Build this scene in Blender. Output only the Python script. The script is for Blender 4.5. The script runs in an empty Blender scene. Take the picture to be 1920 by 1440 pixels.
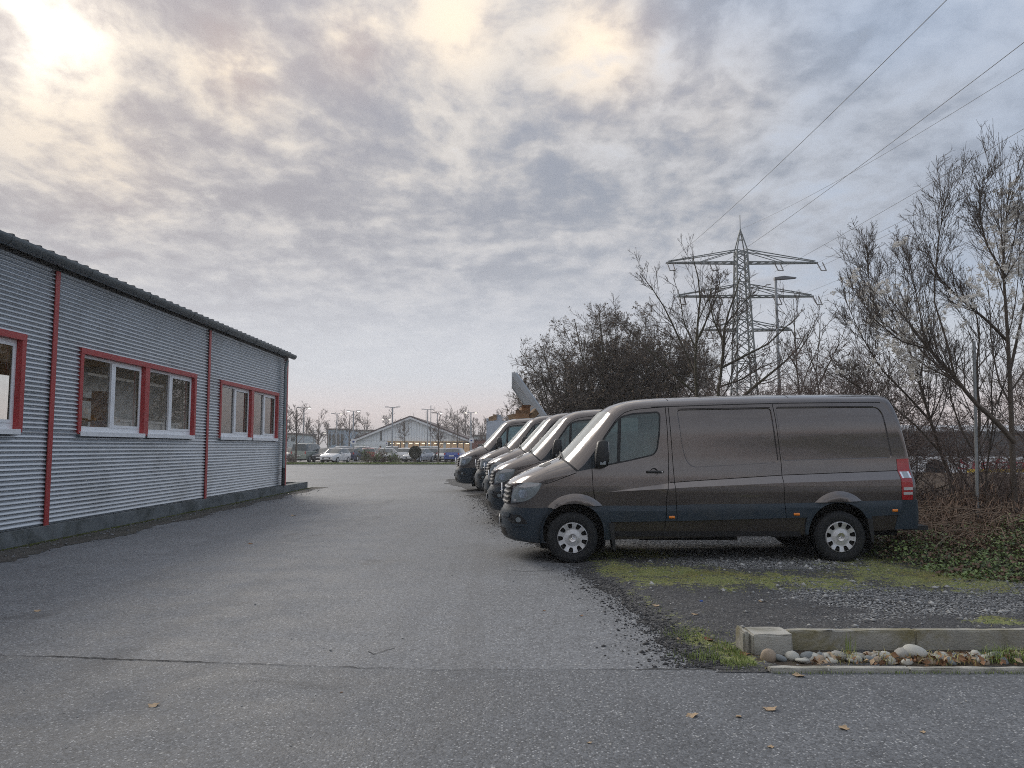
import bpy, bmesh, math, random
import numpy as np
from mathutils import Vector, Matrix, Euler
from mathutils.geometry import delaunay_2d_cdt
from mathutils.bvhtree import BVHTree

R = math.radians
scene = bpy.context.scene
COL = scene.collection
random.seed(7)
NP = np.random.default_rng(11)

# ------------------------------------------------------------------ camera
CAM_H = 1.59
FPX = 1440.0
PITCH = math.atan(118 / FPX)
cam_d = bpy.data.cameras.new('camera')
cam_d.sensor_width = 36.0
cam_d.lens = 36.0 * FPX / 1920.0
cam_d.clip_start = 0.05
cam_d.clip_end = 6000
cam = bpy.data.objects.new('camera', cam_d)
COL.objects.link(cam)
cam.location = (0, 0, CAM_H)
cam.rotation_euler = (math.pi / 2 + PITCH, 0, 0)
scene.camera = cam

# ------------------------------------------------------------------ light
SUN_AZ = R(-33)      # left of the view direction (+Y)
SUN_EL = R(26)
sd = Vector((math.sin(SUN_AZ) * math.cos(SUN_EL), math.cos(SUN_AZ) * math.cos(SUN_EL), math.sin(SUN_EL)))
sun_d = bpy.data.lights.new('sun', 'SUN')
sun_d.energy = 1.5
sun_d.angle = R(24)
sun_d.color = (1.0, 0.93, 0.83)
sun = bpy.data.objects.new('sun', sun_d)
COL.objects.link(sun)
sun.rotation_euler = (-sd).to_track_quat('-Z', 'Y').to_euler()
sun.location = sd * 100

scene.view_settings.view_transform = 'Standard'
scene.view_settings.look = 'None'
scene.view_settings.exposure = 0.34
scene.view_settings.gamma = 1.0
scene.view_settings.use_curve_mapping = False
scene.cycles.use_denoising = False
scene.cycles.filter_width = 1.0
scene.cycles.max_bounces = 8
scene.cycles.transparent_max_bounces = 24
scene.cycles.caustics_reflective = False
scene.cycles.caustics_refractive = False


class NT:
    """small node-tree helper"""
    def __init__(self, tree):
        self.t = tree
        self.n = tree.nodes
        self.l = tree.links

    def node(self, kind, **kw):
        nd = self.n.new(kind)
        for k, v in kw.items():
            setattr(nd, k, v)
        return nd

    def link(self, a, b):
        self.l.new(a, b)

    def val(self, sock, v):
        if isinstance(v, (int, float)):
            sock.default_value = v
        elif isinstance(v, (tuple, list)):
            if len(v) == 3 and sock.type == 'RGBA':
                v = (*v, 1)
            sock.default_value = v
        else:
            self.l.new(v, sock)

    def math(self, op, a, b=None, c=None, clamp=False):
        nd = self.node('ShaderNodeMath', operation=op)
        nd.use_clamp = clamp
        self.val(nd.inputs[0], a)
        if b is not None:
            self.val(nd.inputs[1], b)
        if c is not None:
            self.val(nd.inputs[2], c)
        return nd.outputs[0]

    def vmath(self, op, a, b=None, out=0):
        nd = self.node('ShaderNodeVectorMath', operation=op)
        self.val(nd.inputs[0], a)
        if b is not None:
            self.val(nd.inputs[1], b)
        return nd.outputs[out]

    def noise(self, vec, scale, detail=4, rough=0.5, dist=0.0, dims='3D', out=0):
        nd = self.node('ShaderNodeTexNoise', noise_dimensions=dims)
        if vec is not None:
            self.link(vec, nd.inputs['Vector'])
        nd.inputs['Scale'].default_value = scale
        nd.inputs['Detail'].default_value = detail
        nd.inputs['Roughness'].default_value = rough
        nd.inputs['Distortion'].default_value = dist
        return nd.outputs[out]

    def voronoi(self, vec, scale, feature='F1', out='Distance', rand=1.0):
        nd = self.node('ShaderNodeTexVoronoi', feature=feature)
        if vec is not None:
            self.link(vec, nd.inputs['Vector'])
        nd.inputs['Scale'].default_value = scale
        nd.inputs['Randomness'].default_value = rand
        return nd.outputs[out]

    def ss(self, v, a, b):
        nd = self.node('ShaderNodeMapRange', interpolation_type='SMOOTHSTEP')
        self.val(nd.inputs['Value'], v)
        nd.inputs['From Min'].default_value = a
        nd.inputs['From Max'].default_value = b
        return nd.outputs[0]

    def lin(self, v, a, b, c=0.0, d=1.0):
        nd = self.node('ShaderNodeMapRange')
        self.val(nd.inputs['Value'], v)
        nd.inputs['From Min'].default_value = a
        nd.inputs['From Max'].default_value = b
        nd.inputs['To Min'].default_value = c
        nd.inputs['To Max'].default_value = d
        return nd.outputs[0]

    def mix(self, f, a, b, blend='MIX'):
        nd = self.node('ShaderNodeMix', data_type='RGBA', blend_type=blend)
        self.val(nd.inputs['Factor'], f)
        self.val(nd.inputs[6], a)
        self.val(nd.inputs[7], b)
        return nd.outputs[2]

    def scale(self, v, vec):
        nd = self.node('ShaderNodeVectorMath', operation='MULTIPLY')
        self.val(nd.inputs[0], v)
        nd.inputs[1].default_value = vec
        return nd.outputs[0]


def srgb(r, g, b):
    f = lambda c: (c / 255 / 12.92) if c / 255 <= 0.04045 else ((c / 255 + 0.055) / 1.055) ** 2.4
    return (f(r), f(g), f(b))


# ------------------------------------------------------------------ world
world = bpy.data.worlds.new('World')
scene.world = world
world.use_nodes = True
w = NT(world.node_tree)
w.n.clear()
w_out = w.node('ShaderNodeOutputWorld')
w_bg = w.node('ShaderNodeBackground')
w_bg.inputs['Strength'].default_value = 0.1
w.link(w_bg.outputs[0], w_out.inputs[0])
sky = w.node('ShaderNodeTexSky', sky_type='NISHITA')
sky.sun_disc = False
sky.sun_elevation = SUN_EL
sky.sun_rotation = SUN_AZ
sky.air_density = 1.0
sky.dust_density = 2.0
sky.ozone_density = 1.5
tc = w.node('ShaderNodeTexCoord')
d = w.vmath('NORMALIZE', tc.outputs['Generated'])
sep = w.node('ShaderNodeSeparateXYZ')
w.link(d, sep.inputs[0])
dx, dy, dz = sep.outputs
dzc = w.math('MAXIMUM', dz, 0.0)
den = w.math('ADD', dzc, 0.16)
comb = w.node('ShaderNodeCombineXYZ')
w.link(w.math('DIVIDE', dx, den), comb.inputs[0])
w.link(w.math('DIVIDE', dy, den), comb.inputs[1])
comb.inputs[2].default_value = 0.37
cp = comb.outputs[0]
# the cloud deck: broad banks, puffs and wisps
def shift(v, o):
    return w.vmath('ADD', v, o)
warp = w.noise(shift(cp, (9.1, 4.2, 0)), 1.6, 4, 0.55, 0.0, out=1)
wsc = w.node('ShaderNodeVectorMath', operation='SCALE')
w.link(w.vmath('SUBTRACT', warp, (0.5, 0.5, 0.5)), wsc.inputs[0])
wsc.inputs['Scale'].default_value = 0.20
cq = w.vmath('ADD', cp, wsc.outputs[0])
n_big = w.noise(cp, 0.85, 3, 0.5, 0.3)
n_mid = w.noise(shift(cq, (3.1, 1.7, 0.4)), 4.6, 7, 0.55, 0.0)
n_fine = w.noise(shift(w.scale(cq, (1.15, 0.8, 1)), (7.3, 2.2, 1.9)), 13.0, 6, 0.58, 0.0)
dens = w.math('ADD', w.math('MULTIPLY', n_mid, 0.62), w.math('MULTIPLY', n_fine, 0.38))
dens = w.math('ADD', dens, w.math('MULTIPLY', w.math('SUBTRACT', n_big, 0.5), 0.22))
sdot = w.node('ShaderNodeVectorMath', operation='DOT_PRODUCT')
w.link(d, sdot.inputs[0])
sdot.inputs[1].default_value = sd
sdv = w.math('MAXIMUM', sdot.outputs['Value'], 0.0)
glow_w = w.math('POWER', sdv, 9.0)
glow_n = w.math('POWER', sdv, 520.0)


def dirpx(px, py):
    u, v = (px - 960) / FPX, (720 - py) / FPX
    return Vector((u, math.cos(PITCH) - v * math.sin(PITCH), math.sin(PITCH) + v * math.cos(PITCH))).normalized()


def lobe(px, py, power):
    nd = w.node('ShaderNodeVectorMath', operation='DOT_PRODUCT')
    w.link(d, nd.inputs[0])
    nd.inputs[1].default_value = dirpx(px, py)
    return w.math('POWER', w.math('MAXIMUM', nd.outputs['Value'], 0.0), power)


def wsum(items):
    out = None
    for node_, k in items:
        m_ = w.math('MULTIPLY', node_, k)
        out = m_ if out is None else w.math('ADD', out, m_)
    return out


# thin places where the light breaks through, and thicker banks between them
thin = wsum([(lobe(1130, 85, 420), 0.19), (lobe(850, 40, 600), 0.15), (lobe(660, 80, 900), 0.13), (lobe(440, 130, 700), 0.15), (lobe(60, 230, 300), 0.06), (lobe(230, 330, 500), 0.06), (lobe(1330, 160, 300), 0.05), (lobe(150, 60, 500), 0.08)])
bank = wsum([(lobe(600, 290, 60), 0.055), (lobe(1000, 330, 70), 0.045), (lobe(330, 40, 300), 0.07), (lobe(1240, 20, 300), 0.10), (lobe(250, 210, 500), 0.04)])
dens2 = w.math('ADD', w.math('SUBTRACT', dens, thin), bank)
con_lo = w.ss(dz, 0.12, 0.40)      # crisp overhead, soft towards the horizon
thick = w.ss(dens2, 0.35, 0.66)
lit = w.math('SUBTRACT', 1.0, thick)
light_col = w.mix(w.ss(dz, 0.08, 0.40), srgb(182, 185, 193), srgb(178, 174, 170))
dark_col = w.mix(w.ss(dz, 0.05, 0.30), srgb(168, 174, 184), srgb(113, 122, 136))
soft = w.math('ADD', w.math('MULTIPLY', thick, 0.45), 0.30)
thick_m = w.mix(con_lo, soft, w.math('ADD', w.math('MULTIPLY', thick, 0.88), 0.06))
cloud = w.mix(thick_m, light_col, dark_col)
warm_amt = w.math('ADD', w.math('MULTIPLY', glow_w, 0.22), w.math('MULTIPLY', thin, 3.2))
warm_f = w.math('MULTIPLY', warm_amt, w.math('POWER', lit, 1.6), clamp=True)
cloud = w.mix(warm_f, cloud, (0.76, 0.62, 0.45))
tint = w.math('MULTIPLY', w.math('ADD', w.math('MULTIPLY', glow_w, 0.38), w.math('MULTIPLY', thin, 2.4)), thick, clamp=True)
cloud = w.mix(tint, cloud, srgb(170, 150, 138))
# clear blue openings to the right
blue_bias = w.math('ADD', w.math('MULTIPLY', dx, 0.56), w.math('MULTIPLY', dz, 0.12))
hole = w.ss(w.math('ADD', w.math('SUBTRACT', w.math('MULTIPLY', n_big, 0.5), w.math('MULTIPLY', w.math('SUBTRACT', dens, 0.5), 0.9)), blue_bias), 0.37, 0.66)
hole = w.math('MULTIPLY', hole, w.math('MULTIPLY', w.ss(dz, 0.03, 0.2), 0.66))
sky_c = w.scale(sky.outputs[0], (0.07, 0.07, 0.07))
sky_c = w.mix(0.6, sky_c, srgb(132, 154, 182))
cloud = w.mix(w.math('MULTIPLY', hole, 0.85), cloud, sky_c)
# low haze towards the horizon, slightly pink
hz = w.math('SUBTRACT', 1.0, w.ss(dz, 0.02, 0.22))
hz_col = w.mix(w.ss(dz, 0.005, 0.10), srgb(238, 213, 203), srgb(204, 207, 212))
col = w.mix(w.math('MULTIPLY', hz, 0.9), cloud, hz_col)
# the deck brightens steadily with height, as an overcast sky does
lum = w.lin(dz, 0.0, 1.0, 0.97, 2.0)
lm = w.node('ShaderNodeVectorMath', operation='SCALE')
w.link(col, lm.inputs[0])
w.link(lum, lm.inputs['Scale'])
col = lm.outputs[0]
# the glare where the sun stands behind the deck
glare = w.math('MULTIPLY', glow_n, w.math('ADD', w.math('MULTIPLY', lit, 1.2), 0.3))
gl = w.node('ShaderNodeVectorMath', operation='SCALE')
gl.inputs[0].default_value = (0.50, 0.46, 0.38)
w.link(glare, gl.inputs['Scale'])
col = w.vmath('ADD', col, gl.outputs[0])
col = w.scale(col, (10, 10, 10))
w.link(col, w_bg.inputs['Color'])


# ------------------------------------------------------------------ pixel -> place helpers (layout survey)
def ray(px, py):
    u, v = (px - 960) / FPX, (720 - py) / FPX
    return Vector((u, math.cos(PITCH) - v * math.sin(PITCH), math.sin(PITCH) + v * math.cos(PITCH)))


def atY(px, py, Y):
    r = ray(px, py)
    k = Y / r.y
    return Vector((r.x * k, Y, CAM_H + r.z * k))


def atX(px, py, X):
    r = ray(px, py)
    k = X / r.x
    return Vector((X, r.y * k, CAM_H + r.z * k))


def atZ(px, py, z=0.0):
    r = ray(px, py)
    k = (z - CAM_H) / r.z
    return Vector((r.x * k, r.y * k, z))


def sstep(a, b, x):
    t = np.clip((np.asarray(x, float) - a) / (b - a), 0, 1)
    return t * t * (3 - 2 * t)


def gz(x, y):
    """height of the yard: a very slight swell under the far vans"""
    return 0.22 * sstep(13.0, 21.0, y) * (1 - sstep(28.0, 46.0, y)) * sstep(-7.0, -0.5, x)


# ------------------------------------------------------------------ mesh helpers
def tag(o, label=None, cat=None, group=None, kind=None):
    if label: o['label'] = label
    if cat: o['category'] = cat
    if group: o['group'] = group
    if kind: o['kind'] = kind
    return o


def empty(name, loc=(0, 0, 0), rz=0.0, parent=None):
    o = bpy.data.objects.new(name, None)
    COL.objects.link(o)
    o.location = loc
    o.rotation_euler = (0, 0, rz)
    o.empty_display_size = 0.2
    if parent: o.parent = parent
    return o


def mesh_obj(name, verts, faces, mat, parent=None, smooth=None):
    me = bpy.data.meshes.new(name)
    me.from_pydata([tuple(v) for v in verts], [], [tuple(f) for f in faces])
    if mat is not None:
        me.materials.append(mat)
    if smooth is not None:
        me.polygons.foreach_set('use_smooth', [True] * len(me.polygons))
        if smooth < 179:
            me.set_sharp_from_angle(angle=R(smooth))
    me.update()
    o = bpy.data.objects.new(name, me)
    COL.objects.link(o)
    if parent: o.parent = parent
    return o


def np_mesh(name, V, F, mat, parent=None, smooth=False):
    """fast mesh of equal-sized faces from numpy arrays"""
    me = bpy.data.meshes.new(name)
    V = np.asarray(V, np.float32)
    F = np.asarray(F, np.int32)
    me.vertices.add(len(V))
    me.vertices.foreach_set('co', V.ravel())
    me.loops.add(F.size)
    me.loops.foreach_set('vertex_index', F.ravel())
    me.polygons.add(len(F))
    k = F.shape[1]
    me.polygons.foreach_set('loop_start', np.arange(len(F), dtype=np.int32) * k)
    me.update(calc_edges=True)
    if smooth:
        me.polygons.foreach_set('use_smooth', np.ones(len(F), bool))
    if mat is not None:
        me.materials.append(mat)
    o = bpy.data.objects.new(name, me)
    COL.objects.link(o)
    if parent: o.parent = parent
    return o


def link_copy(o, parent=None):
    c = o.copy()
    COL.objects.link(c)
    c.parent = parent
    return c


def copy_tree(o, parent=None):
    c = link_copy(o, parent)
    for ch in o.children:
        copy_tree(ch, c)
    return c


class MB:
    def __init__(self):
        self.v = []
        self.f = []

    def add(self, vs, fs):
        b = len(self.v)
        self.v += [tuple(p) for p in vs]
        self.f += [tuple(i + b for i in f) for f in fs]
        return self

    def box(self, x0, x1, y0, y1, z0, z1, M=None):
        vs = [Vector(p) for p in ((x0, y0, z0), (x1, y0, z0), (x1, y1, z0), (x0, y1, z0), (x0, y0, z1), (x1, y0, z1), (x1, y1, z1), (x0, y1, z1))]
        if M is not None:
            vs = [M @ p for p in vs]
        return self.add(vs, [(0, 3, 2, 1), (4, 5, 6, 7), (0, 1, 5, 4), (1, 2, 6, 5), (2, 3, 7, 6), (3, 0, 4, 7)])

    def bar(self, a, b, wx, wz=None):
        """square bar from a to b"""
        a, b = Vector(a), Vector(b)
        wz = wz or wx
        d_ = (b - a).normalized()
        up = Vector((0, 0, 1)) if abs(d_.z) < 0.9 else Vector((0, 1, 0))
        s = d_.cross(up).normalized()
        u = s.cross(d_).normalized()
        s, u = s * wx / 2, u * wz / 2
        vs = [a - s - u, a + s - u, a + s + u, a - s + u, b - s - u, b + s - u, b + s + u, b - s + u]
        return self.add(vs, [(0, 1, 2, 3), (7, 6, 5, 4), (0, 4, 5, 1), (1, 5, 6, 2), (2, 6, 7, 3), (3, 7, 4, 0)])

    def tube(self, pts, r, n=8, cap=True):
        pts = [Vector(p) for p in pts]
        rs = r if isinstance(r, (list, tuple)) else [r] * len(pts)
        b = len(self.v)
        prev = None
        for i, p in enumerate(pts):
            t = (pts[min(i + 1, len(pts) - 1)] - pts[max(i - 1, 0)]).normalized()
            if prev is None:
                ref = Vector((0, 0, 1)) if abs(t.z) < 0.9 else Vector((1, 0, 0))
                s = t.cross(ref).normalized()
            else:
                s = (prev - t * prev.dot(t)).normalized()
            prev = s
            u = t.cross(s)
            for k in range(n):
                a = 2 * math.pi * k / n
                self.v.append(tuple(p + (s * math.cos(a) + u * math.sin(a)) * rs[i]))
        for i in range(len(pts) - 1):
            for k in range(n):
                a0, a1 = b + i * n + k, b + i * n + (k + 1) % n
                self.f.append((a0, a1, a1 + n, a0 + n))
        if cap:
            self.f.append(tuple(b + k for k in range(n))[::-1])
            self.f.append(tuple(b + (len(pts) - 1) * n + k for k in range(n)))
        return self

    def lathe(self, prof, n=32, M=None, closed=False):
        """prof: list of (radius, height) spun about local z"""
        b = len(self.v)
        for (r, h) in prof:
            for k in range(n):
                a = 2 * math.pi * k / n
                p = Vector((r * math.cos(a), r * math.sin(a), h))
                if M is not None: p = M @ p
                self.v.append(tuple(p))
        m = len(prof)
        for i in range(m - 1 + (1 if closed else 0)):
            for k in range(n):
                a0, a1 = b + i * n + k, b + i * n + (k + 1) % n
                c0, c1 = b + ((i + 1) % m) * n + k, b + ((i + 1) % m) * n + (k + 1) % n
                self.f.append((a0, a1, c1, c0))
        return self

    def prism(self, poly, h0, h1, M=None):
        """poly in local xy, extruded along z"""
        n = len(poly)
        vs = [Vector((p[0], p[1], h0)) for p in poly] + [Vector((p[0], p[1], h1)) for p in poly]
        if M is not None:
            vs = [M @ p for p in vs]
        fs = [tuple(range(n))[::-1], tuple(range(n, 2 * n))]
        fs += [(i, (i + 1) % n, n + (i + 1) % n, n + i) for i in range(n)]
        return self.add(vs, fs)

    def build(self, name, mat, parent=None, smooth=None):
        return mesh_obj(name, self.v, self.f, mat, parent, smooth)


def rounded_box(name, size, bev, mat, parent=None, M=None, seg=3):
    bm = bmesh.new()
    bmesh.ops.create_cube(bm, size=1.0)
    bmesh.ops.scale(bm, vec=size, verts=bm.verts)
    bmesh.ops.bevel(bm, geom=bm.edges[:], offset=bev, segments=seg, affect='EDGES', profile=0.5)
    if M is not None:
        bmesh.ops.transform(bm, matrix=M, verts=bm.verts)
    me = bpy.data.meshes.new(name)
    bm.to_mesh(me)
    bm.free()
    me.materials.append(mat)
    me.polygons.foreach_set('use_smooth', [True] * len(me.polygons))
    me.set_sharp_from_angle(angle=R(50))
    o = bpy.data.objects.new(name, me)
    COL.objects.link(o)
    if parent: o.parent = parent
    return o


# ------------------------------------------------------------------ materials
MATS = {}


def pmat(name, col, rough=0.6, metal=0.0, var=0.12, vscale=3.0, bump=0.0, bscale=60.0, coat=0.0, coords='Object', dirt=None, dirt_scale=2.0, spec=0.5, dirt_amt=0.4):
    """principled material with colour variation, optional dirt and fine relief"""
    if name in MATS:
        return MATS[name]
    m = bpy.data.materials.new(name)
    m.use_nodes = True
    t = NT(m.node_tree)
    bs = t.n['Principled BSDF']
    tcn = t.node('ShaderNodeTexCoord')
    vec = tcn.outputs[coords]
    n1 = t.noise(vec, vscale, 6, 0.6)
    f = t.lin(n1, 0.25, 0.75, 1 - var, 1 + var)
    sc = t.node('ShaderNodeVectorMath', operation='SCALE')
    sc.inputs[0].default_value = col
    t.link(f, sc.inputs['Scale'])
    c = sc.outputs[0]
    if dirt is not None:
        n2 = t.noise(vec, dirt_scale, 8, 0.65, 0.5)
        c = t.mix(t.math('MULTIPLY', t.ss(n2, 0.45, 0.7), dirt_amt), c, dirt)
    t.link(c, bs.inputs['Base Color'])
    n3 = t.noise(vec, vscale * 5, 4, 0.6)
    t.link(t.lin(n3, 0.3, 0.7, max(0.02, rough - 0.07), min(1, rough + 0.07)), bs.inputs['Roughness'])
    bs.inputs['Metallic'].default_value = metal
    bs.inputs['Specular IOR Level'].default_value = spec
    if coat:
        bs.inputs['Coat Weight'].default_value = coat
        bs.inputs['Coat Roughness'].default_value = 0.06
    if bump:
        nb = t.noise(vec, bscale, 5, 0.6)
        b = t.node('ShaderNodeBump')
        b.inputs['Strength'].default_value = bump
        b.inputs['Distance'].default_value = 0.02
        t.link(nb, b.inputs['Height'])
        t.link(b.outputs[0], bs.inputs['Normal'])
    MATS[name] = m
    return m


def glass_mat(name, tint, rough=0.0, ior=1.8, film=0.0, film_col=(0.8, 0.82, 0.79)):
    m = bpy.data.materials.new(name)
    m.use_nodes = True
    t = NT(m.node_tree)
    t.n.clear()
    out = t.node('ShaderNodeOutputMaterial')
    tr = t.node('ShaderNodeBsdfTransparent')
    tcn = t.node('ShaderNodeTexCoord')
    nz = t.noise(tcn.outputs['Object'], 6.0, 5, 0.6)
    sc = t.node('ShaderNodeVectorMath', operation='SCALE')
    sc.inputs[0].default_value = tint
    t.link(t.lin(nz, 0.3, 0.7, 0.93, 1.0), sc.inputs['Scale'])
    t.link(sc.outputs[0], tr.inputs[0])
    gl = t.node('ShaderNodeBsdfGlossy')
    gl.inputs['Roughness'].default_value = rough
    gl.inputs['Color'].default_value = (1, 1, 1, 1)
    fr = t.node('ShaderNodeFresnel')
    fr.inputs['IOR'].default_value = ior
    mx = t.node('ShaderNodeMixShader')
    t.link(fr.outputs[0], mx.inputs[0])
    t.link(tr.outputs[0], mx.inputs[1])
    t.link(gl.outputs[0], mx.inputs[2])
    res = mx.outputs[0]
    if film:
        # diffuse film; on windscreens it stands in for reflected sky
        df = t.node('ShaderNodeBsdfDiffuse')
        df.inputs[0].default_value = (*film_col, 1)
        m2 = t.node('ShaderNodeMixShader')
        t.link(t.lin(t.noise(tcn.outputs['Object'], 3.0, 6, 0.6), 0.3, 0.7, film * 0.8, film * 1.2), m2.inputs[0])
        t.link(res, m2.inputs[1])
        t.link(df.outputs[0], m2.inputs[2])
        res = m2.outputs[0]
    t.link(res, out.inputs[0])
    MATS[name] = m
    return m


def emit_mat(name, col, strength):
    m = bpy.data.materials.new(name)
    m.use_nodes = True
    t = NT(m.node_tree)
    bs = t.n['Principled BSDF']
    tcn = t.node('ShaderNodeTexCoord')
    nz = t.noise(tcn.outputs['Object'], 8.0, 2)
    bs.inputs['Base Color'].default_value = (*col, 1)
    bs.inputs['Emission Color'].default_value = (*col, 1)
    t.link(t.lin(nz, 0.3, 0.7, strength * 0.85, strength * 1.15), bs.inputs['Emission Strength'])
    MATS[name] = m
    return m

# ================================================================== SETTING: ground
def asphalt_mat(name, base, speck, speck_scale, speck_amt, bright):
    m = bpy.data.materials.new(name)
    m.use_nodes = True
    t = NT(m.node_tree)
    bs = t.n['Principled BSDF']
    geo = t.node('ShaderNodeNewGeometry')
    p = geo.outputs['Position']
    big = t.noise(p, 0.22, 5, 0.6, 0.3)
    mid = t.noise(p, 1.7, 6, 0.62)
    streak = t.noise(t.scale(p, (1.1, 0.16, 1)), 0.9, 5, 0.6)
    grain = t.noise(p, 160, 3, 0.7)
    v1 = t.node('ShaderNodeTexVoronoi')
    t.link(p, v1.inputs['Vector'])
    v1.inputs['Scale'].default_value = speck_scale
    sp = t.node('ShaderNodeSeparateColor')
    t.link(v1.outputs['Color'], sp.inputs[0])
    edge = t.math('SUBTRACT', 1.0, t.ss(v1.outputs['Distance'], 0.25, 0.55))
    v2 = t.node('ShaderNodeTexVoronoi')
    t.link(p, v2.inputs['Vector'])
    v2.inputs['Scale'].default_value = speck_scale * 0.45
    sp2 = t.node('ShaderNodeSeparateColor')
    t.link(v2.outputs['Color'], sp2.inputs[0])
    edge2 = t.math('SUBTRACT', 1.0, t.ss(v2.outputs['Distance'], 0.18, 0.42))
    val = t.lin(big, 0.25, 0.75, 0.78, 1.20)
    val = t.math('MULTIPLY', val, t.lin(mid, 0.25, 0.75, 0.84, 1.14))
    val = t.math('MULTIPLY', val, t.lin(streak, 0.25, 0.75, 0.92, 1.08))
    val = t.math('MULTIPLY', val, t.lin(grain, 0.2, 0.8, 0.55, 1.45))
    val = t.math('MULTIPLY', val, t.lin(sp.outputs[1], 0, 1, 0.62, 1.38))
    sc = t.node('ShaderNodeVectorMath', operation='SCALE')
    sc.inputs[0].default_value = base
    t.link(val, sc.inputs['Scale'])
    f = t.math('MULTIPLY', t.ss(sp.outputs[0], 1 - speck_amt, 1 - speck_amt * 0.4), edge)
    c = t.mix(t.math('MULTIPLY', f, bright), sc.outputs[0], speck)
    f2 = t.math('MULTIPLY', t.ss(sp2.outputs[0], 0.955, 0.975), edge2)
    c = t.mix(t.math('MULTIPLY', f2, bright), c, (0.50, 0.50, 0.48))
    # tar-dark worn patches
    worn = t.noise(p, 0.55, 7, 0.7, 0.6)
    c = t.mix(t.math('MULTIPLY', t.ss(worn, 0.56, 0.72), 0.40), c, (0.075, 0.076, 0.08))
    spot = t.noise(t.vmath('ADD', p, (31.0, 7.0, 0.0)), 0.9, 4, 0.55, 0.8)
    c = t.mix(t.math('MULTIPLY', t.ss(spot, 0.63, 0.74), 0.45), c, (0.06, 0.06, 0.062))
    track = t.noise(t.scale(p, (1.6, 0.05, 1)), 1.3, 3, 0.5)
    c = t.mix(t.math('MULTIPLY', t.ss(track, 0.52, 0.68), 0.20), c, (0.09, 0.09, 0.093))
    t.link(c, bs.inputs['Base Color'])
    t.link(t.lin(mid, 0.3, 0.7, 0.52, 0.72), bs.inputs['Roughness'])
    bs.inputs['Specular IOR Level'].default_value = 0.42
    b = t.node('ShaderNodeBump')
    b.inputs['Strength'].default_value = 0.55
    b.inputs['Distance'].default_value = 0.006
    h = t.math('ADD', t.math('MULTIPLY', v1.outputs['Distance'], -0.8), grain)
    t.link(h, b.inputs['Height'])
    t.link(b.outputs[0], bs.inputs['Normal'])
    MATS[name] = m
    return m


M_ASPH = asphalt_mat('asphalt', (0.172, 0.180, 0.193), (0.58, 0.59, 0.60), 62, 0.18, 0.7)
M_ROAD = asphalt_mat('asphalt_coarse', (0.132, 0.139, 0.150), (0.60, 0.61, 0.62), 72, 0.20, 0.65)
M_LOT = asphalt_mat('lot_paving', (0.30, 0.285, 0.275), (0.42, 0.42, 0.41), 60, 0.1, 0.4)
M_GRASS = pmat('grass_far', (0.085, 0.10, 0.045), 0.95, var=0.4, vscale=1.2, dirt=(0.10, 0.085, 0.05), dirt_scale=0.4)
M_CRACK = pmat('crack', (0.018, 0.018, 0.019), 0.9, var=0.4, vscale=20)


def grid_sheet(name, xs, ys, z_off, mat, hfun=gz, kind='structure'):
    xs, ys = np.asarray(xs, float), np.asarray(ys, float)
    XX, YY = np.meshgrid(xs, ys)
    ZZ = hfun(XX, YY) + z_off if hfun else np.full_like(XX, z_off)
    V = np.stack([XX, YY, ZZ], -1).reshape(-1, 3)
    nx, ny = len(xs), len(ys)
    i = np.arange(nx - 1)[None, :] + nx * np.arange(ny - 1)[:, None]
    F = np.stack([i, i + 1, i + nx + 1, i + nx], -1).reshape(-1, 4)
    o = np_mesh(name, V, F, mat, smooth=True)
    tag(o, kind=kind)
    return o


g = mesh_obj('ground', [(-3000, -3000, -0.06), (3000, -3000, -0.06), (3000, 3000, -0.06), (-3000, 3000, -0.06)], [(0, 1, 2, 3)], M_GRASS)
tag(g, 'flat grassy land reaching to the horizon', kind='structure')
yard = grid_sheet('asphalt_yard', np.concatenate([np.linspace(-70, -9, 40), np.linspace(-8.5, 14, 70), np.linspace(15, 60, 30)]), np.concatenate([np.linspace(-25, 4, 20), np.linspace(4.5, 50, 120), np.linspace(51, 70.0, 20)]), 0.0, M_ASPH)
tag(yard, 'grey worn asphalt of the yard between hall and vans')
lot = grid_sheet('parking_lot', np.linspace(-90, 70, 30), np.linspace(71.2, 118, 20), 0.004, M_LOT, None)
tag(lot, 'pale paved car park in front of the shop')

# the coarser road in the foreground, up to the crack
crack_px = [(-500, 1212), (-250, 1221), (0, 1230), (70, 1232), (150, 1235), (240, 1239), (300, 1241), (390, 1244), (480, 1247), (560, 1250), (640, 1252), (690, 1255), (720, 1254), (790, 1257), (850, 1258), (900, 1256), (960, 1257), (1080, 1257), (1200, 1257), (1300, 1257), (1420, 1258), (1600, 1258), (1920, 1256), (2400, 1254)]
crk = []
for i in range(len(crack_px) - 1):
    a, b = atZ(*crack_px[i]), atZ(*crack_px[i + 1])
    n = max(2, int((b - a).length / 0.035))
    for k in range(n):
        p = a.lerp(b, k / n)
        crk.append(Vector((p.x, p.y + random.gauss(0, 0.005), 0)))
vs, fs = [], []
for i, p in enumerate(crk):
    vs += [(p.x, p.y, 0.005), (p.x, 2.0, 0.005), (p.x, -24.0, 0.005)]
    if i:
        b0 = 3 * (i - 1)
        fs += [(b0 + 1, b0 + 4, b0 + 3, b0), (b0 + 2, b0 + 5, b0 + 4, b0 + 1)]
road = mesh_obj('road', vs, fs, M_ROAD)
tag(road, 'darker coarse asphalt in the foreground before the crack', kind='structure')
vs, fs = [], []
w_prev = 0.008
for i, p in enumerate(crk):
    w_prev = min(0.017, max(0.003, w_prev + random.gauss(0, 0.0022)))
    vs += [(p.x, p.y - w_prev * 0.35, 0.0085), (p.x, p.y + w_prev, 0.0085)]
    if i:
        b0 = 2 * (i - 1)
        fs.append((b0, b0 + 2, b0 + 3, b0 + 1))
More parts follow.
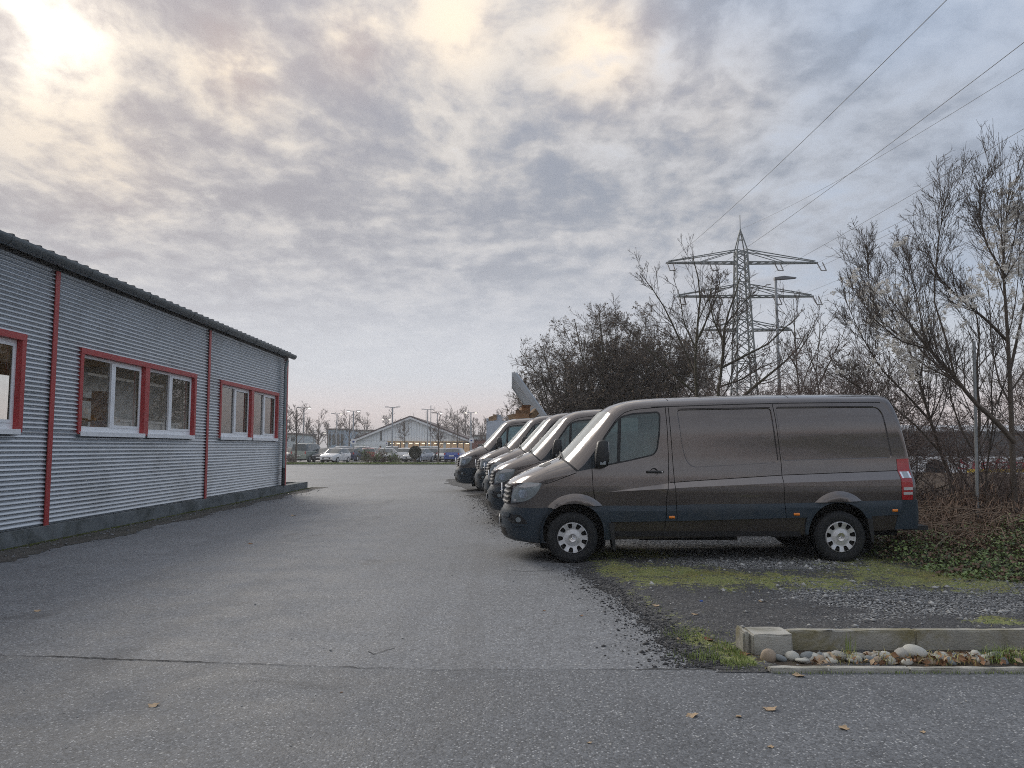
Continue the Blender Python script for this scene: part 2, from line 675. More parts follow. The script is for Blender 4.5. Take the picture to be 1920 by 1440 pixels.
ck = mesh_obj('asphalt_crack', vs, fs, M_CRACK)
tag(ck, 'long dark crack running across the asphalt', kind='structure')
# short side cracks and a dark iron cover mark
for pts in ([(690, 1222), (700, 1228), (725, 1220), (740, 1216)], [(960, 1070), (985, 1072), (1030, 1070)]):
    vs, fs = [], []
    for i, (a_, b_) in enumerate(pts):
        q = atZ(a_, b_)
        vs += [(q.x, q.y, 0.0045), (q.x, q.y + 0.012, 0.0045)]
        if i:
            fs.append((2 * i - 2, 2 * i, 2 * i + 1, 2 * i - 1))
    o = mesh_obj('asphalt_crack', vs, fs, M_CRACK)
    tag(o, 'short hairline crack in the asphalt', kind='structure')


# ---- gravel and moss parking strip
def gravel_mat():
    m = bpy.data.materials.new('gravel_moss')
    m.use_nodes = True
    t = NT(m.node_tree)
    bs = t.n['Principled BSDF']
    geo = t.node('ShaderNodeNewGeometry')
    p = geo.outputs['Position']
    at = t.node('ShaderNodeAttribute', attribute_name='mask')
    sp = t.node('ShaderNodeSeparateColor')
    t.link(at.outputs['Color'], sp.inputs[0])
    moss, grav, leaf = sp.outputs
    n_m = t.noise(p, 3.2, 8, 0.68, 0.4)
    n_f = t.noise(p, 26, 5, 0.7)
    n_x = t.noise(p, 110, 3, 0.7)
    v = t.node('ShaderNodeTexVoronoi')
    t.link(p, v.inputs['Vector'])
    v.inputs['Scale'].default_value = 46
    vc = t.node('ShaderNodeSeparateColor')
    t.link(v.outputs['Color'], vc.inputs[0])
    v2 = t.node('ShaderNodeTexVoronoi')
    t.link(p, v2.inputs['Vector'])
    v2.inputs['Scale'].default_value = 90
    vc2 = t.node('ShaderNodeSeparateColor')
    t.link(v2.outputs['Color'], vc2.inputs[0])
    stone = t.mix(vc.outputs[0], (0.17, 0.175, 0.18), (0.55, 0.555, 0.555))
    stone = t.mix(t.math('MULTIPLY', t.ss(vc.outputs[1], 0.9, 0.95), 0.9), stone, (0.62, 0.62, 0.60))
    stone = t.mix(t.ss(v.outputs['Distance'], 0.3, 0.62), stone, (0.035, 0.035, 0.036))
    dirt = t.mix(vc2.outputs[0], (0.042, 0.042, 0.044), (0.125, 0.125, 0.128))
    dirt = t.mix(t.math('MULTIPLY', t.ss(vc2.outputs[1], 0.92, 0.96), 0.7), dirt, (0.30, 0.30, 0.30))
    gf = t.ss(t.math('ADD', grav, t.math('MULTIPLY', t.math('SUBTRACT', n_f, 0.5), 1.1)), 0.35, 0.6)
    c = t.mix(gf, dirt, stone)
    mossc = t.mix(t.ss(n_f, 0.3, 0.7), (0.175, 0.205, 0.08), (0.36, 0.36, 0.15))
    mossc = t.mix(t.math('MULTIPLY', t.ss(n_m, 0.5, 0.75), 0.55), mossc, (0.13, 0.20, 0.05))
    mossc = t.mix(t.math('MULTIPLY', t.ss(t.noise(p, 1.3, 4), 0.5, 0.7), 0.5), mossc, (0.17, 0.12, 0.035))
    mfv = t.math('ADD', moss, t.math('ADD', t.math('MULTIPLY', t.math('SUBTRACT', n_m, 0.5), 2.2), t.math('MULTIPLY', t.math('SUBTRACT', n_f, 0.5), 1.7)))
    mf = t.ss(mfv, 0.46, 0.72)
    c = t.mix(mf, c, t.mix(t.ss(n_x, 0.2, 0.8), t.scale(mossc, (0.55, 0.55, 0.55)), t.scale(mossc, (1.35, 1.35, 1.35))))
    soil = t.mix(n_f, (0.045, 0.032, 0.022), (0.13, 0.088, 0.055))
    lf = t.ss(t.math('ADD', leaf, t.math('MULTIPLY', t.math('SUBTRACT', n_m, 0.5), 0.9)), 0.4, 0.6)
    c = t.mix(lf, c, soil)
    t.link(c, bs.inputs['Base Color'])
    bs.inputs['Roughness'].default_value = 0.9
    bs.inputs['Specular IOR Level'].default_value = 0.3
    b = t.node('ShaderNodeBump')
    b.inputs['Strength'].default_value = 0.9
    b.inputs['Distance'].default_value = 0.02
    h = t.math('ADD', t.math('MULTIPLY', n_f, 0.8), t.math('ADD', t.math('MULTIPLY', v.outputs['Distance'], -0.6), t.math('MULTIPLY', n_x, 0.4)))
    t.link(h, b.inputs['Height'])
    t.link(b.outputs[0], bs.inputs['Normal'])
    MATS['gravel_moss'] = m
    return m


M_GRAVEL = gravel_mat()
edge_px = [(1330, 1257), (1300, 1246), (1262, 1218), (1240, 1190), (1210, 1165), (1165, 1130), (1120, 1098), (1085, 1072), (1068, 1050), (1030, 1030), (985, 1012), (965, 1000), (935, 985), (915, 965), (890, 945), (868, 930), (850, 921), (840, 914), (836, 906)]
edge_w = [atZ(a, b) for a, b in edge_px]
ew_y = np.array([p.y for p in edge_w])
ew_x = np.array([p.x for p in edge_w])


def px_of(x, y, z=0.0):
    """inverse survey: where a ground point lies in the photograph (numpy)"""
    zz = z - CAM_H
    fy = y * math.cos(PITCH) + zz * math.sin(PITCH)
    up = -y * math.sin(PITCH) + zz * math.cos(PITCH)
    return 960 + FPX * x / fy, 720 - FPX * up / fy


ys = [5.56]
while ys[-1] < 36:
    ys.append(ys[-1] + max(0.035, 0.035 + (ys[-1] - 7) * 0.008))
ys = np.array(ys)
us = np.concatenate([np.linspace(0, 0.5, 12)[:-1], np.linspace(0.5, 6, 80)[:-1], np.linspace(6, 24, 40)])
vn = np.convolve(NP.normal(0, 1, len(ys) + 4), [0.2, 0.3, 0.3, 0.2], 'same')[:len(ys)]
xl = np.interp(ys, ew_y, ew_x) + vn * (0.05 + 0.006 * ys)
XX = xl[:, None] + us[None, :]
YY = np.repeat(ys[:, None], len(us), 1)
bump_n = NP.normal(0, 1, XX.shape)
for _ in range(3):
    bump_n = (bump_n + np.roll(bump_n, 1, 0) + np.roll(bump_n, -1, 0) + np.roll(bump_n, 1, 1) + np.roll(bump_n, -1, 1)) / 5
ramp = np.clip(us / 0.4, 0, 1)[None, :]
# the strip lies a little proud of the asphalt; a low bank rises under the hedge
bank = 0.25 * sstep(6.2, 8.2, XX) * sstep(8.5, 12, YY)
ZG = gz(XX, YY) + 0.006 + ramp * (0.012 + 0.05 * bump_n * 0.5) + bank
ZG = np.maximum(ZG, gz(XX, YY) + 0.006)
PX, PY = px_of(XX, YY)


def blob(cx, cy, rx, ry, rot=0.0):
    c_, s_ = math.cos(R(rot)), math.sin(R(rot))
    a = ((PX - cx) * c_ + (PY - cy) * s_) / rx
    b = (-(PX - cx) * s_ + (PY - cy) * c_) / ry
    return np.exp(-(a * a + b * b) ** 1.6)


moss = np.maximum.reduce([blob(1260, 1082, 210, 24, 4), blob(1480, 1092, 200, 17, 3), blob(1740, 1085, 220, 26, 6), blob(1300, 1215, 110, 42, 18), blob(1215, 1150, 75, 26, 35), blob(1110, 1065, 50, 20, 10), blob(1870, 1168, 90, 8, 0), blob(1390, 1240, 60, 14, 0), blob(1180, 1040, 120, 9, 0), blob(1640, 1050, 60, 14, 0), blob(1000, 960, 60, 12, 20) * 0.6])
grav = np.maximum.reduce([blob(1430, 1056, 190, 15, 1), blob(1700, 1130, 260, 26, 4) * 0.95, blob(1560, 1100, 110, 14, 5) * 0.7, blob(1500, 1030, 300, 22, 0), blob(1380, 1015, 250, 16, 0) * 0.8, blob(1200, 1020, 120, 14, 0) * 0.6, blob(1640, 1160, 120, 12, 0) * 0.55, blob(1880, 1120, 120, 30, 0)])
grav = np.maximum(grav, 0.35 * (YY > 13))
moss = moss * np.clip((us[None, :] - 0.10) / 0.18, 0, 1)
leafm = sstep(6.0, 7.0, XX) * sstep(9.5, 11.5, YY)
V = np.stack([XX, YY, ZG], -1).reshape(-1, 3)
nx, ny = len(us), len(ys)
ii = np.arange(nx - 1)[None, :] + nx * np.arange(ny - 1)[:, None]
F = np.stack([ii, ii + 1, ii + nx + 1, ii + nx], -1).reshape(-1, 4)
gravel = np_mesh('gravel_strip', V, F, M_GRAVEL, smooth=True)
ca = gravel.data.color_attributes.new('mask', 'FLOAT_COLOR', 'POINT')
for _ in range(2):
    moss = (moss + np.roll(moss, 3, 0) + np.roll(moss, -3, 0) + np.roll(moss, 2, 1) + np.roll(moss, -2, 1)) / 5
mk = np.stack([moss * 0.82, grav, leafm, np.ones_like(moss)], -1).reshape(-1, 4).astype(np.float32)
ca.data.foreach_set('color', mk.ravel())
tag(gravel, 'gravel and mossy dirt strip the vans are parked on', kind='structure')


def ground_z(x, y):
    """height of whatever surface lies at x, y"""
    i = int(np.clip(np.searchsorted(ys, y) - 1, 0, len(ys) - 2))
    if y < ys[0] or x < xl[i]:
        return float(gz(x, y)) + (0.005 if y < 5.6 else 0)
    j = int(np.clip(np.searchsorted(us, x - xl[i]) - 1, 0, len(us) - 2))
    return float(ZG[i, j])


# ---- loose stones: pale gravel, dark asphalt crumbs
def pebbles(name, pts, sizes, mat, squash=0.6):
    """many little faceted stones in one mesh"""
    base = np.array([(1, 0, 0), (-1, 0, 0), (0, 1, 0), (0, -1, 0), (0, 0, 1), (0, 0, -1)], float)
    tri = np.array([(0, 2, 4), (2, 1, 4), (1, 3, 4), (3, 0, 4), (2, 0, 5), (1, 2, 5), (3, 1, 5), (0, 3, 5)])
    n = len(pts)
    ang = NP.uniform(0, 6.28, n)
    jit = 1 + NP.normal(0, 0.22, (n, 6, 1))
    b = base[None] * jit
    b[:, :, 0] *= NP.uniform(0.8, 1.5, (n, 1))
    b[:, :, 2] *= squash
    c_, s_ = np.cos(ang)[:, None], np.sin(ang)[:, None]
    x = b[:, :, 0] * c_ - b[:, :, 1] * s_
    y = b[:, :, 0] * s_ + b[:, :, 1] * c_
    Vp = np.stack([x, y, b[:, :, 2]], -1) * np.asarray(sizes)[:, None, None] + np.asarray(pts)[:, None, :]
    Fp = tri[None] + (np.arange(n) * 6)[:, None, None]
    return np_mesh(name, Vp.reshape(-1, 3), Fp.reshape(-1, 3), mat)


M_ST_L = pmat('stone_pale', (0.40, 0.40, 0.39), 0.85, var=0.5, vscale=9)
M_ST_M = pmat('stone_grey', (0.19, 0.195, 0.20), 0.85, var=0.6, vscale=9)
M_ST_D = pmat('stone_dark', (0.055, 0.055, 0.058), 0.9, var=0.5, vscale=9)


def sample_mask(weight, n):
    pr = weight * np.gradient(ys)[:, None] * np.gradient(us)[None, :]
    pr = (pr / pr.sum()).ravel()
    idx = NP.choice(len(pr), n, p=pr)
    i, j = np.unravel_index(idx, weight.shape)
    x = XX[i, j] + NP.uniform(-0.03, 0.03, n)
    y = YY[i, j] + NP.uniform(-0.03, 0.03, n)
    return np.stack([x, y, ZG[i, j]], -1)


near = (YY < 13) & (PX < 2000) & (PX > 900)
P1 = sample_mask((grav ** 1.3 + 0.05) * near, 9000)
s1 = NP.lognormal(math.log(0.010), 0.45, len(P1))
tag(pebbles('pale_gravel', P1, s1, M_ST_M), 'loose grey gravel on the van strip', 'gravel', kind='stuff')
P2 = sample_mask((grav + 0.12) * near * (1 - 0.6 * moss), 1500)
s2 = np.clip(NP.lognormal(math.log(0.013), 0.5, len(P2)), 0.006, 0.045)
tag(pebbles('white_gravel', P2, s2, M_ST_L), 'scattered pale stones among the moss and gravel', 'gravel', kind='stuff')
# dark crumbs where the asphalt breaks up along the strip
n = 9000
yy = np.interp(NP.uniform(0, 1, n) ** 1.5, [0, 1], [5.7, 22])
xx = np.interp(yy, ew_y, ew_x) + NP.normal(0.05, 0.10, n) * (1 + 0.03 * yy) - np.abs(NP.normal(0, 0.20, n)) * (NP.uniform(0, 1, n) < 0.22)
zz = np.array([ground_z(a, b) for a, b in zip(xx, yy)]) + 0.003
tag(pebbles('asphalt_crumbs', np.stack([xx, yy, zz], -1), np.clip(NP.lognormal(math.log(0.0062), 0.5, n), 0.003, 0.026), M_ST_D), 'dark crumbs of broken asphalt along the edge of the strip', 'gravel', kind='stuff')
# bright chips scattered over the yard
n = 420
yy = 3.4 + 14 * NP.uniform(0, 1, n) ** 1.6
xx = NP.uniform(-0.62, 0.6, n) * yy
keep = xx > -7.4
pp = np.stack([xx, yy, gz(xx, yy) + 0.007], -1)[keep]
tag(pebbles('pale_chips', pp, np.clip(NP.lognormal(math.log(0.005), 0.4, len(pp)), 0.003, 0.012), M_ST_L), 'tiny pale chips lying on the asphalt', 'gravel', kind='stuff')

# ---- debris strip along the hall
M_DEBRIS = pmat('debris', (0.085, 0.078, 0.070), 0.95, var=0.5, vscale=6, dirt=(0.05, 0.055, 0.03), dirt_scale=1.5, bump=0.6, bscale=90, coords='Generated')
vs, fs = [], []
yv = np.arange(-1, 30.6, 0.12)
for i, y in enumerate(yv):
    wv = 0.75 - 0.25 * float(sstep(14, 30, y)) + 0.10 * math.sin(y * 1.9) + random.gauss(0, 0.045)
    vs += [(-7.84, y, 0.02), (-7.84 + 0.3 * wv, y, 0.011), (-7.84 + wv, y, 0.004)]
    if i:
        b0 = 3 * (i - 1)
        fs += [(b0, b0 + 1, b0 + 4, b0 + 3), (b0 + 1, b0 + 2, b0 + 5, b0 + 4)]
o = mesh_obj('debris_strip', vs, fs, M_DEBRIS)
tag(o, 'strip of dirt and litter along the foot of the metal hall', kind='structure')
n = 900
yy = NP.uniform(9, 29, n)
xx = -7.8 + np.abs(NP.normal(0, 0.38, n))
tag(pebbles('wall_litter', np.stack([xx, yy, np.full(n, 0.013)], -1), np.clip(NP.lognormal(math.log(0.011), 0.5, n), 0.005, 0.04), M_ST_M), 'small stones and litter at the foot of the hall', 'litter', kind='stuff')
M_MOSS = pmat('moss', (0.085, 0.10, 0.022), 0.95, var=0.5, vscale=10)
n = 1500
yy = NP.uniform(10, 30, n)
xx = -7.83 + np.abs(NP.normal(0, 0.05, n)) + 0.02
tag(pebbles('plinth_moss', np.stack([xx, yy, np.full(n, 0.02)], -1), NP.uniform(0.01, 0.03, n), M_MOSS, 0.4), 'moss in the joint between hall plinth and asphalt', 'moss', kind='stuff')

# ================================================================== the corrugated hall
M_CORR = pmat('galvanised_sheet', (0.58, 0.62, 0.66), 0.32, metal=0.80, var=0.07, vscale=1.3, dirt=(0.30, 0.31, 0.31), dirt_scale=0.9, dirt_amt=0.35)
M_RED = pmat('red_paint', (0.42, 0.045, 0.045), 0.45, var=0.10, vscale=4, dirt=(0.30, 0.10, 0.09), dirt_scale=3, dirt_amt=0.3)
M_PVC = pmat('white_frame', (0.88, 0.89, 0.90), 0.4, var=0.04, vscale=6, dirt=(0.55, 0.56, 0.55), dirt_scale=5, dirt_amt=0.3)
M_GUT = pmat('gutter_zinc', (0.10, 0.12, 0.13), 0.45, metal=0.5, var=0.2, vscale=2)
M_ROOF = pmat('roof_sheet', (0.05, 0.055, 0.06), 0.5, var=0.2, vscale=2)
M_ZINC = pmat('zinc_pipe', (0.24, 0.29, 0.30), 0.45, metal=0.5, var=0.12, vscale=4)
M_BLACKP = pmat('black_plastic', (0.016, 0.017, 0.019), 0.55, var=0.2, vscale=6)
M_PLINTH = pmat('plinth_concrete', (0.17, 0.185, 0.19), 0.9, var=0.3, vscale=2.5, dirt=(0.045, 0.055, 0.045), dirt_scale=1.4, bump=0.4, bscale=50, dirt_amt=0.8)
M_GLASS = glass_mat('window_glass', (0.80, 0.82, 0.80))
M_ROOMW = pmat('room_wall', (0.62, 0.46, 0.28), 0.8, var=0.15, vscale=1.2)
M_ROOMF = pmat('room_floor', (0.42, 0.37, 0.31), 0.6, var=0.15, vscale=1.2)
M_WOOD = pmat('pale_wood', (0.62, 0.40, 0.18), 0.6, var=0.2, vscale=5)
M_CLOTH = pmat('cream_cloth', (0.62, 0.58, 0.52), 0.85, var=0.1, vscale=3)

WX = -7.98
hall = empty('metal_hall', (WX, 13.25, 0))
tag(hall, 'long hall of silver corrugated sheet with red trims along the left side', 'building')
OY = 13.25


def hl(mb, name, mat, parent=hall, smooth=None):
    mb.v = [(x, y - OY, z) for x, y, z in mb.v]
    return mb.build(name, mat, parent, smooth)


Z0, Z1 = 0.262, 4.66
PITCHW, AMP = 0.0765, 0.0175
BAYS = [(-7.3, -0.45), (-0.45, 6.4), (6.4, 13.27), (13.27, 20.10), (20.10, 26.95)]
WZ0, WZ1 = 1.845, 3.33


def corrugated(spans, name, parent):
    mb = MB()
    for (ya, yb, za, zb) in spans:
        n_ = max(2, int(round((zb - za) / (PITCHW / 10))))
        rows = []
        for i in range(n_ + 1):
            z = za + (zb - za) * i / n_
            x = AMP * math.cos(2 * math.pi * z / PITCHW)
            rows.append((x, z - 0.150 * PITCHW * (x / AMP) if 0 < i < n_ else z))
        b0 = len(mb.v)
        nc = max(1, int((yb - ya) / 1.2))
        for (x, z) in rows:
            for c_ in range(nc + 1):
                y = ya + (yb - ya) * c_ / nc
                mb.v.append((x + 0.0025 * math.sin(y * 2.1 + z * 1.3), y, z))
        for i in range(n_):
            for c_ in range(nc):
                a = b0 + i * (nc + 1) + c_
                mb.f.append((a, a + 1, a + nc + 2, a + nc + 1))
    return hl(mb, name, M_CORR, parent, 180)


win_units = []
for bi, (y0, y1) in enumerate(BAYS):
    wy0, wy1 = y0 + 0.84, y1 - 0.80
    has = bi >= 1
    ya, yb = y0 + 0.05, y1 - 0.05
    if has:
        spans = [(ya, yb, Z0, WZ0), (ya, wy0, WZ0, WZ1), (wy1, yb, WZ0, WZ1), (ya, yb, WZ1, Z1)]
    else:
        spans = [(ya, yb, Z0, Z1)]
    corrugated(spans, 'corrugated_panel', hall)
    # red cover strip at the start of each bay
    mb = MB().box(0.012, 0.03, y0 - 0.062, y0 + 0.062, Z0 - 0.01, Z1)
    hl(mb, 'cover_strip', M_RED)
    mb = MB().box(-0.03, 0.0, y0 - 0.055, y0 + 0.055, Z0, Z1)
    hl(mb, 'backing_strip', M_BLACKP)
    if not has:
        continue
    mid = 0.5 * (wy0 + wy1)
    surround = MB()
    surround.box(-0.13, 0.035, wy0 - 0.02, wy1 + 0.02, WZ1 - 0.01, WZ1 + 0.095)
    tr = hl(surround, 'window_header', M_RED)
    for (ja, jb) in ((wy0 - 0.02, wy0 + 0.085), (mid - 0.10, mid + 0.10), (wy1 - 0.085, wy1 + 0.02)):
        hl(MB().box(-0.13, 0.03, ja, jb, WZ0 - 0.02, WZ1 - 0.011), 'window_jamb', M_RED)
    for (ua, ub) in ((wy0 + 0.085, mid - 0.10), (mid + 0.10, wy1 - 0.085)):
        fr = MB()
        fx0, fx1 = -0.125, -0.065
        f_ = 0.055
        zb_, zt_ = WZ0 + 0.03, WZ1 - 0.013
        m_ = 0.5 * (ua + ub)
        fr.box(fx0, fx1, ua + 0.001, ub - 0.001, zb_, zb_ + 0.10)
        fr.box(fx0, fx1, ua + 0.001, ub - 0.001, zt_ - f_, zt_)
        fr.box(fx0, fx1, ua + 0.001, ua + f_, zb_ + 0.1, zt_ - f_)
        fr.box(fx0, fx1, ub - f_, ub - 0.001, zb_ + 0.1, zt_ - f_)
        fr.box(fx0, fx1 + 0.012, m_ - 0.05, m_ + 0.05, zb_ + 0.1, zt_ - f_)
        # opening sash on the far half
        fr.box(fx1, fx1 + 0.014, m_ + 0.05, m_ + 0.10, zb_ + 0.1, zt_ - f_)
        fr.box(fx1, fx1 + 0.014, ub - f_ - 0.05, ub - f_, zb_ + 0.1, zt_ - f_)
        fr.box(fx1, fx1 + 0.014, m_ + 0.10, ub - f_ - 0.05, zb_ + 0.1, zb_ + 0.15)
        fr.box(fx1, fx1 + 0.014, m_ + 0.10, ub - f_ - 0.05, zt_ - f_ - 0.05, zt_ - f_)
        wf = hl(fr, 'window', M_PVC)
        for (ga, gb) in ((ua + f_, m_ - 0.05), (m_ + 0.05, ub - f_)):
            g_ = MB().add([(-0.095, ga, zb_ + 0.1), (-0.095, gb, zb_ + 0.1), (-0.095, gb, zt_ - f_), (-0.095, ga, zt_ - f_)], [(0, 1, 2, 3)])
            hl(g_, 'pane', M_GLASS, wf)
        s_ = MB()
        s_.box(-0.13, 0.062, ua - 0.06, ub + 0.02, WZ0 + 0.004, WZ0 + 0.03)
        s_.box(0.046, 0.062, ua - 0.06, ub + 0.02, WZ0 - 0.055, WZ0 + 0.003)
        hl(s_, 'window_sill', M_PVC, wf)
# corner strip, downpipe, gutter, roof, plinth
hl(MB().box(-0.06, 0.05, 26.98, 27.12, Z0 - 0.01, Z1), 'corner_strip', M_RED)
mb = MB().tube([(0.16, 26.62, 4.60), (0.13, 26.62, 4.50), (0.10, 26.62, 4.35), (0.10, 26.62, 0.85)], 0.052, 12)
dp = hl(mb, 'downpipe', M_ZINC, hall, 40)
hl(MB().tube([(0.10, 26.62, 0.87), (0.10, 26.62, 0.25)], 0.06, 12), 'pipe_shoe', M_BLACKP, hall, 40)
gp = [(0.27 - 0.001, 4.85), (0.275, 4.83), (0.262, 4.77), (0.225, 4.72), (0.17, 4.70), (0.11, 4.72), (0.075, 4.77), (0.065, 4.84)]
mb = MB()
for y in np.linspace(-7.4, 27.35, 36):
    for (x, z) in gp:
        mb.v.append((x, y, z))
for i in range(35):
    for k in range(len(gp) - 1):
        a = i * len(gp) + k
        mb.f.append((a, a + 1, a + 1 + len(gp), a + len(gp)))
nb = len(mb.v)
mb.f.append(tuple(range(nb - len(gp), nb)))
hl(mb, 'gutter', M_GUT, hall, 60)
for y in np.arange(-6.6, 27, 2.28):
    hl(MB().tube([(0.276, y, 4.845), (0.268, y, 4.768), (0.228, y, 4.715), (0.17, y, 4.695)], 0.008, 5), 'gutter_bracket', M_GUT)
hl(MB().box(-0.12, 0.05, -7.3, 27.1, Z1 + 0.001, 4.86), 'eave_board', M_BLACKP)
slope = math.tan(R(7))
mb = MB()
y0r, y1r = -7.4, 27.2
mb.add([(0.14, y0r, 4.875), (0.14, y1r, 4.875), (-4.5, y1r, 4.875 + 4.64 * slope), (-4.5, y0r, 4.875 + 4.64 * slope), (-9.15, y1r, 4.875), (-9.15, y0r, 4.875)], [(0, 1, 2, 3), (3, 2, 4, 5)])
mb.add([(0.14, y0r, 4.86), (0.14, y1r, 4.86), (-4.5, y1r, 4.86 + 4.64 * slope), (-4.5, y0r, 4.86 + 4.64 * slope), (-9.15, y1r, 4.86), (-9.15, y0r, 4.86)], [(3, 2, 1, 0), (5, 4, 2, 3)])
roof = hl(mb, 'roof', M_ROOF)
for y in np.arange(-7.2, 27.1, 0.352):
    m_ = MB()
    prof = [(-0.045, 0.0), (-0.022, 0.042), (0.022, 0.042), (0.045, 0.0)]
    for (x, zb) in ((0.17, 4.877), (-4.5, 4.877 + 4.67 * slope)):
        m_.v += [(x, y + a, zb + h) for a, h in prof]
    m_.f += [(0, 1, 5, 4), (1, 2, 6, 5), (2, 3, 7, 6), (0, 3, 2, 1)]
    hl(m_, 'roof_rib', M_ROOF, roof)
mb = MB()
mb.box(-0.2, 0.12, -7.5, 29.75, -0.1, 0.255)
mb.box(-3.5, -0.2, 29.55, 29.74, -0.1, 0.25)
pl = hl(mb, 'plinth', M_PLINTH)
# end walls and the room behind the windows
mb = MB()
mb.add([(-0.05, 26.97, 0.1), (-9.1, 26.97, 0.1), (-9.1, 26.97, 4.85), (-4.5, 26.97, 5.40), (-0.05, 26.97, 4.85)], [(0, 1, 2, 3, 4)])
mb.add([(-0.05, -7.35, 0.1), (-9.1, -7.35, 0.1), (-9.1, -7.35, 4.85), (-4.5, -7.35, 5.40), (-0.05, -7.35, 4.85)], [(4, 3, 2, 1, 0)])
hl(mb, 'end_wall', M_CORR)
mb = MB()
bz0, bz1 = 1.3, 4.0
mb.add([(-9, -7.3, 0.28), (-0.14, -7.3, 0.28), (-0.14, 26.9, 0.28), (-9, 26.9, 0.28)], [(0, 1, 2, 3)])
hl(mb, 'room_floor', M_ROOMF)
mb = MB()
mb.add([(-9, -7.3, 4.4), (-0.14, -7.3, 4.4), (-0.14, 26.9, 4.4), (-9, 26.9, 4.4)], [(3, 2, 1, 0)])
# unseen back wall; its row of window openings is added to brighten the room
yc = -7.3
for k in range(12):
    mb.box(-9.1, -9.0, -7.3 + k * 2.85, -7.3 + k * 2.85 + 0.75, 0.28, 4.4)
mb.box(-9.1, -9.0, -7.3, 26.9, 0.285, bz0)
mb.box(-9.1, -9.0, -7.3, 26.9, bz1, 4.85)
# lining of the front wall
for (y0, y1) in BAYS:
    mb.box(-0.16, -0.135, y0, y0 + 0.82, 0.29, 4.39)
    mb.box(-0.16, -0.135, y1 - 0.78, y1, 0.29, 4.39)
    mb.box(-0.16, -0.135, y0 + 0.82, y1 - 0.78, 0.29, WZ0)
    mb.box(-0.16, -0.135, y0 + 0.82, y1 - 0.78, WZ1, 4.39)
hl(mb, 'room_lining', M_ROOMW)
# things standing inside, seen through the panes
def inside(name, label, cat, mat, boxes):
    mb = MB()
    for b_ in boxes:
        mb.box(*b_)
    mb.v = [(x, y - OY, z) for x, y, z in mb.v]
    o = mb.build(name, mat)
    o.location = (WX, OY, 0)
    return tag(o, label, cat)


inside('work_table', 'pale wooden work table inside the hall behind the middle window', 'table', M_WOOD, [(-2.4, -1.2, 16.8, 19.6, 1.62, 1.70), (-2.35, -2.27, 16.9, 17.0, 0.28, 1.62), (-1.33, -1.25, 16.9, 17.0, 0.28, 1.62), (-2.35, -2.27, 19.4, 19.5, 0.28, 1.62), (-1.33, -1.25, 19.4, 19.5, 0.28, 1.62), (-2.4, -1.9, 17.1, 17.9, 1.70, 2.25), (-2.4, -1.9, 18.2, 19.2, 1.70, 2.05)])
inside('shelf_unit', 'tall wooden shelf unit inside the hall behind the middle window', 'shelf', M_WOOD, [(-4.2, -3.7, 19.8, 19.85, 0.28, 3.2), (-4.2, -3.7, 22.2, 22.25, 0.28, 3.2)] + [(-4.2, -3.7, 19.85, 22.2, z, z + 0.04) for z in (0.5, 1.1, 1.7, 2.3, 2.9)])
mb = MB()
npl = 60
for i in range(npl + 1):
    y = 17.6 + 2.0 * i / npl
    mb.v += [(-3.6 + 0.08 * math.sin(i * 0.9), y - OY, 1.2), (-3.6 + 0.05 * math.sin(i * 0.9 + 0.4), y - OY, 3.9)]
    if i: mb.f.append((2 * i - 2, 2 * i, 2 * i + 1, 2 * i - 1))
o = mb.build('curtain', M_CLOTH, None, 180)
o.location = (WX, OY, 0)
tag(o, 'hanging cream cloth partition inside the hall', 'curtain')

# ================================================================== the brown vans
def paint_mat():
    m = bpy.data.materials.new('brown_paint')
    m.use_nodes = True
    t = NT(m.node_tree)
    bs = t.n['Principled BSDF']
    tcn = t.node('ShaderNodeTexCoord')
    oi = t.node('ShaderNodeObjectInfo')
    p = tcn.outputs['Object']
    big = t.noise(p, 0.9, 5, 0.6)
    dust = t.noise(t.scale(p, (1.0, 1.0, 1.4)), 2.3, 8, 0.68, 0.3)
    fine = t.noise(p, 60, 3, 0.6)
    c = t.mix(t.ss(big, 0.3, 0.7), (0.135, 0.118, 0.113), (0.150, 0.132, 0.126))
    sp = t.node('ShaderNodeSeparateXYZ')
    t.link(p, sp.inputs[0])
    # road film: thicker low down and in soft blotches
    low = t.math('SUBTRACT', 1.0, t.ss(sp.outputs[2], 0.3, 1.1))
    df = t.math('ADD', t.math('MULTIPLY', t.ss(dust, 0.42, 0.75), 0.22), t.math('MULTIPLY', low, t.math('MULTIPLY', dust, 0.30)))
    c = t.mix(df, c, (0.22, 0.205, 0.195))
    t.link(c, bs.inputs['Base Color'])
    bs.inputs['Metallic'].default_value = 0.82
    t.link(t.lin(dust, 0.3, 0.75, 0.18, 0.25), bs.inputs['Roughness'])
    bs.inputs['Coat Weight'].default_value = 1.0
    bs.inputs['Coat IOR'].default_value = 1.6
    t.link(t.lin(dust, 0.35, 0.75, 0.03, 0.07), bs.inputs['Coat Roughness'])
    b = t.node('ShaderNodeBump')
    b.inputs['Strength'].default_value = 0.04
    b.inputs['Distance'].default_value = 0.05
    t.link(t.noise(p, 1.6, 3, 0.5), b.inputs['Height'])
    t.link(b.outputs[0], bs.inputs['Normal'])
    t.link(b.outputs[0], bs.inputs['Coat Normal'])
    MATS['brown_paint'] = m
    return m


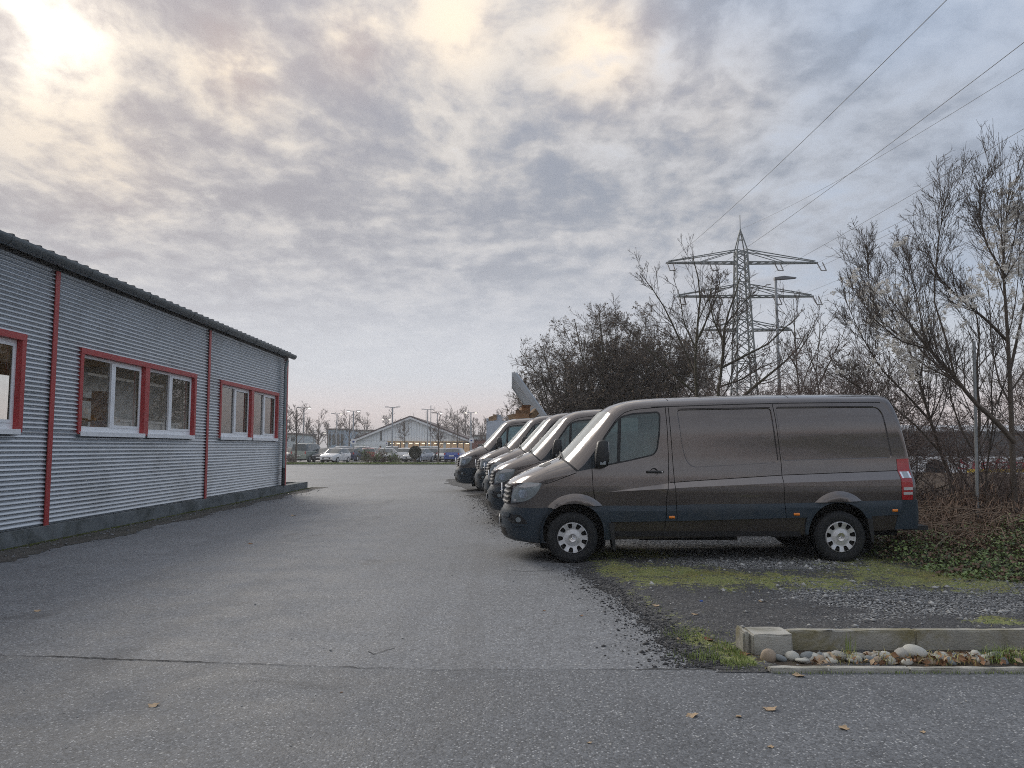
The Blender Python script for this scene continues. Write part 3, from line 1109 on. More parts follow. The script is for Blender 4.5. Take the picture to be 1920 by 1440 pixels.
M_PAINT = paint_mat()
M_CLAD = pmat('blue_grey_plastic', (0.026, 0.042, 0.060), 0.48, var=0.12, vscale=3, dirt=(0.055, 0.058, 0.060), dirt_scale=2.2, dirt_amt=0.35)
M_DARK = pmat('dark_gap', (0.010, 0.010, 0.011), 0.8, var=0.2, vscale=5)
M_TYRE = pmat('tyre_rubber', (0.013, 0.015, 0.018), 0.80, var=0.25, vscale=14, dirt=(0.035, 0.034, 0.032), dirt_scale=5, bump=0.3, bscale=120)
M_RIM = pmat('silver_trim', (0.66, 0.67, 0.69), 0.42, metal=0.45, var=0.08, vscale=10, dirt=(0.28, 0.26, 0.24), dirt_scale=12, dirt_amt=0.5)
M_RIMD = pmat('wheel_dark', (0.02, 0.02, 0.021), 0.75, var=0.2, vscale=10)
M_CHROME = pmat('chrome', (0.75, 0.76, 0.78), 0.18, metal=1.0, var=0.05, vscale=8)
M_GLASS_V = glass_mat('van_glass', (0.50, 0.66, 0.66), film=0.10, film_col=(0.45, 0.70, 0.72))
M_GLASS_W = glass_mat('windscreen_glass', (0.72, 0.80, 0.78), ior=2.1, film=0.55)  # pale film puts the sky's reflection into the pane colour
M_LENS = pmat('lamp_lens', (0.34, 0.38, 0.41), 0.10, metal=0.25, var=0.10, vscale=20, coat=1.0)
M_LAMPD = pmat('lamp_inside', (0.27, 0.31, 0.33), 0.25, metal=0.3, var=0.15, vscale=12, coat=1.0)
M_REDL = pmat('red_lens', (0.40, 0.008, 0.012), 0.18, var=0.2, vscale=20, coat=1.0)
M_WHL = pmat('white_lens', (0.55, 0.55, 0.56), 0.2, var=0.1, vscale=20, coat=1.0)
M_ORL = pmat('amber_lens', (0.90, 0.26, 0.02), 0.25, var=0.15, vscale=30, coat=0.8)
M_SILL_SHADED = pmat('sill_paint_shaded', (0.055, 0.047, 0.043), 0.35, metal=0.3, var=0.15, vscale=3, dirt=(0.085, 0.078, 0.070), dirt_scale=3, coat=0.3)  # body paint darkened for the shade of the down-facing sill, plus road dirt
M_SLAT = pmat('grille_slat', (0.055, 0.050, 0.047), 0.35, var=0.1, vscale=6, coat=0.4)
M_SEAT = pmat('seat_cloth', (0.17, 0.17, 0.165), 0.9, var=0.12, vscale=8)
M_BULK = pmat('bulkhead', (0.30, 0.32, 0.33), 0.7, var=0.1, vscale=3)
M_PLATE = pmat('number_plate', (0.80, 0.80, 0.78), 0.4, var=0.05, vscale=10)
M_PLBLUE = pmat('plate_band', (0.02, 0.06, 0.30), 0.4, var=0.05, vscale=10)

VX0 = -0.17       # nose of the first van
VYN = 10.66       # its near flank


def vp(px, py):
    q = atY(px, py, VYN)
    return (q.x - VX0, q.z)


def c1(x, y): return vp(900 + x / 3.893, 700 + y / 3.892)
def c2(x, y): return vp(1300 + x / 3.891, 700 + y / 3.892)


def pip(P, poly):
    P = np.asarray(P)
    x, y = P[:, 0], P[:, 1]
    ins = np.zeros(len(P), bool)
    n = len(poly)
    for i in range(n):
        xa, ya = poly[i]
        xb, yb = poly[(i + 1) % n]
        if ya == yb: continue
        cr = ((ya > y) != (yb > y)) & (x < (xb - xa) * (y - ya) / (yb - ya) + xa)
        ins ^= cr
    return ins


def densify(pts, step=0.04, closed=False):
    out = []
    n = len(pts)
    for i in range(n if closed else n - 1):
        a, b = np.array(pts[i]), np.array(pts[(i + 1) % n])
        k = max(1, int(math.ceil(np.linalg.norm(b - a) / step)))
        for j in range(k):
            out.append(tuple(a + (b - a) * j / k))
    if not closed:
        out.append(tuple(pts[-1]))
    return out


def round_poly(pts, r, seg=5):
    """round the corners of a closed polygon; r may be a list"""
    out = []
    n = len(pts)
    for i in range(n):
        p0, p1, p2 = (np.array(pts[(i + k) % n], float) for k in (-1, 0, 1))
        ri = r[i] if isinstance(r, (list, tuple)) else r
        a, b = p0 - p1, p2 - p1
        la, lb = np.linalg.norm(a), np.linalg.norm(b)
        q = min(ri, la * 0.48, lb * 0.48)
        s, e = p1 + a / la * q, p1 + b / lb * q
        for k in range(seg + 1):
            t = k / seg
            out.append(tuple((1 - t) ** 2 * s + 2 * t * (1 - t) * p1 + t * t * e))
    return out


def inset(poly, d_):
    """move a closed polygon inwards by d_ (simple corner offset)"""
    P = np.array(poly, float)
    area = 0.5 * np.sum(P[:, 0] * np.roll(P[:, 1], -1) - np.roll(P[:, 0], -1) * P[:, 1])
    sgn = 1 if area > 0 else -1
    a = P - np.roll(P, 1, 0)
    b = np.roll(P, -1, 0) - P
    na = np.stack([-a[:, 1], a[:, 0]], 1) / (np.linalg.norm(a, axis=1)[:, None] + 1e-12)
    nb = np.stack([-b[:, 1], b[:, 0]], 1) / (np.linalg.norm(b, axis=1)[:, None] + 1e-12)
    m_ = na + nb
    l = np.linalg.norm(m_, axis=1)[:, None] + 1e-9
    m_ = m_ / l
    k = np.clip(1.0 / np.maximum((m_ * na).sum(1), 0.35), 1, 2.5)[:, None]
    return [tuple(p) for p in P + sgn * m_ * k * d_]


def offset_line(pts, d_):
    P = np.array(pts, float)
    t = np.gradient(P, axis=0)
    nrm = np.stack([-t[:, 1], t[:, 0]], 1)
    nrm /= np.linalg.norm(nrm, axis=1)[:, None]
    return [tuple(p) for p in P + nrm * d_]


def catmull(keys, sub, sharp):
    """piecewise Catmull-Rom through rows of keys, broken at sharp indices"""
    K = np.array(keys, float)
    out, idx = [], {}
    for i in range(len(K) - 1):
        p1, p2 = K[i], K[i + 1]
        p0 = K[i - 1] if i > 0 and i not in sharp else p1 - (p2 - p1)
        p3 = K[i + 2] if i + 2 < len(K) and (i + 1) not in sharp else p2 + (p2 - p1)
        idx[i] = len(out)
        for k in range(sub):
            t = k / sub
            out.append(0.5 * ((2 * p1) + (-p0 + p2) * t + (2 * p0 - 5 * p1 + 4 * p2 - p3) * t * t + (-p0 + 3 * p1 - 3 * p2 + p3) * t ** 3))
    idx[len(K) - 1] = len(out)
    out.append(K[-1])
    return np.array(out), idx


ZL = np.array([0.2, 0.4, 0.57, 0.8, 1.0, 1.2, 1.3, 1.5, 1.8, 2.0, 2.2, 2.4])
WL = np.array([0.880, 0.925, 0.952, 0.977, 0.996, 0.990, 0.980, 0.964, 0.932, 0.905, 0.872, 0.82])
BUx = np.array([1.2, 1.53, 2.347, 2.68, 3.94, 5.57, 6.2])
BUz = np.array([0.94, 0.976, 1.090, 1.115, 1.195, 1.258, 1.275])     # upper edge of the flank crease
BLz = BUz - np.array([0.001, 0.002, 0.072, 0.075, 0.098, 0.112, 0.112])


def side_y(x, z):
    x, z = np.asarray(x, float), np.asarray(z, float)
    base = np.interp(z, ZL, WL)
    dd = (0.050 + 0.032 * np.clip((x - 2.3) / 3.0, 0, 1)) * sstep(1.45, 2.3, x)
    zu, zl = np.interp(x, BUx, BUz), np.interp(x, BUx, BLz)
    up = np.clip((z - zl) / np.maximum(zu - zl, 1e-3), 0, 1)
    base = base - dd * up * (1 - 0.75 * sstep(1.35, 2.0, z))
    tap = np.clip((1.15 - x) / 0.55, 0, 1.3)
    base = base * (1 - 0.045 * tap ** 2)
    tr = np.clip((x - 5.2) / 0.6, 0, 1)
    return base * (1 - 0.014 * tr ** 2)


#        centre x, z      edge x, z     exponent
VKEYS = [(0.22, 0.25, 0.70, 0.265, 2.4), (0.05, 0.29, 0.62, 0.29, 2.4), (0.005, 0.40, 0.60, 0.40, 2.4), (0.0, 0.53, 0.60, 0.53, 2.4), (0.02, 0.66, 0.60, 0.66, 2.4), (0.055, 0.745, 0.60, 0.745, 2.4),
         (0.062, 0.80, 0.60, 0.80, 2.5), (0.085, 0.95, 0.60, 0.95, 2.5), (0.105, 1.05, 0.61, 1.045, 2.5), (0.135, 1.095, 0.62, 1.080, 2.6),
         (0.30, 1.195, 0.68, 1.105, 2.9), (0.50, 1.285, 0.78, 1.145, 3.0), (0.70, 1.37, 0.92, 1.20, 2.8), (0.85, 1.435, 1.06, 1.25, 2.4), (0.875, 1.45, 1.085, 1.265, 2.2),
         (1.03, 1.613, 1.215, 1.40, 2.2), (1.25, 1.855, 1.42, 1.685, 2.2), (1.49, 2.115, 1.612, 2.01, 2.3),
         (1.62, 2.20, 1.70, 2.065, 2.5), (1.84, 2.268, 1.83, 2.125, 2.6), (2.17, 2.303, 2.12, 2.147, 2.6), (2.54, 2.32, 2.5, 2.16, 2.6), (3.3, 2.345, 3.3, 2.186, 2.6), (4.1, 2.36, 4.1, 2.204, 2.6), (4.9, 2.365, 4.9, 2.213, 2.6), (5.3, 2.36, 5.25, 2.215, 2.8),
         (5.47, 2.34, 5.37, 2.205, 3.2), (5.55, 2.26, 5.43, 2.13, 4.0), (5.63, 1.98, 5.525, 1.93, 5.0), (5.745, 1.42, 5.665, 1.42, 5.0), (5.775, 0.95, 5.70, 0.95, 5.0), (5.78, 0.87, 5.705, 0.87, 5.0),
         (5.80, 0.84, 5.715, 0.84, 5.0), (5.82, 0.62, 5.73, 0.62, 5.0), (5.81, 0.46, 5.72, 0.465, 5.0)]
SHARP = {5, 9, 14, 17, 31}


def build_van():
    S, sidx = catmull(VKEYS, 5, SHARP)
    van = empty('panel_van')
    NTT = 17
    tt = np.linspace(0, math.pi / 2, NTT)
    # ---------------- top skin (front, bonnet, windscreen, roof, back)
    rows = []
    for (cx, cz, ex, ez, n_) in S:
        W_ = float(side_y(ex, ez))
        yv = W_ * np.sin(tt) ** (2 / n_)
        ov = np.cos(tt) ** (2 / n_)
        half = np.stack([ex + (cx - ex) * ov, -yv, ez + (cz - ez) * ov], 1)
        oth = half[1:].copy()
        oth[:, 1] *= -1
        rows.append(np.concatenate([half[::-1], oth]))      # from near edge (y<0) to far edge
    SK = np.array(rows)
    ns, nt = SK.shape[:2]

    def skin_part(name, mat, i0, i1, j0=0, j1=None, parent=van, smooth=40, off=0.0):
        j1 = nt - 1 if j1 is None else j1
        sub = SK[i0:i1 + 1, j0:j1 + 1]
        a, b = sub.shape[:2]
        idx = np.arange(a * b).reshape(a, b)
        fs = [(idx[i, j], idx[i + 1, j], idx[i + 1, j + 1], idx[i, j + 1]) for i in range(a - 1) for j in range(b - 1)]
        vs = sub.reshape(-1, 3)
        return mesh_obj(name, vs, fs, mat, parent, smooth)

    # bonnet split so that a seam shows round it
    i_b, i_h0, i_h1, i_w0, i_w1, i_r, i_rb = sidx[5], sidx[9], sidx[13], sidx[14], sidx[17], sidx[26], sidx[31]
    skin_part('front_bumper', M_CLAD, 0, i_b)
    skin_part('front_panel', M_PAINT, i_b, i_h0)
    skin_part('bonnet', M_PAINT, i_h0, i_h1)
    skin_part('scuttle', M_BLACKP, i_h1, i_w0)
    jw = 6
    ws = skin_part('windscreen', M_GLASS_W, i_w0, i_w1, jw, nt - 1 - jw)
    skin_part('screen_pillar', M_PAINT, i_w0, i_w1, 0, jw)
    skin_part('screen_pillar', M_PAINT, i_w0, i_w1, nt - 1 - jw, nt - 1)
    rf = skin_part('roof', M_PAINT, i_w1, i_r, smooth=50)
    skin_part('rear_doors', M_PAINT, i_r, i_rb)
    skin_part('rear_bumper', M_CLAD, i_rb, ns - 1)

    # ---------------- flank: one triangulated sheet cut into panels
    edge = [(r[2], r[3]) for r in S]
    bottom = [(5.72, 0.465), (5.45, 0.455), (5.15, 0.432), (4.7, 0.40), (4.25, 0.387), (2.5, 0.34), (1.45, 0.312), (1.05, 0.27), (0.70, 0.265)]
    D = densify(edge, 0.05) + densify(bottom, 0.05)[1:-1]

    def arc(cx, cz, rx, rz, a0=0, a1=360, n=48, ex=2.0):
        o = []
        for k in range(n + (0 if a1 - a0 == 360 else 1)):
            a = R(a0 + (a1 - a0) * k / n)
            ca, sa = math.cos(a), math.sin(a)
            o.append((cx + rx * math.copysign(abs(ca) ** (2 / ex), ca), cz + rz * math.copysign(abs(sa) ** (2 / ex), sa)))
        return o
    WF, WR = (1.002, 0.345), (4.686, 0.358)
    arch_f = arc(1.015, 0.36, 0.425, 0.455, ex=2.2)
    arch_r = arc(4.675, 0.37, 0.425, 0.455, ex=2.2)
    flare_f = arc(1.045, 0.445, 0.50, 0.505)
    flare_r = arc(4.672, 0.46, 0.465, 0.525)
    win = round_poly([c1(835, 692), c1(880, 505), c1(1000, 340), c1(1040, 308), c1(1120, 287), c1(1312, 274), c1(1328, 300), c1(1322, 440), c1(1305, 560), c1(1275, 600), c1(1100, 640)], [0.01, 0.05, 0.05, 0.05, 0.05, 0.05, 0.04, 0.08, 0.09, 0.09, 0.05], 4)
    win_in = inset(win, 0.020)
    tri = [c1(712, 716), c1(816, 604), c1(880, 503), c1(838, 692)]
    div_a, div_b = (c1(1040, 270), c1(1022, 700)), (c1(1015, 270), c1(1000, 700))
    seam_d0 = densify([c1(818, 606), c1(818, 700), c1(826, 850), c1(838, 915), c1(900, 975), c1(960, 1085), c1(975, 1240)], 0.05)
    seam_d1 = densify([c1(1363, 225), c1(1376, 420), c1(1384, 640), c1(1380, 800), c1(1364, 900), c1(1362, 1000), c1(1348, 1230)], 0.05)
    seam_b = densify([c1(1385, 225), c1(1405, 500), c1(1418, 700), c1(1432, 900), c1(1440, 1075)], 0.05)
    seam_p = densify([c2(596, 205), c2(612, 300), c2(640, 520), c2(656, 660), c2(662, 850), c2(668, 955), c2(682, 1075)], 0.05)
    seam_top = densify([c1(716, 712), c1(820, 596), c1(905, 470), c1(1000, 335), c1(1060, 285), c1(1110, 268), c1(1180, 256), c1(1363, 242)], 0.05)
    seams = [seam_d0, seam_d1, seam_b, seam_p, seam_top]
    hood_seam = densify([(0.63, 1.082), (0.70, 1.098), (0.78, 1.128), (0.92, 1.183), (1.06, 1.234)], 0.05)
    seams.append(hood_seam)
    crease = [(x_, float(np.interp(x_, BUx, BUz)) + 0.006) for x_ in np.arange(2.36, 5.58, 0.05)]
    seams.append(crease)
    etop1 = densify([c1(1455, 258), c2(0, 255), c2(580, 246)], 0.05)
    etop2 = densify([c2(624, 243), c2(1340, 237)], 0.05)
    seams += [etop1, etop2]
    GAP = 0.0048
    clad_t = [(1.2, c1(950, 966)[1]), c1(910, 966), c1(1360, 966), c2(0, 957), c2(660, 950), c2(860, 944), c2(1225, 932), c2(1520, 926), (5.9, c2(1520, 926)[1])]
    clad_b = [(1.2, c1(950, 1086)[1]), c1(950, 1086), c1(1360, 1080), c2(0, 1075), c2(850, 1052), c2(1280, 1045), c2(1500, 1032), (5.9, c2(1500, 1032)[1])]
    ct = lambda x: np.interp(x, [p[0] for p in clad_t], [p[1] for p in clad_t])
    cb = lambda x: np.interp(x, [p[0] for p in clad_b], [p[1] for p in clad_b])
    bump_line = [c2(1522, 922), c2(1530, 1000), c2(1500, 1035), c2(1482, 1140)]
    bumper_x = lambda z: np.interp(z, [p[1] for p in bump_line][::-1], [p[0] for p in bump_line][::-1])
    fb_line = [(0.55, 0.755), (0.72, 0.755), c1(480, 988), (0.95, c1(480, 988)[1])]
    fbz = lambda x: np.interp(x, [p[0] for p in fb_line], [p[1] for p in fb_line])
    emb1 = round_poly([c1(1448, 262), c2(585, 250), c2(640, 655), c1(1560, 690), c1(1510, 640), c1(1480, 520)], [0.06, 0.05, 0.06, 0.1, 0.12, 0.2], 5)
    emb2 = round_poly([c2(618, 247), c2(1375, 241), c2(1412, 290), c2(1476, 598), c2(1470, 618), c2(668, 640)], [0.05, 0.10, 0.10, 0.03, 0.03, 0.05], 5)
    # points
    pts, edges = [], []

    def add(poly, closed):
        b0 = len(pts)
        pts.extend(Vector((p[0], p[1])) for p in poly)
        n_ = len(poly)
        edges.extend((b0 + i, b0 + (i + 1) % n_) for i in range(n_ if closed else n_ - 1))
    add(D, True)
    for a_ in (arch_f, arch_r, flare_f, flare_r, win, win_in, tri, emb1, emb2, inset(emb1, 0.013), inset(emb2, 0.013)):
        add(densify(a_, 0.04, True), True)
    for sm in seams:
        add(offset_line(sm, GAP), False)
        add(offset_line(sm, -GAP), False)
    for ln in (div_a, div_b, clad_t, clad_b, bump_line, fb_line, list(zip(BUx, BUz)), list(zip(BUx, BLz))):
        add(densify(ln, 0.05), False)
    con = np.array([(p.x, p.y) for p in pts])
    gxs, gzs = np.arange(0.6, 5.76, 0.065), np.arange(0.26, 2.24, 0.05)
    GX, GZ = np.meshgrid(gxs, gzs)
    GX = GX + (np.arange(len(gzs)) % 2)[:, None] * 0.032
    gp_ = np.stack([GX.ravel(), GZ.ravel()], 1)
    dm = np.min(np.linalg.norm(gp_[:, None, :] - con[None, ::1, :], axis=2), axis=1)
    gp_ = gp_[(dm > 0.018) & pip(gp_, D)]
    pts.extend(Vector((a, b)) for a, b in gp_)
    ov, oe, of, _, _, _ = delaunay_2d_cdt(pts, edges, [], 0, 1e-5)
    OV = np.array([(p.x, p.y) for p in ov])
    OF = np.array([f for f in of])
    C = OV[OF].mean(1)
    inD = pip(C, D) & ~pip(C, arch_f) & ~pip(C, arch_r)

    def near_line(P, line, tol):
        L = np.array(line)
        a, b = L[:-1], L[1:]
        ab = b - a
        t = np.clip(((P[:, None] - a) * ab).sum(2) / ((ab ** 2).sum(1) + 1e-12), 0, 1)
        dd = np.linalg.norm(P[:, None] - (a + t[..., None] * ab), axis=2)
        return dd.min(1) < tol
    reg = np.full(len(C), '', dtype=object)
    x, z = C[:, 0], C[:, 1]
    s0 = lambda z_: np.interp(z_, [p[1] for p in seam_d0][::-1], [p[0] for p in seam_d0][::-1])
    def sx(line):
        L = sorted((p[1], p[0]) for p in line)
        return lambda z_: np.interp(z_, [a for a, _ in L], [b for _, b in L])
    f0, f1, f2, f3 = sx(seam_d0), sx(seam_d1), sx(seam_b), sx(seam_p)
    st = sorted(seam_top)
    top_z = np.interp(x, [a for a, _ in st], [b for _, b in st])
    panel = np.where(x < f0(z), 'front_fender', np.where(x < f1(z), 'front_door', np.where(x < f2(z), 'door_pillar', np.where(x < f3(z), 'side_panel', 'rear_quarter_panel'))))
    panel = np.where((x > 1.05) & (x < 2.36) & (z > top_z), 'roof_rail', panel)
    reg[:] = panel
    inc = (z < ct(x)) & (z > cb(x)) & (x > 1.2)
    reg[inc] = 'side_cladding'
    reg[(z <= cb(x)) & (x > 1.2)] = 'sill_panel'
    ffl = pip(C, flare_f)
    rfl = pip(C, flare_r)
    reg[ffl & (z > fbz(np.minimum(x, 0.9)) - 0.0)] = 'arch_f'
    reg[ffl & (x > 1.2) & (z < ct(x))] = 'side_cladding'
    reg[rfl & (z >= ct(x))] = 'arch_r'
    reg[rfl & (z < ct(x))] = 'side_cladding'
    reg[(z < fbz(x)) & (x < 1.0)] = 'front_bumper_side'
    reg[(z < ct(x)) & (x > bumper_x(z))] = 'rear_bumper_side'
    inw = pip(C, win)
    reg[inw] = 'window_seal'
    ing = pip(C, win_in)
    dvx = lambda ln: (lambda z_: np.interp(z_, sorted([ln[0][1], ln[1][1]]), [p[0] for p in sorted(ln, key=lambda q: q[1])]))
    da, db = dvx(div_a), dvx(div_b)
    reg[ing & (x > da(z))] = 'window_glass'
    reg[ing & (x < db(z))] = 'quarter_glass'
    reg[pip(C, tri) & ~inw] = 'mirror_base'
    gapm = np.zeros(len(C), bool)
    for sm in seams:
        gapm |= near_line(C, sm, GAP * 0.98)
    gapm &= ~inw & ~ffl & ~rfl
    reg[gapm] = 'gap'
    reg[~inD] = ''
    e1, e2 = inset(emb1, 0.007), inset(emb2, 0.007)
    rec = (pip(OV, e1) | pip(OV, e2)).astype(float) * 0.018
    Y0 = side_y(OV[:, 0], OV[:, 1]) - rec

    mats = {'front_fender': M_PAINT, 'front_door': M_PAINT, 'door_pillar': M_PAINT, 'side_panel': M_PAINT, 'rear_quarter_panel': M_PAINT, 'roof_rail': M_PAINT, 'side_cladding': M_CLAD, 'sill_panel': M_SILL_SHADED, 'arch_f': M_PAINT, 'arch_r': M_PAINT, 'front_bumper_side': M_CLAD, 'rear_bumper_side': M_CLAD, 'window_seal': M_BLACKP, 'window_glass': M_GLASS_V, 'quarter_glass': M_GLASS_V, 'mirror_base': M_CLAD, 'gap': M_DARK}
    lift = {'side_cladding': 0.010, 'arch_f': 0.012, 'arch_r': 0.012, 'window_seal': 0.002, 'window_glass': -0.006, 'quarter_glass': -0.006, 'mirror_base': 0.004, 'gap': -0.010, 'front_bumper_side': 0.002, 'rear_bumper_side': 0.006}
    pname = {'arch_f': 'wheel_arch', 'arch_r': 'wheel_arch', 'front_bumper_side': 'bumper_corner', 'rear_bumper_side': 'bumper_corner', 'gap': 'seam_liner'}
    made = {}
    for sgn in (-1, 1):
        for key in mats:
            sel = OF[reg == key]
            if len(sel) == 0: continue
            used, inv = np.unique(sel, return_inverse=True)
            sel2 = inv.reshape(sel.shape)
            yy = Y0[used] + lift.get(key, 0.0)
            if key in ('arch_f', 'arch_r'):
                c_ = (1.045, 0.445, 0.50, 0.505) if key == 'arch_f' else (4.672, 0.46, 0.465, 0.525)
                rr = np.sqrt(((OV[used, 0] - c_[0]) / c_[2]) ** 2 + ((OV[used, 1] - c_[1]) / c_[3]) ** 2)
                yy = Y0[used] + 0.004 + 0.042 * np.clip((1 - rr) / 0.14, 0, 1) ** 0.8
            if key == 'side_cladding':
                tzz = (OV[used, 1] - cb(OV[used, 0])) / (ct(OV[used, 0]) - cb(OV[used, 0]))
                yy = yy - 0.004 + 0.020 * np.clip((1 - tzz) / 0.33, 0, 1)
            vs = [(OV[u, 0], sgn * y_, OV[u, 1]) for u, y_ in zip(used, yy)]
            fs = [tuple(f) if sgn < 0 else tuple(f[::-1]) for f in sel2]
            # orientation: outward is -y for the near flank
            a_, b_, c_ = (np.array(vs[k]) for k in fs[0])
            if np.cross(b_ - a_, c_ - a_)[1] * sgn < 0:
                fs = [f[::-1] for f in fs]
            # thickness: turn the free edge inwards
            if key not in ('window_glass', 'quarter_glass', 'gap'):
                cnt = {}
                for f in fs:
                    for k in range(3):
                        e = (f[k], f[(k + 1) % 3])
                        cnt[e] = 1
                be = [e for e in cnt if (e[1], e[0]) not in cnt]
                mp = {}
                for e in be:
                    for v_ in e:
                        if v_ not in mp:
                            mp[v_] = len(vs)
                            q = vs[v_]
                            vs.append((q[0], q[1] - sgn * 0.022, q[2]))
                fs = list(fs) + [(e[1], e[0], mp[e[0]], mp[e[1]]) for e in be]
            par = van
            if key in ('window_glass', 'quarter_glass', 'window_seal') and ('front_door', sgn) in made:
                par = made[('front_door', sgn)]
            made[(key, sgn)] = mesh_obj(pname.get(key, key), vs, fs, mats[key], par, 40 if key in ('arch_f', 'arch_r', 'front_bumper_side', 'rear_bumper_side') else 13)

    # ---------------- surface probe for fittings
    bv_v, bv_f = [], []
    b0 = 0
    for i in range(ns - 1):
        for j in range(nt - 1):
            pass
    idx = np.arange(ns * nt).reshape(ns, nt)
    bv_v += [tuple(p) for p in SK.reshape(-1, 3)]
    bv_f += [(int(idx[i, j]), int(idx[i + 1, j]), int(idx[i + 1, j + 1]), int(idx[i, j + 1])) for i in range(ns - 1) for j in range(nt - 1)]
    b0 = len(bv_v)
    okf = OF[(reg != '')]
    bv_v += [(OV[k, 0], -Y0[k], OV[k, 1]) for k in range(len(OV))]
    bv_f += [tuple(int(q) + b0 for q in f) for f in okf]
    bvh = BVHTree.FromPolygons([Vector(p) for p in bv_v], bv_f)

    def on_side(x_, z_):
        loc, nrm, _, _ = bvh.ray_cast(Vector((x_, -3, z_)), Vector((0, 1, 0)))
        if loc is None: return None
        if nrm.y > 0: nrm = -nrm
        return loc, nrm

    def on_front(y_, z_):
        loc, nrm, _, _ = bvh.ray_cast(Vector((-3, y_, z_)), Vector((1, 0, 0)))
        if nrm.x > 0: nrm = -nrm
        return loc, nrm

    def on_top(x_, y_):
        loc, nrm, _, _ = bvh.ray_cast(Vector((x_, y_, 4)), Vector((0, 0, -1)))
        if nrm.z < 0: nrm = -nrm
        return loc, nrm

    def patch(name, mat, poly, probe, off, parent=van, step=0.035, both=True, skirt=0.02, smooth=40, bulge=0.0):
        """a fitting laid over the body: polygon in probe coordinates, raised by off"""
        poly = densify(poly, step, True)
        P = np.array(poly)
        pp = [Vector(p) for p in poly]
        ee = [(i, (i + 1) % len(poly)) for i in range(len(poly))]
        gx = np.arange(P[:, 0].min(), P[:, 0].max(), step)
        gy = np.arange(P[:, 1].min(), P[:, 1].max(), step)
        if len(gx) and len(gy):
            A, B = np.meshgrid(gx, gy)
            G_ = np.stack([A.ravel(), B.ravel()], 1)
            dmin = np.min(np.linalg.norm(G_[:, None] - P[None], axis=2), axis=1)
            G_ = G_[pip(G_, poly) & (dmin > step * 0.4)]
            pp += [Vector(q) for q in G_]
        vv, _, ff, *_ = delaunay_2d_cdt(pp, ee, [], 1, 1e-5)
        vs, res = [], []
        for q in vv:
            h_ = probe(q[0], q[1])
            if h_ is None: return []
            dd_ = 0.0
            if bulge:
                dd_ = bulge * min(1.0, np.min(np.linalg.norm(P - np.array(q), axis=1)) / 0.06)
            vs.append(h_[0] + h_[1] * (off + dd_))
        nrm_ref = probe(*np.mean(P, axis=0))
        fs = [tuple(f) for f in ff]
        a_, b_, c_ = (vs[k] for k in fs[0][:3])
        if nrm_ref and (b_ - a_).cross(c_ - a_).dot(nrm_ref[1]) < 0:
            fs = [f[::-1] for f in fs]
        if skirt:
            cnt = {}
            for f in fs:
                for k in range(len(f)):
                    cnt[(f[k], f[(k + 1) % len(f)])] = 1
            be = [e for e in cnt if (e[1], e[0]) not in cnt]
            mp = {}
            n0 = len(vs)
            for e in be:
                for v_ in e:
                    if v_ not in mp:
                        h_ = probe(*vv[v_])
                        mp[v_] = len(vs)
                        vs.append(h_[0] - h_[1] * max(0.001, skirt - off))
            fs += [(e[1], e[0], mp[e[0]], mp[e[1]]) for e in be]
        out = [mesh_obj(name, vs, fs, mat, parent, smooth)]
        if both:
            par2 = parent
            out.append(mesh_obj(name, [(p[0], -p[1], p[2]) for p in vs], [f[::-1] for f in fs], mat, par2, smooth))
        return out

    # headlights
    hl_poly = round_poly([c1(237, 952), c1(232, 905), c1(262, 830), c1(330, 800), c1(453, 800), c1(435, 850), c1(392, 905), c1(330, 940)], [0.02, 0.03, 0.04, 0.06, 0.02, 0.06, 0.08, 0.05], 4)
    hls = patch('headlight', M_LAMPD, hl_poly, on_side, 0.008, bulge=0.010)
    def circ(cx, cy, r, n=14): return [(cx + r * math.cos(6.2832 * k / n), cy + r * math.sin(6.2832 * k / n)) for k in range(n)]
    for o_, sg in zip(hls, (-1, 1)):
        for (q, rr, mm, nm) in ((c1(322, 885), 0.062, M_CHROME, 'lamp_reflector'), (c1(262, 935), 0.016, M_WHL, 'side_lamp')):
            a = patch(nm, mm, circ(q[0], q[1], rr), on_side, 0.0195, parent=o_, step=0.02, both=(sg > 0), skirt=0.003)
            if sg > 0:
                bpy.data.objects.remove(a[0])
        a = patch('indicator', M_WHL, round_poly([c1(285, 838), c1(330, 808), c1(440, 804), c1(425, 822), c1(340, 838)], 0.015), on_side, 0.0195, parent=o_, step=0.03, both=(sg > 0), skirt=0.003)
        if sg > 0:
            bpy.data.objects.remove(a[0])
    # grille: dark field, four slats, star
    gr = patch('grille', M_BLACKP, round_poly([(-0.56, 0.775), (0.56, 0.775), (0.62, 0.86), (0.60, 1.055), (-0.60, 1.055), (-0.62, 0.86)], 0.05), on_front, 0.010, both=False, skirt=0.02)[0]
    for k in range(4):
        zc = 0.810 + 0.068 * k
        mb = MB()
        yv = np.linspace(-0.575, 0.575, 26)
        for y_ in yv:
            l_, n_ = on_front(float(y_), zc)
            f_ = Vector((n_.x, n_.y, 0)).normalized()
            pr = [(0.004, -0.016), (0.030, -0.015), (0.034, 0.002), (0.004, 0.018)]
            for (o1, o2) in pr:
                q = l_ + f_ * o1
                mb.v.append((q.x, q.y, zc + o2))
        for i in range(len(yv) - 1):
            for j in range(4):
                a0 = i * 4 + j
                a1 = i * 4 + (j + 1) % 4
                mb.f.append((a0, a1, a1 + 4, a0 + 4))
        mb.f += [(3, 2, 1, 0), tuple(len(mb.v) - 4 + q for q in range(4))]
        mb.build('grille_slat', M_SLAT, gr)

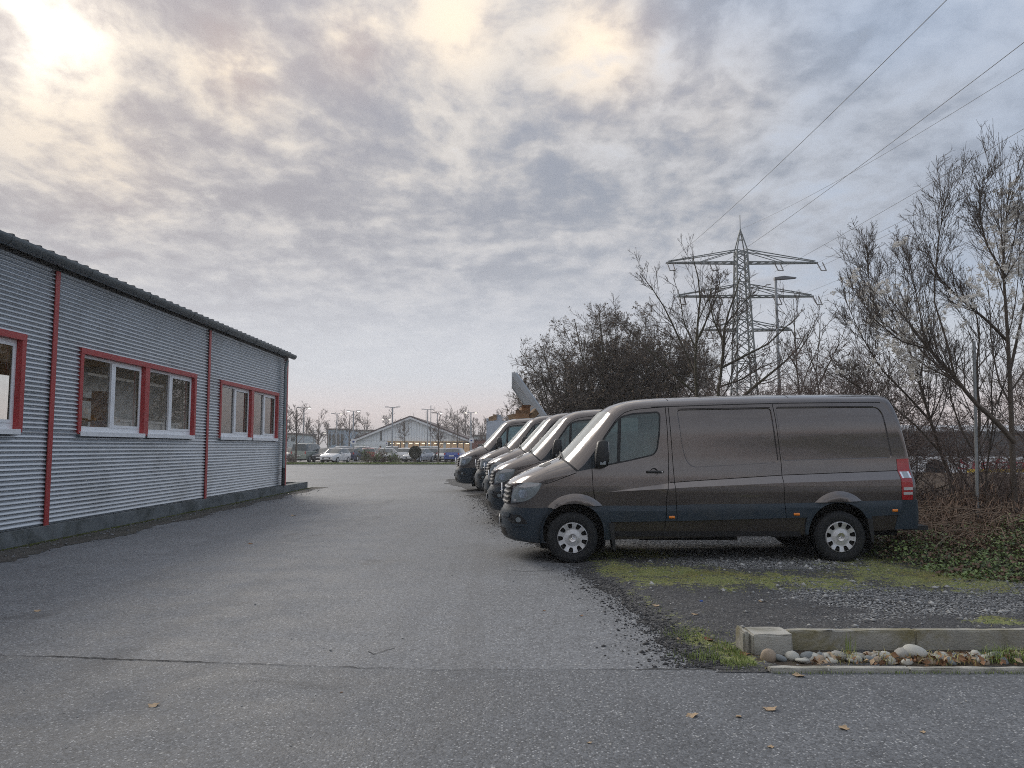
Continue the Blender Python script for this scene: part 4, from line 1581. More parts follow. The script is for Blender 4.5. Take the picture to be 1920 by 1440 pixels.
    def star(mb, M, r, h):
        for k in range(3):
            a = math.pi / 2 + k * 2.0944
            tip = (r * math.cos(a), r * math.sin(a))
            l_ = (0.16 * r * math.cos(a + 1.047), 0.16 * r * math.sin(a + 1.047))
            r_ = (0.16 * r * math.cos(a - 1.047), 0.16 * r * math.sin(a - 1.047))
            mb.add([M @ Vector((0, 0, h)), M @ Vector((*l_, 0)), M @ Vector((*tip, 0)), M @ Vector((*r_, 0))], [(0, 3, 2), (0, 2, 1)])

    Mst = Matrix.Translation((0.012, 0, 0.945)) @ Matrix.Rotation(-math.pi / 2, 4, 'Y') @ Matrix.Rotation(math.pi / 2, 4, 'Z') @ Matrix.Rotation(math.pi, 4, 'Z')
    mb = MB()
    mb.lathe([(0.088, 0), (0.100, 0.006), (0.112, 0), (0.112, -0.012), (0.088, -0.012)], 32, Mst, closed=True)
    star(mb, Mst, 0.092, 0.012)
    mb.build('star_emblem', M_CHROME, gr, 40)
    # bumper details
    patch('fog_lamp', M_BLACKP, round_poly([c1(205, 1045), c1(290, 1040), c1(340, 1085), c1(350, 1115), c1(235, 1115), c1(200, 1085)], 0.03), on_side, 0.003, skirt=0.01)
    patch('fog_lamp_lens', M_LAMPD, circ(*c1(282, 1078), 0.035), on_side, 0.008, step=0.02, skirt=0.008)
    patch('bumper_lip', M_CLAD, round_poly([c1(232, 1110), c1(355, 1108), c1(355, 1122), c1(240, 1124)], 0.008), on_side, 0.018, step=0.03, skirt=0.018)
    patch('intake', M_DARK, round_poly([(-0.55, 0.33), (0.55, 0.33), (0.52, 0.44), (-0.52, 0.44)], 0.03), on_front, 0.002, both=False, skirt=0.004, step=0.06)
    patch('bumper_step', M_CLAD, round_poly([(-0.66, 0.60), (0.66, 0.60), (0.66, 0.66), (-0.66, 0.66)], 0.02), on_front, 0.016, both=False, skirt=0.02, step=0.06)
    npl = rounded_box('number_plate', (0.012, 0.52, 0.11), 0.004, M_PLATE, van, Matrix.Translation((-0.014, 0, 0.52)), 1)
    MB().box(-0.0215, -0.0205, -0.256, -0.214, 0.468, 0.572).build('plate_band', M_PLBLUE, npl)
    # bonnet vents and wiper arms
    for sg in (-1, 1):
        patch('bonnet_vent', M_BLACKP, round_poly([(0.56, sg * 0.42), (0.70, sg * 0.36), (0.735, sg * 0.60), (0.62, sg * 0.68)], 0.02), on_top, 0.003, both=False, skirt=0.004, step=0.04)
    for y_a, y_b in ((-0.55, 0.12), (0.2, 0.78)):
        mb = MB()
        pl_ = []
        for k in range(9):
            y_ = y_a + (y_b - y_a) * k / 8
            q = bvh.ray_cast(Vector((0.2, y_, 1.47 + 0.03 * k / 8 - 0.16 * abs(y_) ** 2.2)), Vector((1, 0, 0)))[0]
            if q: pl_.append(q + Vector((-0.02, 0, 0.015)))
        mb.tube(pl_, 0.010, 6)
        mb.tube([pl_[0] + Vector((-0.03, 0, -0.04)), pl_[len(pl_) // 2]], 0.012, 6)
        mb.build('wiper', M_BLACKP, van, 60)
    # roof seams across and the aerial
    for xs_ in (2.375, 4.08):
        mb = MB()
        for k in range(31):
            y_ = -0.80 + 1.60 * k / 30
            a_ = on_top(xs_, y_)
            q = a_[0] + a_[1] * 0.0018
            mb.v += [(q.x - 0.005, q.y, q.z), (q.x + 0.005, q.y, q.z)]
            if k: mb.f.append((2 * k - 2, 2 * k, 2 * k + 1, 2 * k - 1))
        mb.build('roof_seam', M_DARK, rf)
    a_ = on_top(1.72, 0.05)[0]
    MB().tube([a_, a_ + Vector((0.05, 0, 0.03)), a_ + Vector((0.16, 0, 0.085))], [0.02, 0.012, 0.004], 6).build('aerial', M_BLACKP, rf, 60)
    # drip line along the roof edge
    for sg in (-1, 1):
        mb = MB()
        k = 0
        for (ex_, ez_) in [(r[2], r[3]) for r in S[sidx[20]:sidx[26]]]:
            y_ = float(side_y(ex_, ez_)) + 0.0015
            mb.v += [(ex_, sg * y_, ez_ - 0.006), (ex_, sg * (y_ - 0.002), ez_ + 0.006)]
            if k: mb.f.append((2 * k - 2, 2 * k, 2 * k + 1, 2 * k - 1))
            k += 1
        mb.build('drip_line', M_DARK, rf)
    # door handles
    for sg in (-1, 1):
        dr = made[('front_door', sg)]
        q = c1(1275, 722)
        l_, n_ = on_side(*q)
        for nm, boxm, mm in (('door_handle', None, None),):
            y_ = l_.y if sg < 0 else -l_.y
            cup = MB().lathe([(0.0, -0.006), (0.040, -0.004), (0.056, 0.004), (0.058, -0.01)], 24, Matrix.Translation((q[0], y_, q[1])) @ Matrix.Rotation(R(90) * (1 if sg < 0 else -1), 4, 'X'))
            cup.build('handle_cup', M_BLACKP, dr, 40)
            h_ = rounded_box('door_handle', (0.235, 0.035, 0.036), 0.014, M_BLACKP, dr, Matrix.Translation((q[0] + 0.012, y_ + sg * 0.026, q[1] + 0.004)), 3)
            MB().lathe([(0.0, 0.004), (0.010, 0.003), (0.010, -0.01)], 12, Matrix.Translation((q[0] + 0.105, y_ + sg * 0.045, q[1] + 0.004)) @ Matrix.Rotation(R(90) * (1 if sg < 0 else -1), 4, 'X')).build('door_lock', M_CHROME, dr, 40)
    # mirrors
    for sg in (-1, 1):
        a0, a1 = c1(828, 495), c1(915, 680)
        cx_, cz_ = 0.5 * (a0[0] + a1[0]), 0.5 * (a0[1] + a1[1])
        wx_, hz_ = 0.17, a0[1] - a1[1]
        bm = bmesh.new()
        bmesh.ops.create_cube(bm, size=1.0)
        bmesh.ops.subdivide_edges(bm, edges=bm.edges[:], cuts=3, use_grid_fill=True)
        for v_ in bm.verts:
            p = v_.co
            r_ = Vector((p.x, p.y, p.z)) * 2
            sph = r_.normalized() * 1.25
            q = r_.lerp(sph, 0.38)
            w_ = 1.0 - 0.20 * max(0, q.z)
            v_.co = Vector((q.x * wx_ / 2 * w_ * 1.02 + q.z * 0.012, q.y * 0.135 * w_, q.z * hz_ / 2 * 1.02))
        bmesh.ops.transform(bm, matrix=Matrix.Translation((cx_ + 0.02, sg * 1.10, cz_)), verts=bm.verts)
        me = bpy.data.meshes.new('wing_mirror')
        bm.to_mesh(me); bm.free()
        me.materials.append(M_BLACKP)
        me.polygons.foreach_set('use_smooth', [True] * len(me.polygons))
        mo = bpy.data.objects.new('wing_mirror', me)
        COL.objects.link(mo); mo.parent = van
        MB().tube([(cx_, sg * 0.93, cz_ - hz_ * 0.38), (cx_ + 0.01, sg * 1.04, cz_ - hz_ * 0.36)], 0.045, 10).build('mirror_arm', M_BLACKP, mo, 50)
        q = c1(885, 640)
        rounded_box('mirror_indicator', (0.085, 0.03, 0.115), 0.014, M_LENS, mo, Matrix.Translation((q[0] - 0.005, sg * 1.222, q[1] + 0.005)), 3)
        g_ = rounded_box('mirror_glass', (0.006, 0.20, 0.27), 0.002, M_CHROME, mo, Matrix.Translation((cx_ + 0.02 + wx_ * 0.5, sg * 1.10, cz_ + 0.02)), 1)
    # amber side markers
    for q, wd in ((c1(1402, 1050), 0.082), (c2(755, 1028), 0.085), (c2(1472, 1000), 0.078)):
        l_, n_ = on_side(*q)
        for sg in (-1, 1):
            rounded_box('side_marker', (wd + 0.016, 0.014, 0.050), 0.006, M_BLACKP, van, Matrix.Translation((q[0], sg * (abs(l_.y) + 0.018), q[1])), 2)
            rounded_box('marker_lens', (wd, 0.022, 0.036), 0.008, M_ORL, van, Matrix.Translation((q[0], sg * (abs(l_.y) + 0.022), q[1])), 3)
    # tail lamps
    tl = patch('tail_lamp', M_REDL, round_poly([c2(1509, 626), c2(1596, 622), c2(1604, 922), c2(1524, 922)], 0.012), on_side, 0.008, skirt=0.02, step=0.03)
    for o_, sg in zip(tl, (-1, 1)):
        for nm, mm, pl_, of_ in (('reverse_lamp', M_CHROME, [c2(1521, 722), c2(1590, 720), c2(1595, 766), c2(1527, 768)], 0.011), ('lamp_lens', M_LENS, [c2(1536, 722), c2(1576, 721), c2(1580, 766), c2(1540, 767)], 0.014), ('lamp_strip', M_WHL, [c2(1532, 832), c2(1599, 830), c2(1600, 850), c2(1534, 852)], 0.011), ('lamp_strip', M_WHL, [c2(1532, 866), c2(1600, 864), c2(1601, 884), c2(1534, 886)], 0.011)):
            a = patch(nm, mm, pl_, on_side, of_, parent=o_, both=(sg > 0), skirt=0.004, step=0.03)
            if sg > 0 and a:
                bpy.data.objects.remove(a[0])
    # rear step
    mb = MB()
    mb.box(5.62, 5.95, -0.86, 0.86, 0.44, 0.50)
    mb.build('rear_step', M_BLACKP, van)
    for sg in (-1, 1):
        MB().box(5.52, 5.545, sg * 0.2 - 0.2, sg * 0.2 + 0.2, 1.6, 2.0)
    # mud flaps
    for px0, px1, ya, yb in ((c1(925, 1092), c1(985, 1292), -0.99, -0.72), (c2(1255, 1060), c2(1315, 1232), -0.99, -0.70)):
        for sg in (-1, 1):
            y0_, y1_ = (ya, yb) if sg < 0 else (-yb, -ya)
            m_ = MB()
            xa, xb = px0[0] + 0.03, px1[0] - 0.02
            za, zb = px0[1], px1[1]
            m_.add([(xa, y0_, za), (xa, y1_, za), (xb, y1_, zb), (xb, y0_, zb), (xa + 0.075, y0_, za), (xa + 0.075, y1_, za), (xb + 0.03, y1_, zb), (xb + 0.03, y0_, zb)], [(0, 1, 2, 3), (7, 6, 5, 4), (0, 4, 5, 1), (1, 5, 6, 2), (2, 6, 7, 3), (3, 7, 4, 0)])
            m_.build('mud_flap', M_BLACKP, van)
    # wheel wells, floor pan, axles
    for (cx_, cz_) in (WF, WR):
        for sg in (-1, 1):
            m_ = MB()
            n_ = 20
            pr = [(cx_ + 0.46 * math.cos(R(-25 + 230 * k / n_)), cz_ + 0.02 + 0.475 * math.sin(R(-25 + 230 * k / n_))) for k in range(n_ + 1)]
            for (x_, z_) in pr:
                m_.v += [(x_, sg * 0.955, z_), (x_, sg * 0.60, z_)]
            for k in range(n_):
                m_.f.append((2 * k, 2 * k + 2, 2 * k + 3, 2 * k + 1))
            m_.f.append(tuple(2 * k + 1 for k in range(n_ + 1)))
            m_.build('wheel_well', M_DARK, van)
    m_ = MB()
    m_.box(0.30, 5.65, -0.58, 0.58, 0.34, 0.47)
    m_.box(1.55, 4.15, -0.93, 0.93, 0.36, 0.47)
    m_.box(2.0, 3.4, -0.5, 0.1, 0.26, 0.34)
    m_.box(5.15, 5.6, -0.9, 0.9, 0.46, 0.50)
    m_.build('floor_pan', M_DARK, van)
    m_ = MB()
    for (cx_, cz_) in (WF, WR):
        m_.tube([(cx_, -0.78, cz_), (cx_, 0.78, cz_)], 0.06, 10)
    m_.build('axle', M_DARK, van, 60)
    # exhaust
    # ---------------- cabin
    m_ = MB().box(2.42, 2.45, -0.86, 0.86, 0.5, 2.16)
    m_.build('bulkhead', M_BULK, van)
    dash = MB()
    pr = [(0.95, 0.8), (0.95, 1.34), (1.12, 1.39), (1.32, 1.36), (1.42, 1.22), (1.40, 0.8)]
    dash.prism([(p[0], p[1]) for p in pr], -0.86, 0.86, Matrix.Rotation(R(90), 4, 'X'))
    dash.build('dashboard', M_BLACKP, van)
    for yc_ in (-0.5, 0.12, 0.5):
        st = rounded_box('seat', (0.50, 0.44 if yc_ < 0 else 0.36, 0.16), 0.05, M_SEAT, van, Matrix.Translation((1.95, yc_, 0.98)))
        rounded_box('backrest', (0.15, 0.44 if yc_ < 0 else 0.36, 0.62), 0.055, M_SEAT, st, Matrix.Translation((2.235, yc_, 1.32)) @ Matrix.Rotation(R(14), 4, 'Y'))
        rounded_box('headrest', (0.10, 0.24, 0.19), 0.04, M_SEAT, st, Matrix.Translation((2.315, yc_, 1.735)) @ Matrix.Rotation(R(8), 4, 'Y'))
    Msw = Matrix.Translation((1.50, -0.5, 1.33)) @ Matrix.Rotation(R(-62), 4, 'Y')
    tor = MB()
    n_, m2 = 28, 8
    for i in range(n_):
        a = 6.28318 * i / n_
        for j in range(m2):
            b = 6.28318 * j / m2
            tor.v.append(tuple(Msw @ Vector(((0.195 + 0.016 * math.cos(b)) * math.cos(a), (0.195 + 0.016 * math.cos(b)) * math.sin(a), 0.016 * math.sin(b)))))
    for i in range(n_):
        for j in range(m2):
            tor.f.append((i * m2 + j, ((i + 1) % n_) * m2 + j, ((i + 1) % n_) * m2 + (j + 1) % m2, i * m2 + (j + 1) % m2))
    tor.bar(Msw @ Vector((0, -0.19, 0)), Msw @ Vector((0, 0.19, 0)), 0.05, 0.02)
    tor.bar(Msw @ Vector((0, 0, 0)), Msw @ Vector((0.02, 0, -0.28)), 0.06)
    tor.build('steering_wheel', M_BLACKP, van, 60)
    # inner far roof lining (pale)
    li = MB()
    li.add([(1.6, -0.78, 2.07), (2.42, -0.78, 2.13), (2.42, 0.78, 2.13), (1.6, 0.78, 2.07)], [(0, 1, 2, 3)])
    li.build('headlining', M_BULK, van)

    # ---------------- wheels
    RT = 0.352
    def wheel(sg, cx_, cz_, rot):
        M0 = Matrix.Translation((cx_, sg * 0.865, cz_)) @ Matrix.Rotation(R(90) if sg < 0 else R(-90), 4, 'X')    # local z points outwards
        wh = MB().lathe([(0.208, 0.085), (0.222, 0.104), (0.258, 0.116), (0.300, 0.113), (0.330, 0.100), (0.346, 0.080), (RT, 0.050), (RT, -0.05), (0.346, -0.08), (0.330, -0.10), (0.26, -0.115), (0.208, -0.10)], 56, M0).build('wheel', M_TYRE, van, 35)
        # tread grooves
        gv = MB()
        for h in (-0.055, 0.0, 0.055):
            gv.lathe([(RT + 0.0006, h - 0.006), (RT + 0.0006, h + 0.006)], 40, M0)
        gv.build('tread_groove', M_DARK, wh)
        # raised sidewall ring
        MB().lathe([(0.228, 0.1085), (0.232, 0.1115), (0.238, 0.1130)], 56, M0).build('sidewall_ring', M_TYRE, wh, 60)
        MB().lathe([(0.0, 0.045), (0.15, 0.045), (0.200, 0.060), (0.208, 0.10)], 40, M0).build('rim', M_RIMD, wh, 60)
        # trim disc with nine openings
        Mr = M0 @ Matrix.Rotation(rot, 4, 'Z')
        outer = [(0.212 * math.cos(6.28318 * k / 72), 0.212 * math.sin(6.28318 * k / 72)) for k in range(72)]
        pp = [Vector(p) for p in outer]
        ee = [(i, (i + 1) % 72) for i in range(72)]
        holes = []
        for k in range(9):
            a = 2 * math.pi * (k + 0.5) / 9
            da1, da0 = 0.18, 0.13
            h_ = []
            for (r_, q) in ((0.198, -da1), (0.1995, -da1 / 2), (0.200, 0), (0.1995, da1 / 2), (0.198, da1), (0.148, da0 * 1.3), (0.133, da0), (0.130, 0), (0.133, -da0), (0.148, -da0 * 1.3)):
                h_.append((r_ * math.cos(a + q), r_ * math.sin(a + q)))
            holes.append(h_)
            b_ = len(pp)
            pp += [Vector(p) for p in h_]
            ee += [(b_ + i, b_ + (i + 1) % len(h_)) for i in range(len(h_))]
        for r_ in (0.045, 0.075, 0.105, 0.125, 0.204):
            pp += [Vector((r_ * math.cos(6.28318 * k / 36), r_ * math.sin(6.28318 * k / 36))) for k in range(36)]
        pp.append(Vector((0, 0)))
        vv, _, ff, *_ = delaunay_2d_cdt(pp, ee, [], 1, 1e-6)
        V2 = np.array([(q.x, q.y) for q in vv])
        F2 = np.array(list(ff))
        cc = V2[F2].mean(1)
        bad = np.zeros(len(cc), bool)
        for h_ in holes: bad |= pip(cc, h_)
        F2 = F2[~bad]
        rr = np.linalg.norm(V2, axis=1)
        zz_ = np.interp(rr, [0, 0.07, 0.09, 0.12, 0.16, 0.20, 0.206, 0.212], [0.108, 0.108, 0.100, 0.092, 0.108, 0.112, 0.108, 0.098])
        vs = [Mr @ Vector((a, b, c_)) for (a, b), c_ in zip(V2, zz_)]
        fs = [tuple(int(q) for q in f) for f in F2]
        cnt = {}
        for f in fs:
            for k in range(3): cnt[(f[k], f[(k + 1) % 3])] = 1
        be = [e for e in cnt if (e[1], e[0]) not in cnt]
        mp = {}
        for e in be:
            for v_ in e:
                if v_ not in mp:
                    mp[v_] = len(vs)
                    vs.append(Mr @ Vector((V2[v_][0], V2[v_][1], zz_[v_] - 0.02)))
        fs += [(e[1], e[0], mp[e[0]], mp[e[1]]) for e in be]
        tr_ = mesh_obj('wheel_trim', vs, fs, M_RIM, wh, 40)
        cap = MB().lathe([(0.0, 0.1125), (0.040, 0.1125), (0.050, 0.1145), (0.057, 0.1145), (0.060, 0.106)], 32, Mr)
        star(cap, Mr @ Matrix.Translation((0, 0, 0.1132)), 0.050, 0.006)
        cap.build('hub_cap', M_CHROME, wh, 40)
    for sg in (-1, 1):
        wheel(sg, WF[0], WF[1], R(-2) * sg)
        wheel(sg, WR[0], WR[1], R(8) * sg)
    return van


VAN = build_van()
van_spots = [(VX0, VYN + 0.99, 0.0, 0.0, 'brown panel van nearest the camera, its whole left flank in view'),
             (-0.50, 16.10, -0.9, 0.06, 'second brown panel van, nose just beyond the nearest one, blue-grey bumper low'),
             (-0.70, 19.15, 0.7, 0.14, 'third brown panel van from the camera, middle of the row'),
             (-1.05, 22.0, -0.6, 0.19, 'fourth brown panel van from the camera, mostly hidden behind its neighbours'),
             (-1.82, 24.7, 1.4, 0.20, 'farthest brown panel van of the row, standing furthest out onto the asphalt')]
for i, (x_, y_, rz_, z_, lab) in enumerate(van_spots):
    o = VAN if i == 0 else copy_tree(VAN)
    o.location = (x_, y_, max(0.0, z_ if i else 0.0))
    o.rotation_euler = (0, 0, R(rz_))
    tag(o, lab, 'van', 'row of brown vans')

# ================================================================== stone bed with kerbs (right foreground)
M_CONC = pmat('kerb_concrete', (0.44, 0.43, 0.39), 0.9, var=0.22, vscale=5, dirt=(0.12, 0.115, 0.07), dirt_scale=3.2, bump=0.5, bscale=70, dirt_amt=0.7)
M_CONCM = pmat('kerb_concrete_mossy', (0.36, 0.35, 0.31), 0.92, var=0.25, vscale=5, dirt=(0.17, 0.14, 0.03), dirt_scale=2.6, bump=0.5, bscale=60, dirt_amt=0.8)


def stone_mat(name, c, c2_):
    m = pmat(name, c, 0.75, var=0.22, vscale=14, dirt=c2_, dirt_scale=9, bump=0.25, bscale=90, dirt_amt=0.55)
    return m


M_RIV = [stone_mat('river_stone_' + k, a, b) for k, a, b in (('grey', (0.34, 0.335, 0.31), (0.20, 0.19, 0.17)), ('tan', (0.36, 0.29, 0.22), (0.22, 0.16, 0.11)), ('pale', (0.48, 0.48, 0.44), (0.32, 0.31, 0.27)), ('slate', (0.22, 0.24, 0.25), (0.13, 0.14, 0.14)))]
M_LEAF_D = [pmat('dry_leaf_' + k, c, 0.75, var=0.35, vscale=12) for k, c in (('tan', (0.40, 0.29, 0.18)), ('brown', (0.22, 0.115, 0.055)), ('red', (0.20, 0.07, 0.035)))]

bed = empty('stone_bed', (2.9, 5.75, 0.0))
tag(bed, 'narrow planting bed of rounded stones edged with concrete kerbs', 'planting bed')


def rough_box(name, x0, x1, y0, y1, z0, z1, mat, parent, bev=0.012, amp=0.004, cuts=6):
    bm = bmesh.new()
    bmesh.ops.create_cube(bm, size=1.0)
    bmesh.ops.scale(bm, vec=(x1 - x0, y1 - y0, z1 - z0), verts=bm.verts)
    bmesh.ops.bevel(bm, geom=bm.edges[:], offset=bev, segments=2, affect='EDGES')
    long_e = [e for e in bm.edges if abs(e.verts[0].co.x - e.verts[1].co.x) > (x1 - x0) * 0.5]
    if cuts:
        bmesh.ops.subdivide_edges(bm, edges=long_e, cuts=cuts)
    for v_ in bm.verts:
        v_.co += Vector((random.gauss(0, amp), random.gauss(0, amp), random.gauss(0, amp)))
    bmesh.ops.translate(bm, vec=((x0 + x1) / 2, (y0 + y1) / 2, (z0 + z1) / 2), verts=bm.verts)
    if parent:
        bmesh.ops.translate(bm, vec=-parent.location, verts=bm.verts)
    me = bpy.data.meshes.new(name)
    bm.to_mesh(me); bm.free()
    me.materials.append(mat)
    o = bpy.data.objects.new(name, me)
    COL.objects.link(o)
    if parent: o.parent = parent
    return o


# corner block, back kerb stones, low front kerb
pb0, pb1 = atZ(1412, 1233), atZ(1492, 1233)
rough_box('corner_block', pb0.x, pb1.x - 0.012, pb0.y, pb0.y + 0.22, -0.05, 0.172, M_CONC, bed, 0.014, 0.0025, 2)
rough_box('end_block', pb0.x - 0.055, pb0.x - 0.004, pb0.y + 0.05, pb0.y + 0.28, -0.05, 0.178, M_CONCM, bed, 0.014, 0.002, 2)
xk = pb1.x - 0.008
yk = pb0.y + 0.13
while xk < 7.2:
    rough_box('back_kerb_stone', xk, xk + 0.985, yk + random.uniform(-0.004, 0.004), yk + 0.075, -0.05, 0.168 + random.uniform(-0.004, 0.004), M_CONCM, bed, 0.008, 0.002, 8)
    xk += 0.992
rough_box('back_kerb_stone', pb0.x + 0.02, pb1.x - 0.012, yk + 0.092, yk + 0.165, -0.05, 0.165, M_CONCM, bed, 0.008, 0.002, 4)
xk = pb0.x - 0.01
while xk < 7.2:
    rough_box('front_kerb_stone', xk, xk + 0.985, 5.555, 5.615, -0.05, 0.036 + random.uniform(-0.003, 0.003), M_CONC, bed, 0.006, 0.0018, 8)
    xk += 0.992
sb = MB().add([(pb0.x - 0.02 - 2.9, 5.61 - 5.75, 0.022), (7.2 - 2.9, 5.61 - 5.75, 0.022), (7.2 - 2.9, yk + 0.02 - 5.75, 0.022), (pb0.x - 0.02 - 2.9, yk + 0.02 - 5.75, 0.022)], [(0, 1, 2, 3)])
M_SOIL = pmat('bed_soil', (0.075, 0.058, 0.040), 0.95, var=0.5, vscale=25, bump=0.8, bscale=60)
sb.build('bed_soil', M_SOIL, bed)


def river_stone_mesh(seed):
    rg = random.Random(seed)
    bm = bmesh.new()
    bmesh.ops.create_icosphere(bm, subdivisions=2, radius=1.0)
    ax = Vector((rg.uniform(-1, 1), rg.uniform(-1, 1), rg.uniform(-1, 1)))
    ph = [rg.uniform(0, 6) for _ in range(6)]
    for v_ in bm.verts:
        p = v_.co
        f = 1 + 0.10 * math.sin(2.1 * p.x + ph[0]) + 0.09 * math.sin(2.6 * p.y + ph[1]) + 0.07 * math.sin(3.3 * p.z + ph[2]) + 0.05 * math.sin(4 * p.x + 3 * p.y + ph[3])
        v_.co = p * f
    me = bpy.data.meshes.new('stone')
    bm.to_mesh(me); bm.free()
    me.polygons.foreach_set('use_smooth', [True] * len(me.polygons))
    return me


stone_me = []
for k in range(8):
    for m_ in M_RIV:
        me = river_stone_mesh(k * 5 + len(stone_me))
        me.materials.append(m_)
        stone_me.append(me)
# (px, py of the stone's middle, half width px, half height px, material 0..3)
stones = [(1440, 1223, 15, 15, 1), (1482, 1224, 14, 9, 2), (1464, 1232, 12, 6, 3), (1513, 1222, 16, 8, 2), (1530, 1210, 8, 9, 1), (1541, 1224, 11, 7, 2), (1558, 1217, 8, 6, 0), (1575, 1228, 17, 9, 0), (1605, 1214, 12, 9, 1), (1613, 1228, 15, 8, 0), (1632, 1214, 13, 8, 2), (1679, 1206, 22, 11, 2), (1690, 1223, 17, 12, 0), (1655, 1231, 12, 8, 0), (1735, 1226, 11, 8, 3), (1756, 1222, 14, 8, 1), (1812, 1218, 10, 10, 2), (1873, 1213, 14, 11, 1), (1780, 1236, 20, 6, 3), (1700, 1238, 10, 5, 2), (1558, 1235, 12, 5, 2), (1530, 1233, 14, 5, 1), (1505, 1236, 14, 5, 2), (1600, 1237, 12, 4, 0), (1740, 1237, 14, 5, 1), (1830, 1232, 12, 6, 0), (1855, 1226, 12, 7, 2), (1900, 1230, 15, 7, 0), (1910, 1216, 10, 7, 1)]
stones += [(random.uniform(1500, 2300), random.uniform(1214, 1238), random.uniform(6, 14), random.uniform(5, 9), random.choice((0, 0, 1, 2, 2, 3))) for _ in range(120)]
for i, (px, py, hw, hh, mi) in enumerate(stones):
    py2 = min(py + hh * 0.8, 1243)
    base = atZ(px, py2, 0.03)
    base.y = min(max(base.y, 5.64), 5.84)
    sc_ = base.y / 1440
    me = stone_me[(i % 8) * 4 + mi]
    o = bpy.data.objects.new('stone', me)
    COL.objects.link(o)
    o.parent = bed
    hz_ = hh * sc_
    o.scale = (hw * sc_, (hw * 0.75 + 2) * sc_, hz_ * 0.95)
    zc = 0.022 + hz_ * random.uniform(0.35, 0.75)
    if i == 11: zc += 0.045
    o.location = Vector((base.x, base.y, zc)) - bed.location
    o.rotation_euler = (random.uniform(-0.25, 0.25), random.uniform(-0.35, 0.35), random.uniform(-0.5, 0.5))


# ---- dry leaves
def leaf_mesh(seed, lobes=True):
    rg = random.Random(seed)
    n_ = 22
    outline = []
    for k in range(n_):
        a = 2 * math.pi * k / n_
        r = 0.62 + (0.30 * (0.5 + 0.5 * math.cos(5 * a)) ** 1.5 if lobes else 0.25 * abs(math.cos(a))) + rg.uniform(-0.05, 0.05)
        outline.append((r * math.cos(a) * (1.0 if lobes else 1.25), r * math.sin(a) * (0.9 if lobes else 0.55)))
    cu = rg.uniform(0.15, 0.4)
    ph = rg.uniform(0, 6)
    vs = [(0, 0, 0.02)] + [(x * 0.5, y * 0.5, 0.03 + 0.05 * math.sin(3 * math.atan2(y, x) + ph)) for x, y in outline] + [(x, y, 0.04 + cu * (0.5 + 0.5 * math.sin(2 * math.atan2(y, x) + ph)) * math.hypot(x, y)) for x, y in outline]
    fs = []
    for k in range(n_):
        k2 = (k + 1) % n_
        fs += [(0, 1 + k, 1 + k2), (1 + k, 1 + n_ + k, 1 + n_ + k2, 1 + k2)]
    me = bpy.data.meshes.new('fallen_leaf')
    me.from_pydata(vs, [], fs)
    me.polygons.foreach_set('use_smooth', [True] * len(me.polygons))
    return me


leaf_me = []
for k in range(6):
    me = leaf_mesh(k, k % 3 != 2)
    me.materials.append(M_LEAF_D[k % 3])
    leaf_me.append(me)
leaf_list = [(1298, 1344, 13, 'tan'), (1444, 1332, 15, 'tan'), (1582, 1368, 11, 'tan'), (1498, 1269, 13, 'tan'), (1545, 1252, 17, 'tan'), (1105, 1395, 6, 'tan'), (1385, 1346, 7, 'tan'), (1445, 1403, 7, 'tan'), (1730, 1375, 6, 'tan'), (1303, 1158, 8, 'tan'), (1365, 1222, 8, 'tan'), (1395, 1232, 11, 'brown'), (1330, 1203, 12, 'red'), (288, 1325, 12, 'tan'), (70, 1146, 7, 'tan'), (1274, 1202, 7, 'tan'), (1230, 1139, 8, 'tan'), (1430, 1130, 9, 'tan'), (1680, 1251, 9, 'tan'), (1625, 1256, 6, 'brown'), (1740, 1255, 7, 'brown'), (1800, 1252, 8, 'tan'), (1090, 1155, 5, 'brown'), (1020, 1145, 4, 'brown'), (640, 1300, 4, 'brown'), (550, 970, 6, 'tan'), (470, 1020, 5, 'brown')]
leaf_words = ['tan and ragged, left one of the middle pair on the foreground asphalt', 'large tan one in the middle of the foreground asphalt', 'plain tan one lowest and rightmost of the larger leaves', 'tan one lying just before the low kerb', 'large tan one half under the low kerb', 'small tan one left of the others near the picture bottom', 'small tan one between the two larger foreground leaves', 'small tan one near the bottom below the stone bed', 'tiny tan one far right on the foreground asphalt', 'pale tan one on dark gravel left of the corner block', 'tan one on moss just left of the corner block', 'brown curled one touching the corner block', 'reddish brown one on moss behind the corner block', 'faded tan one alone in the left foreground', 'small tan one far left beyond the crack', 'tan one on the moss edge beside the asphalt crumbs', 'tan one on the bare dirt left of the blue cap', 'tan one in the middle of the dark gravel', 'tan one on the grass before the low kerb, middle', 'brown one at the low kerb, left of two', 'brown one at the low kerb, right of two', 'tan one at the low kerb near the right picture edge', 'brown one on the asphalt at the crumbling edge', 'tiny brown one farther along the crumbling edge', 'tiny brown one just before the long crack', 'tan one far off near the hall corner', 'brown one on the asphalt before the hall']
for i, (px, py, r, kind) in enumerate(leaf_list):
    p = atZ(px, py, 0.0)
    o = bpy.data.objects.new('fallen_leaf', leaf_me[{'tan': 0, 'brown': 1, 'red': 2}[kind] + 3 * (i % 2)])
    COL.objects.link(o)
    s_ = r * p.y / 1440 * 1.05
    o.scale = (s_, s_ * 1.1, s_ * 0.8)
    o.rotation_euler = (random.uniform(-0.15, 0.15), random.uniform(-0.15, 0.15), random.uniform(0, 6.28))
    o.location = (p.x, p.y, ground_z(p.x, p.y) + 0.002)
    tag(o, 'dry leaf, ' + leaf_words[i], 'leaf', 'dry leaves scattered over the ground')


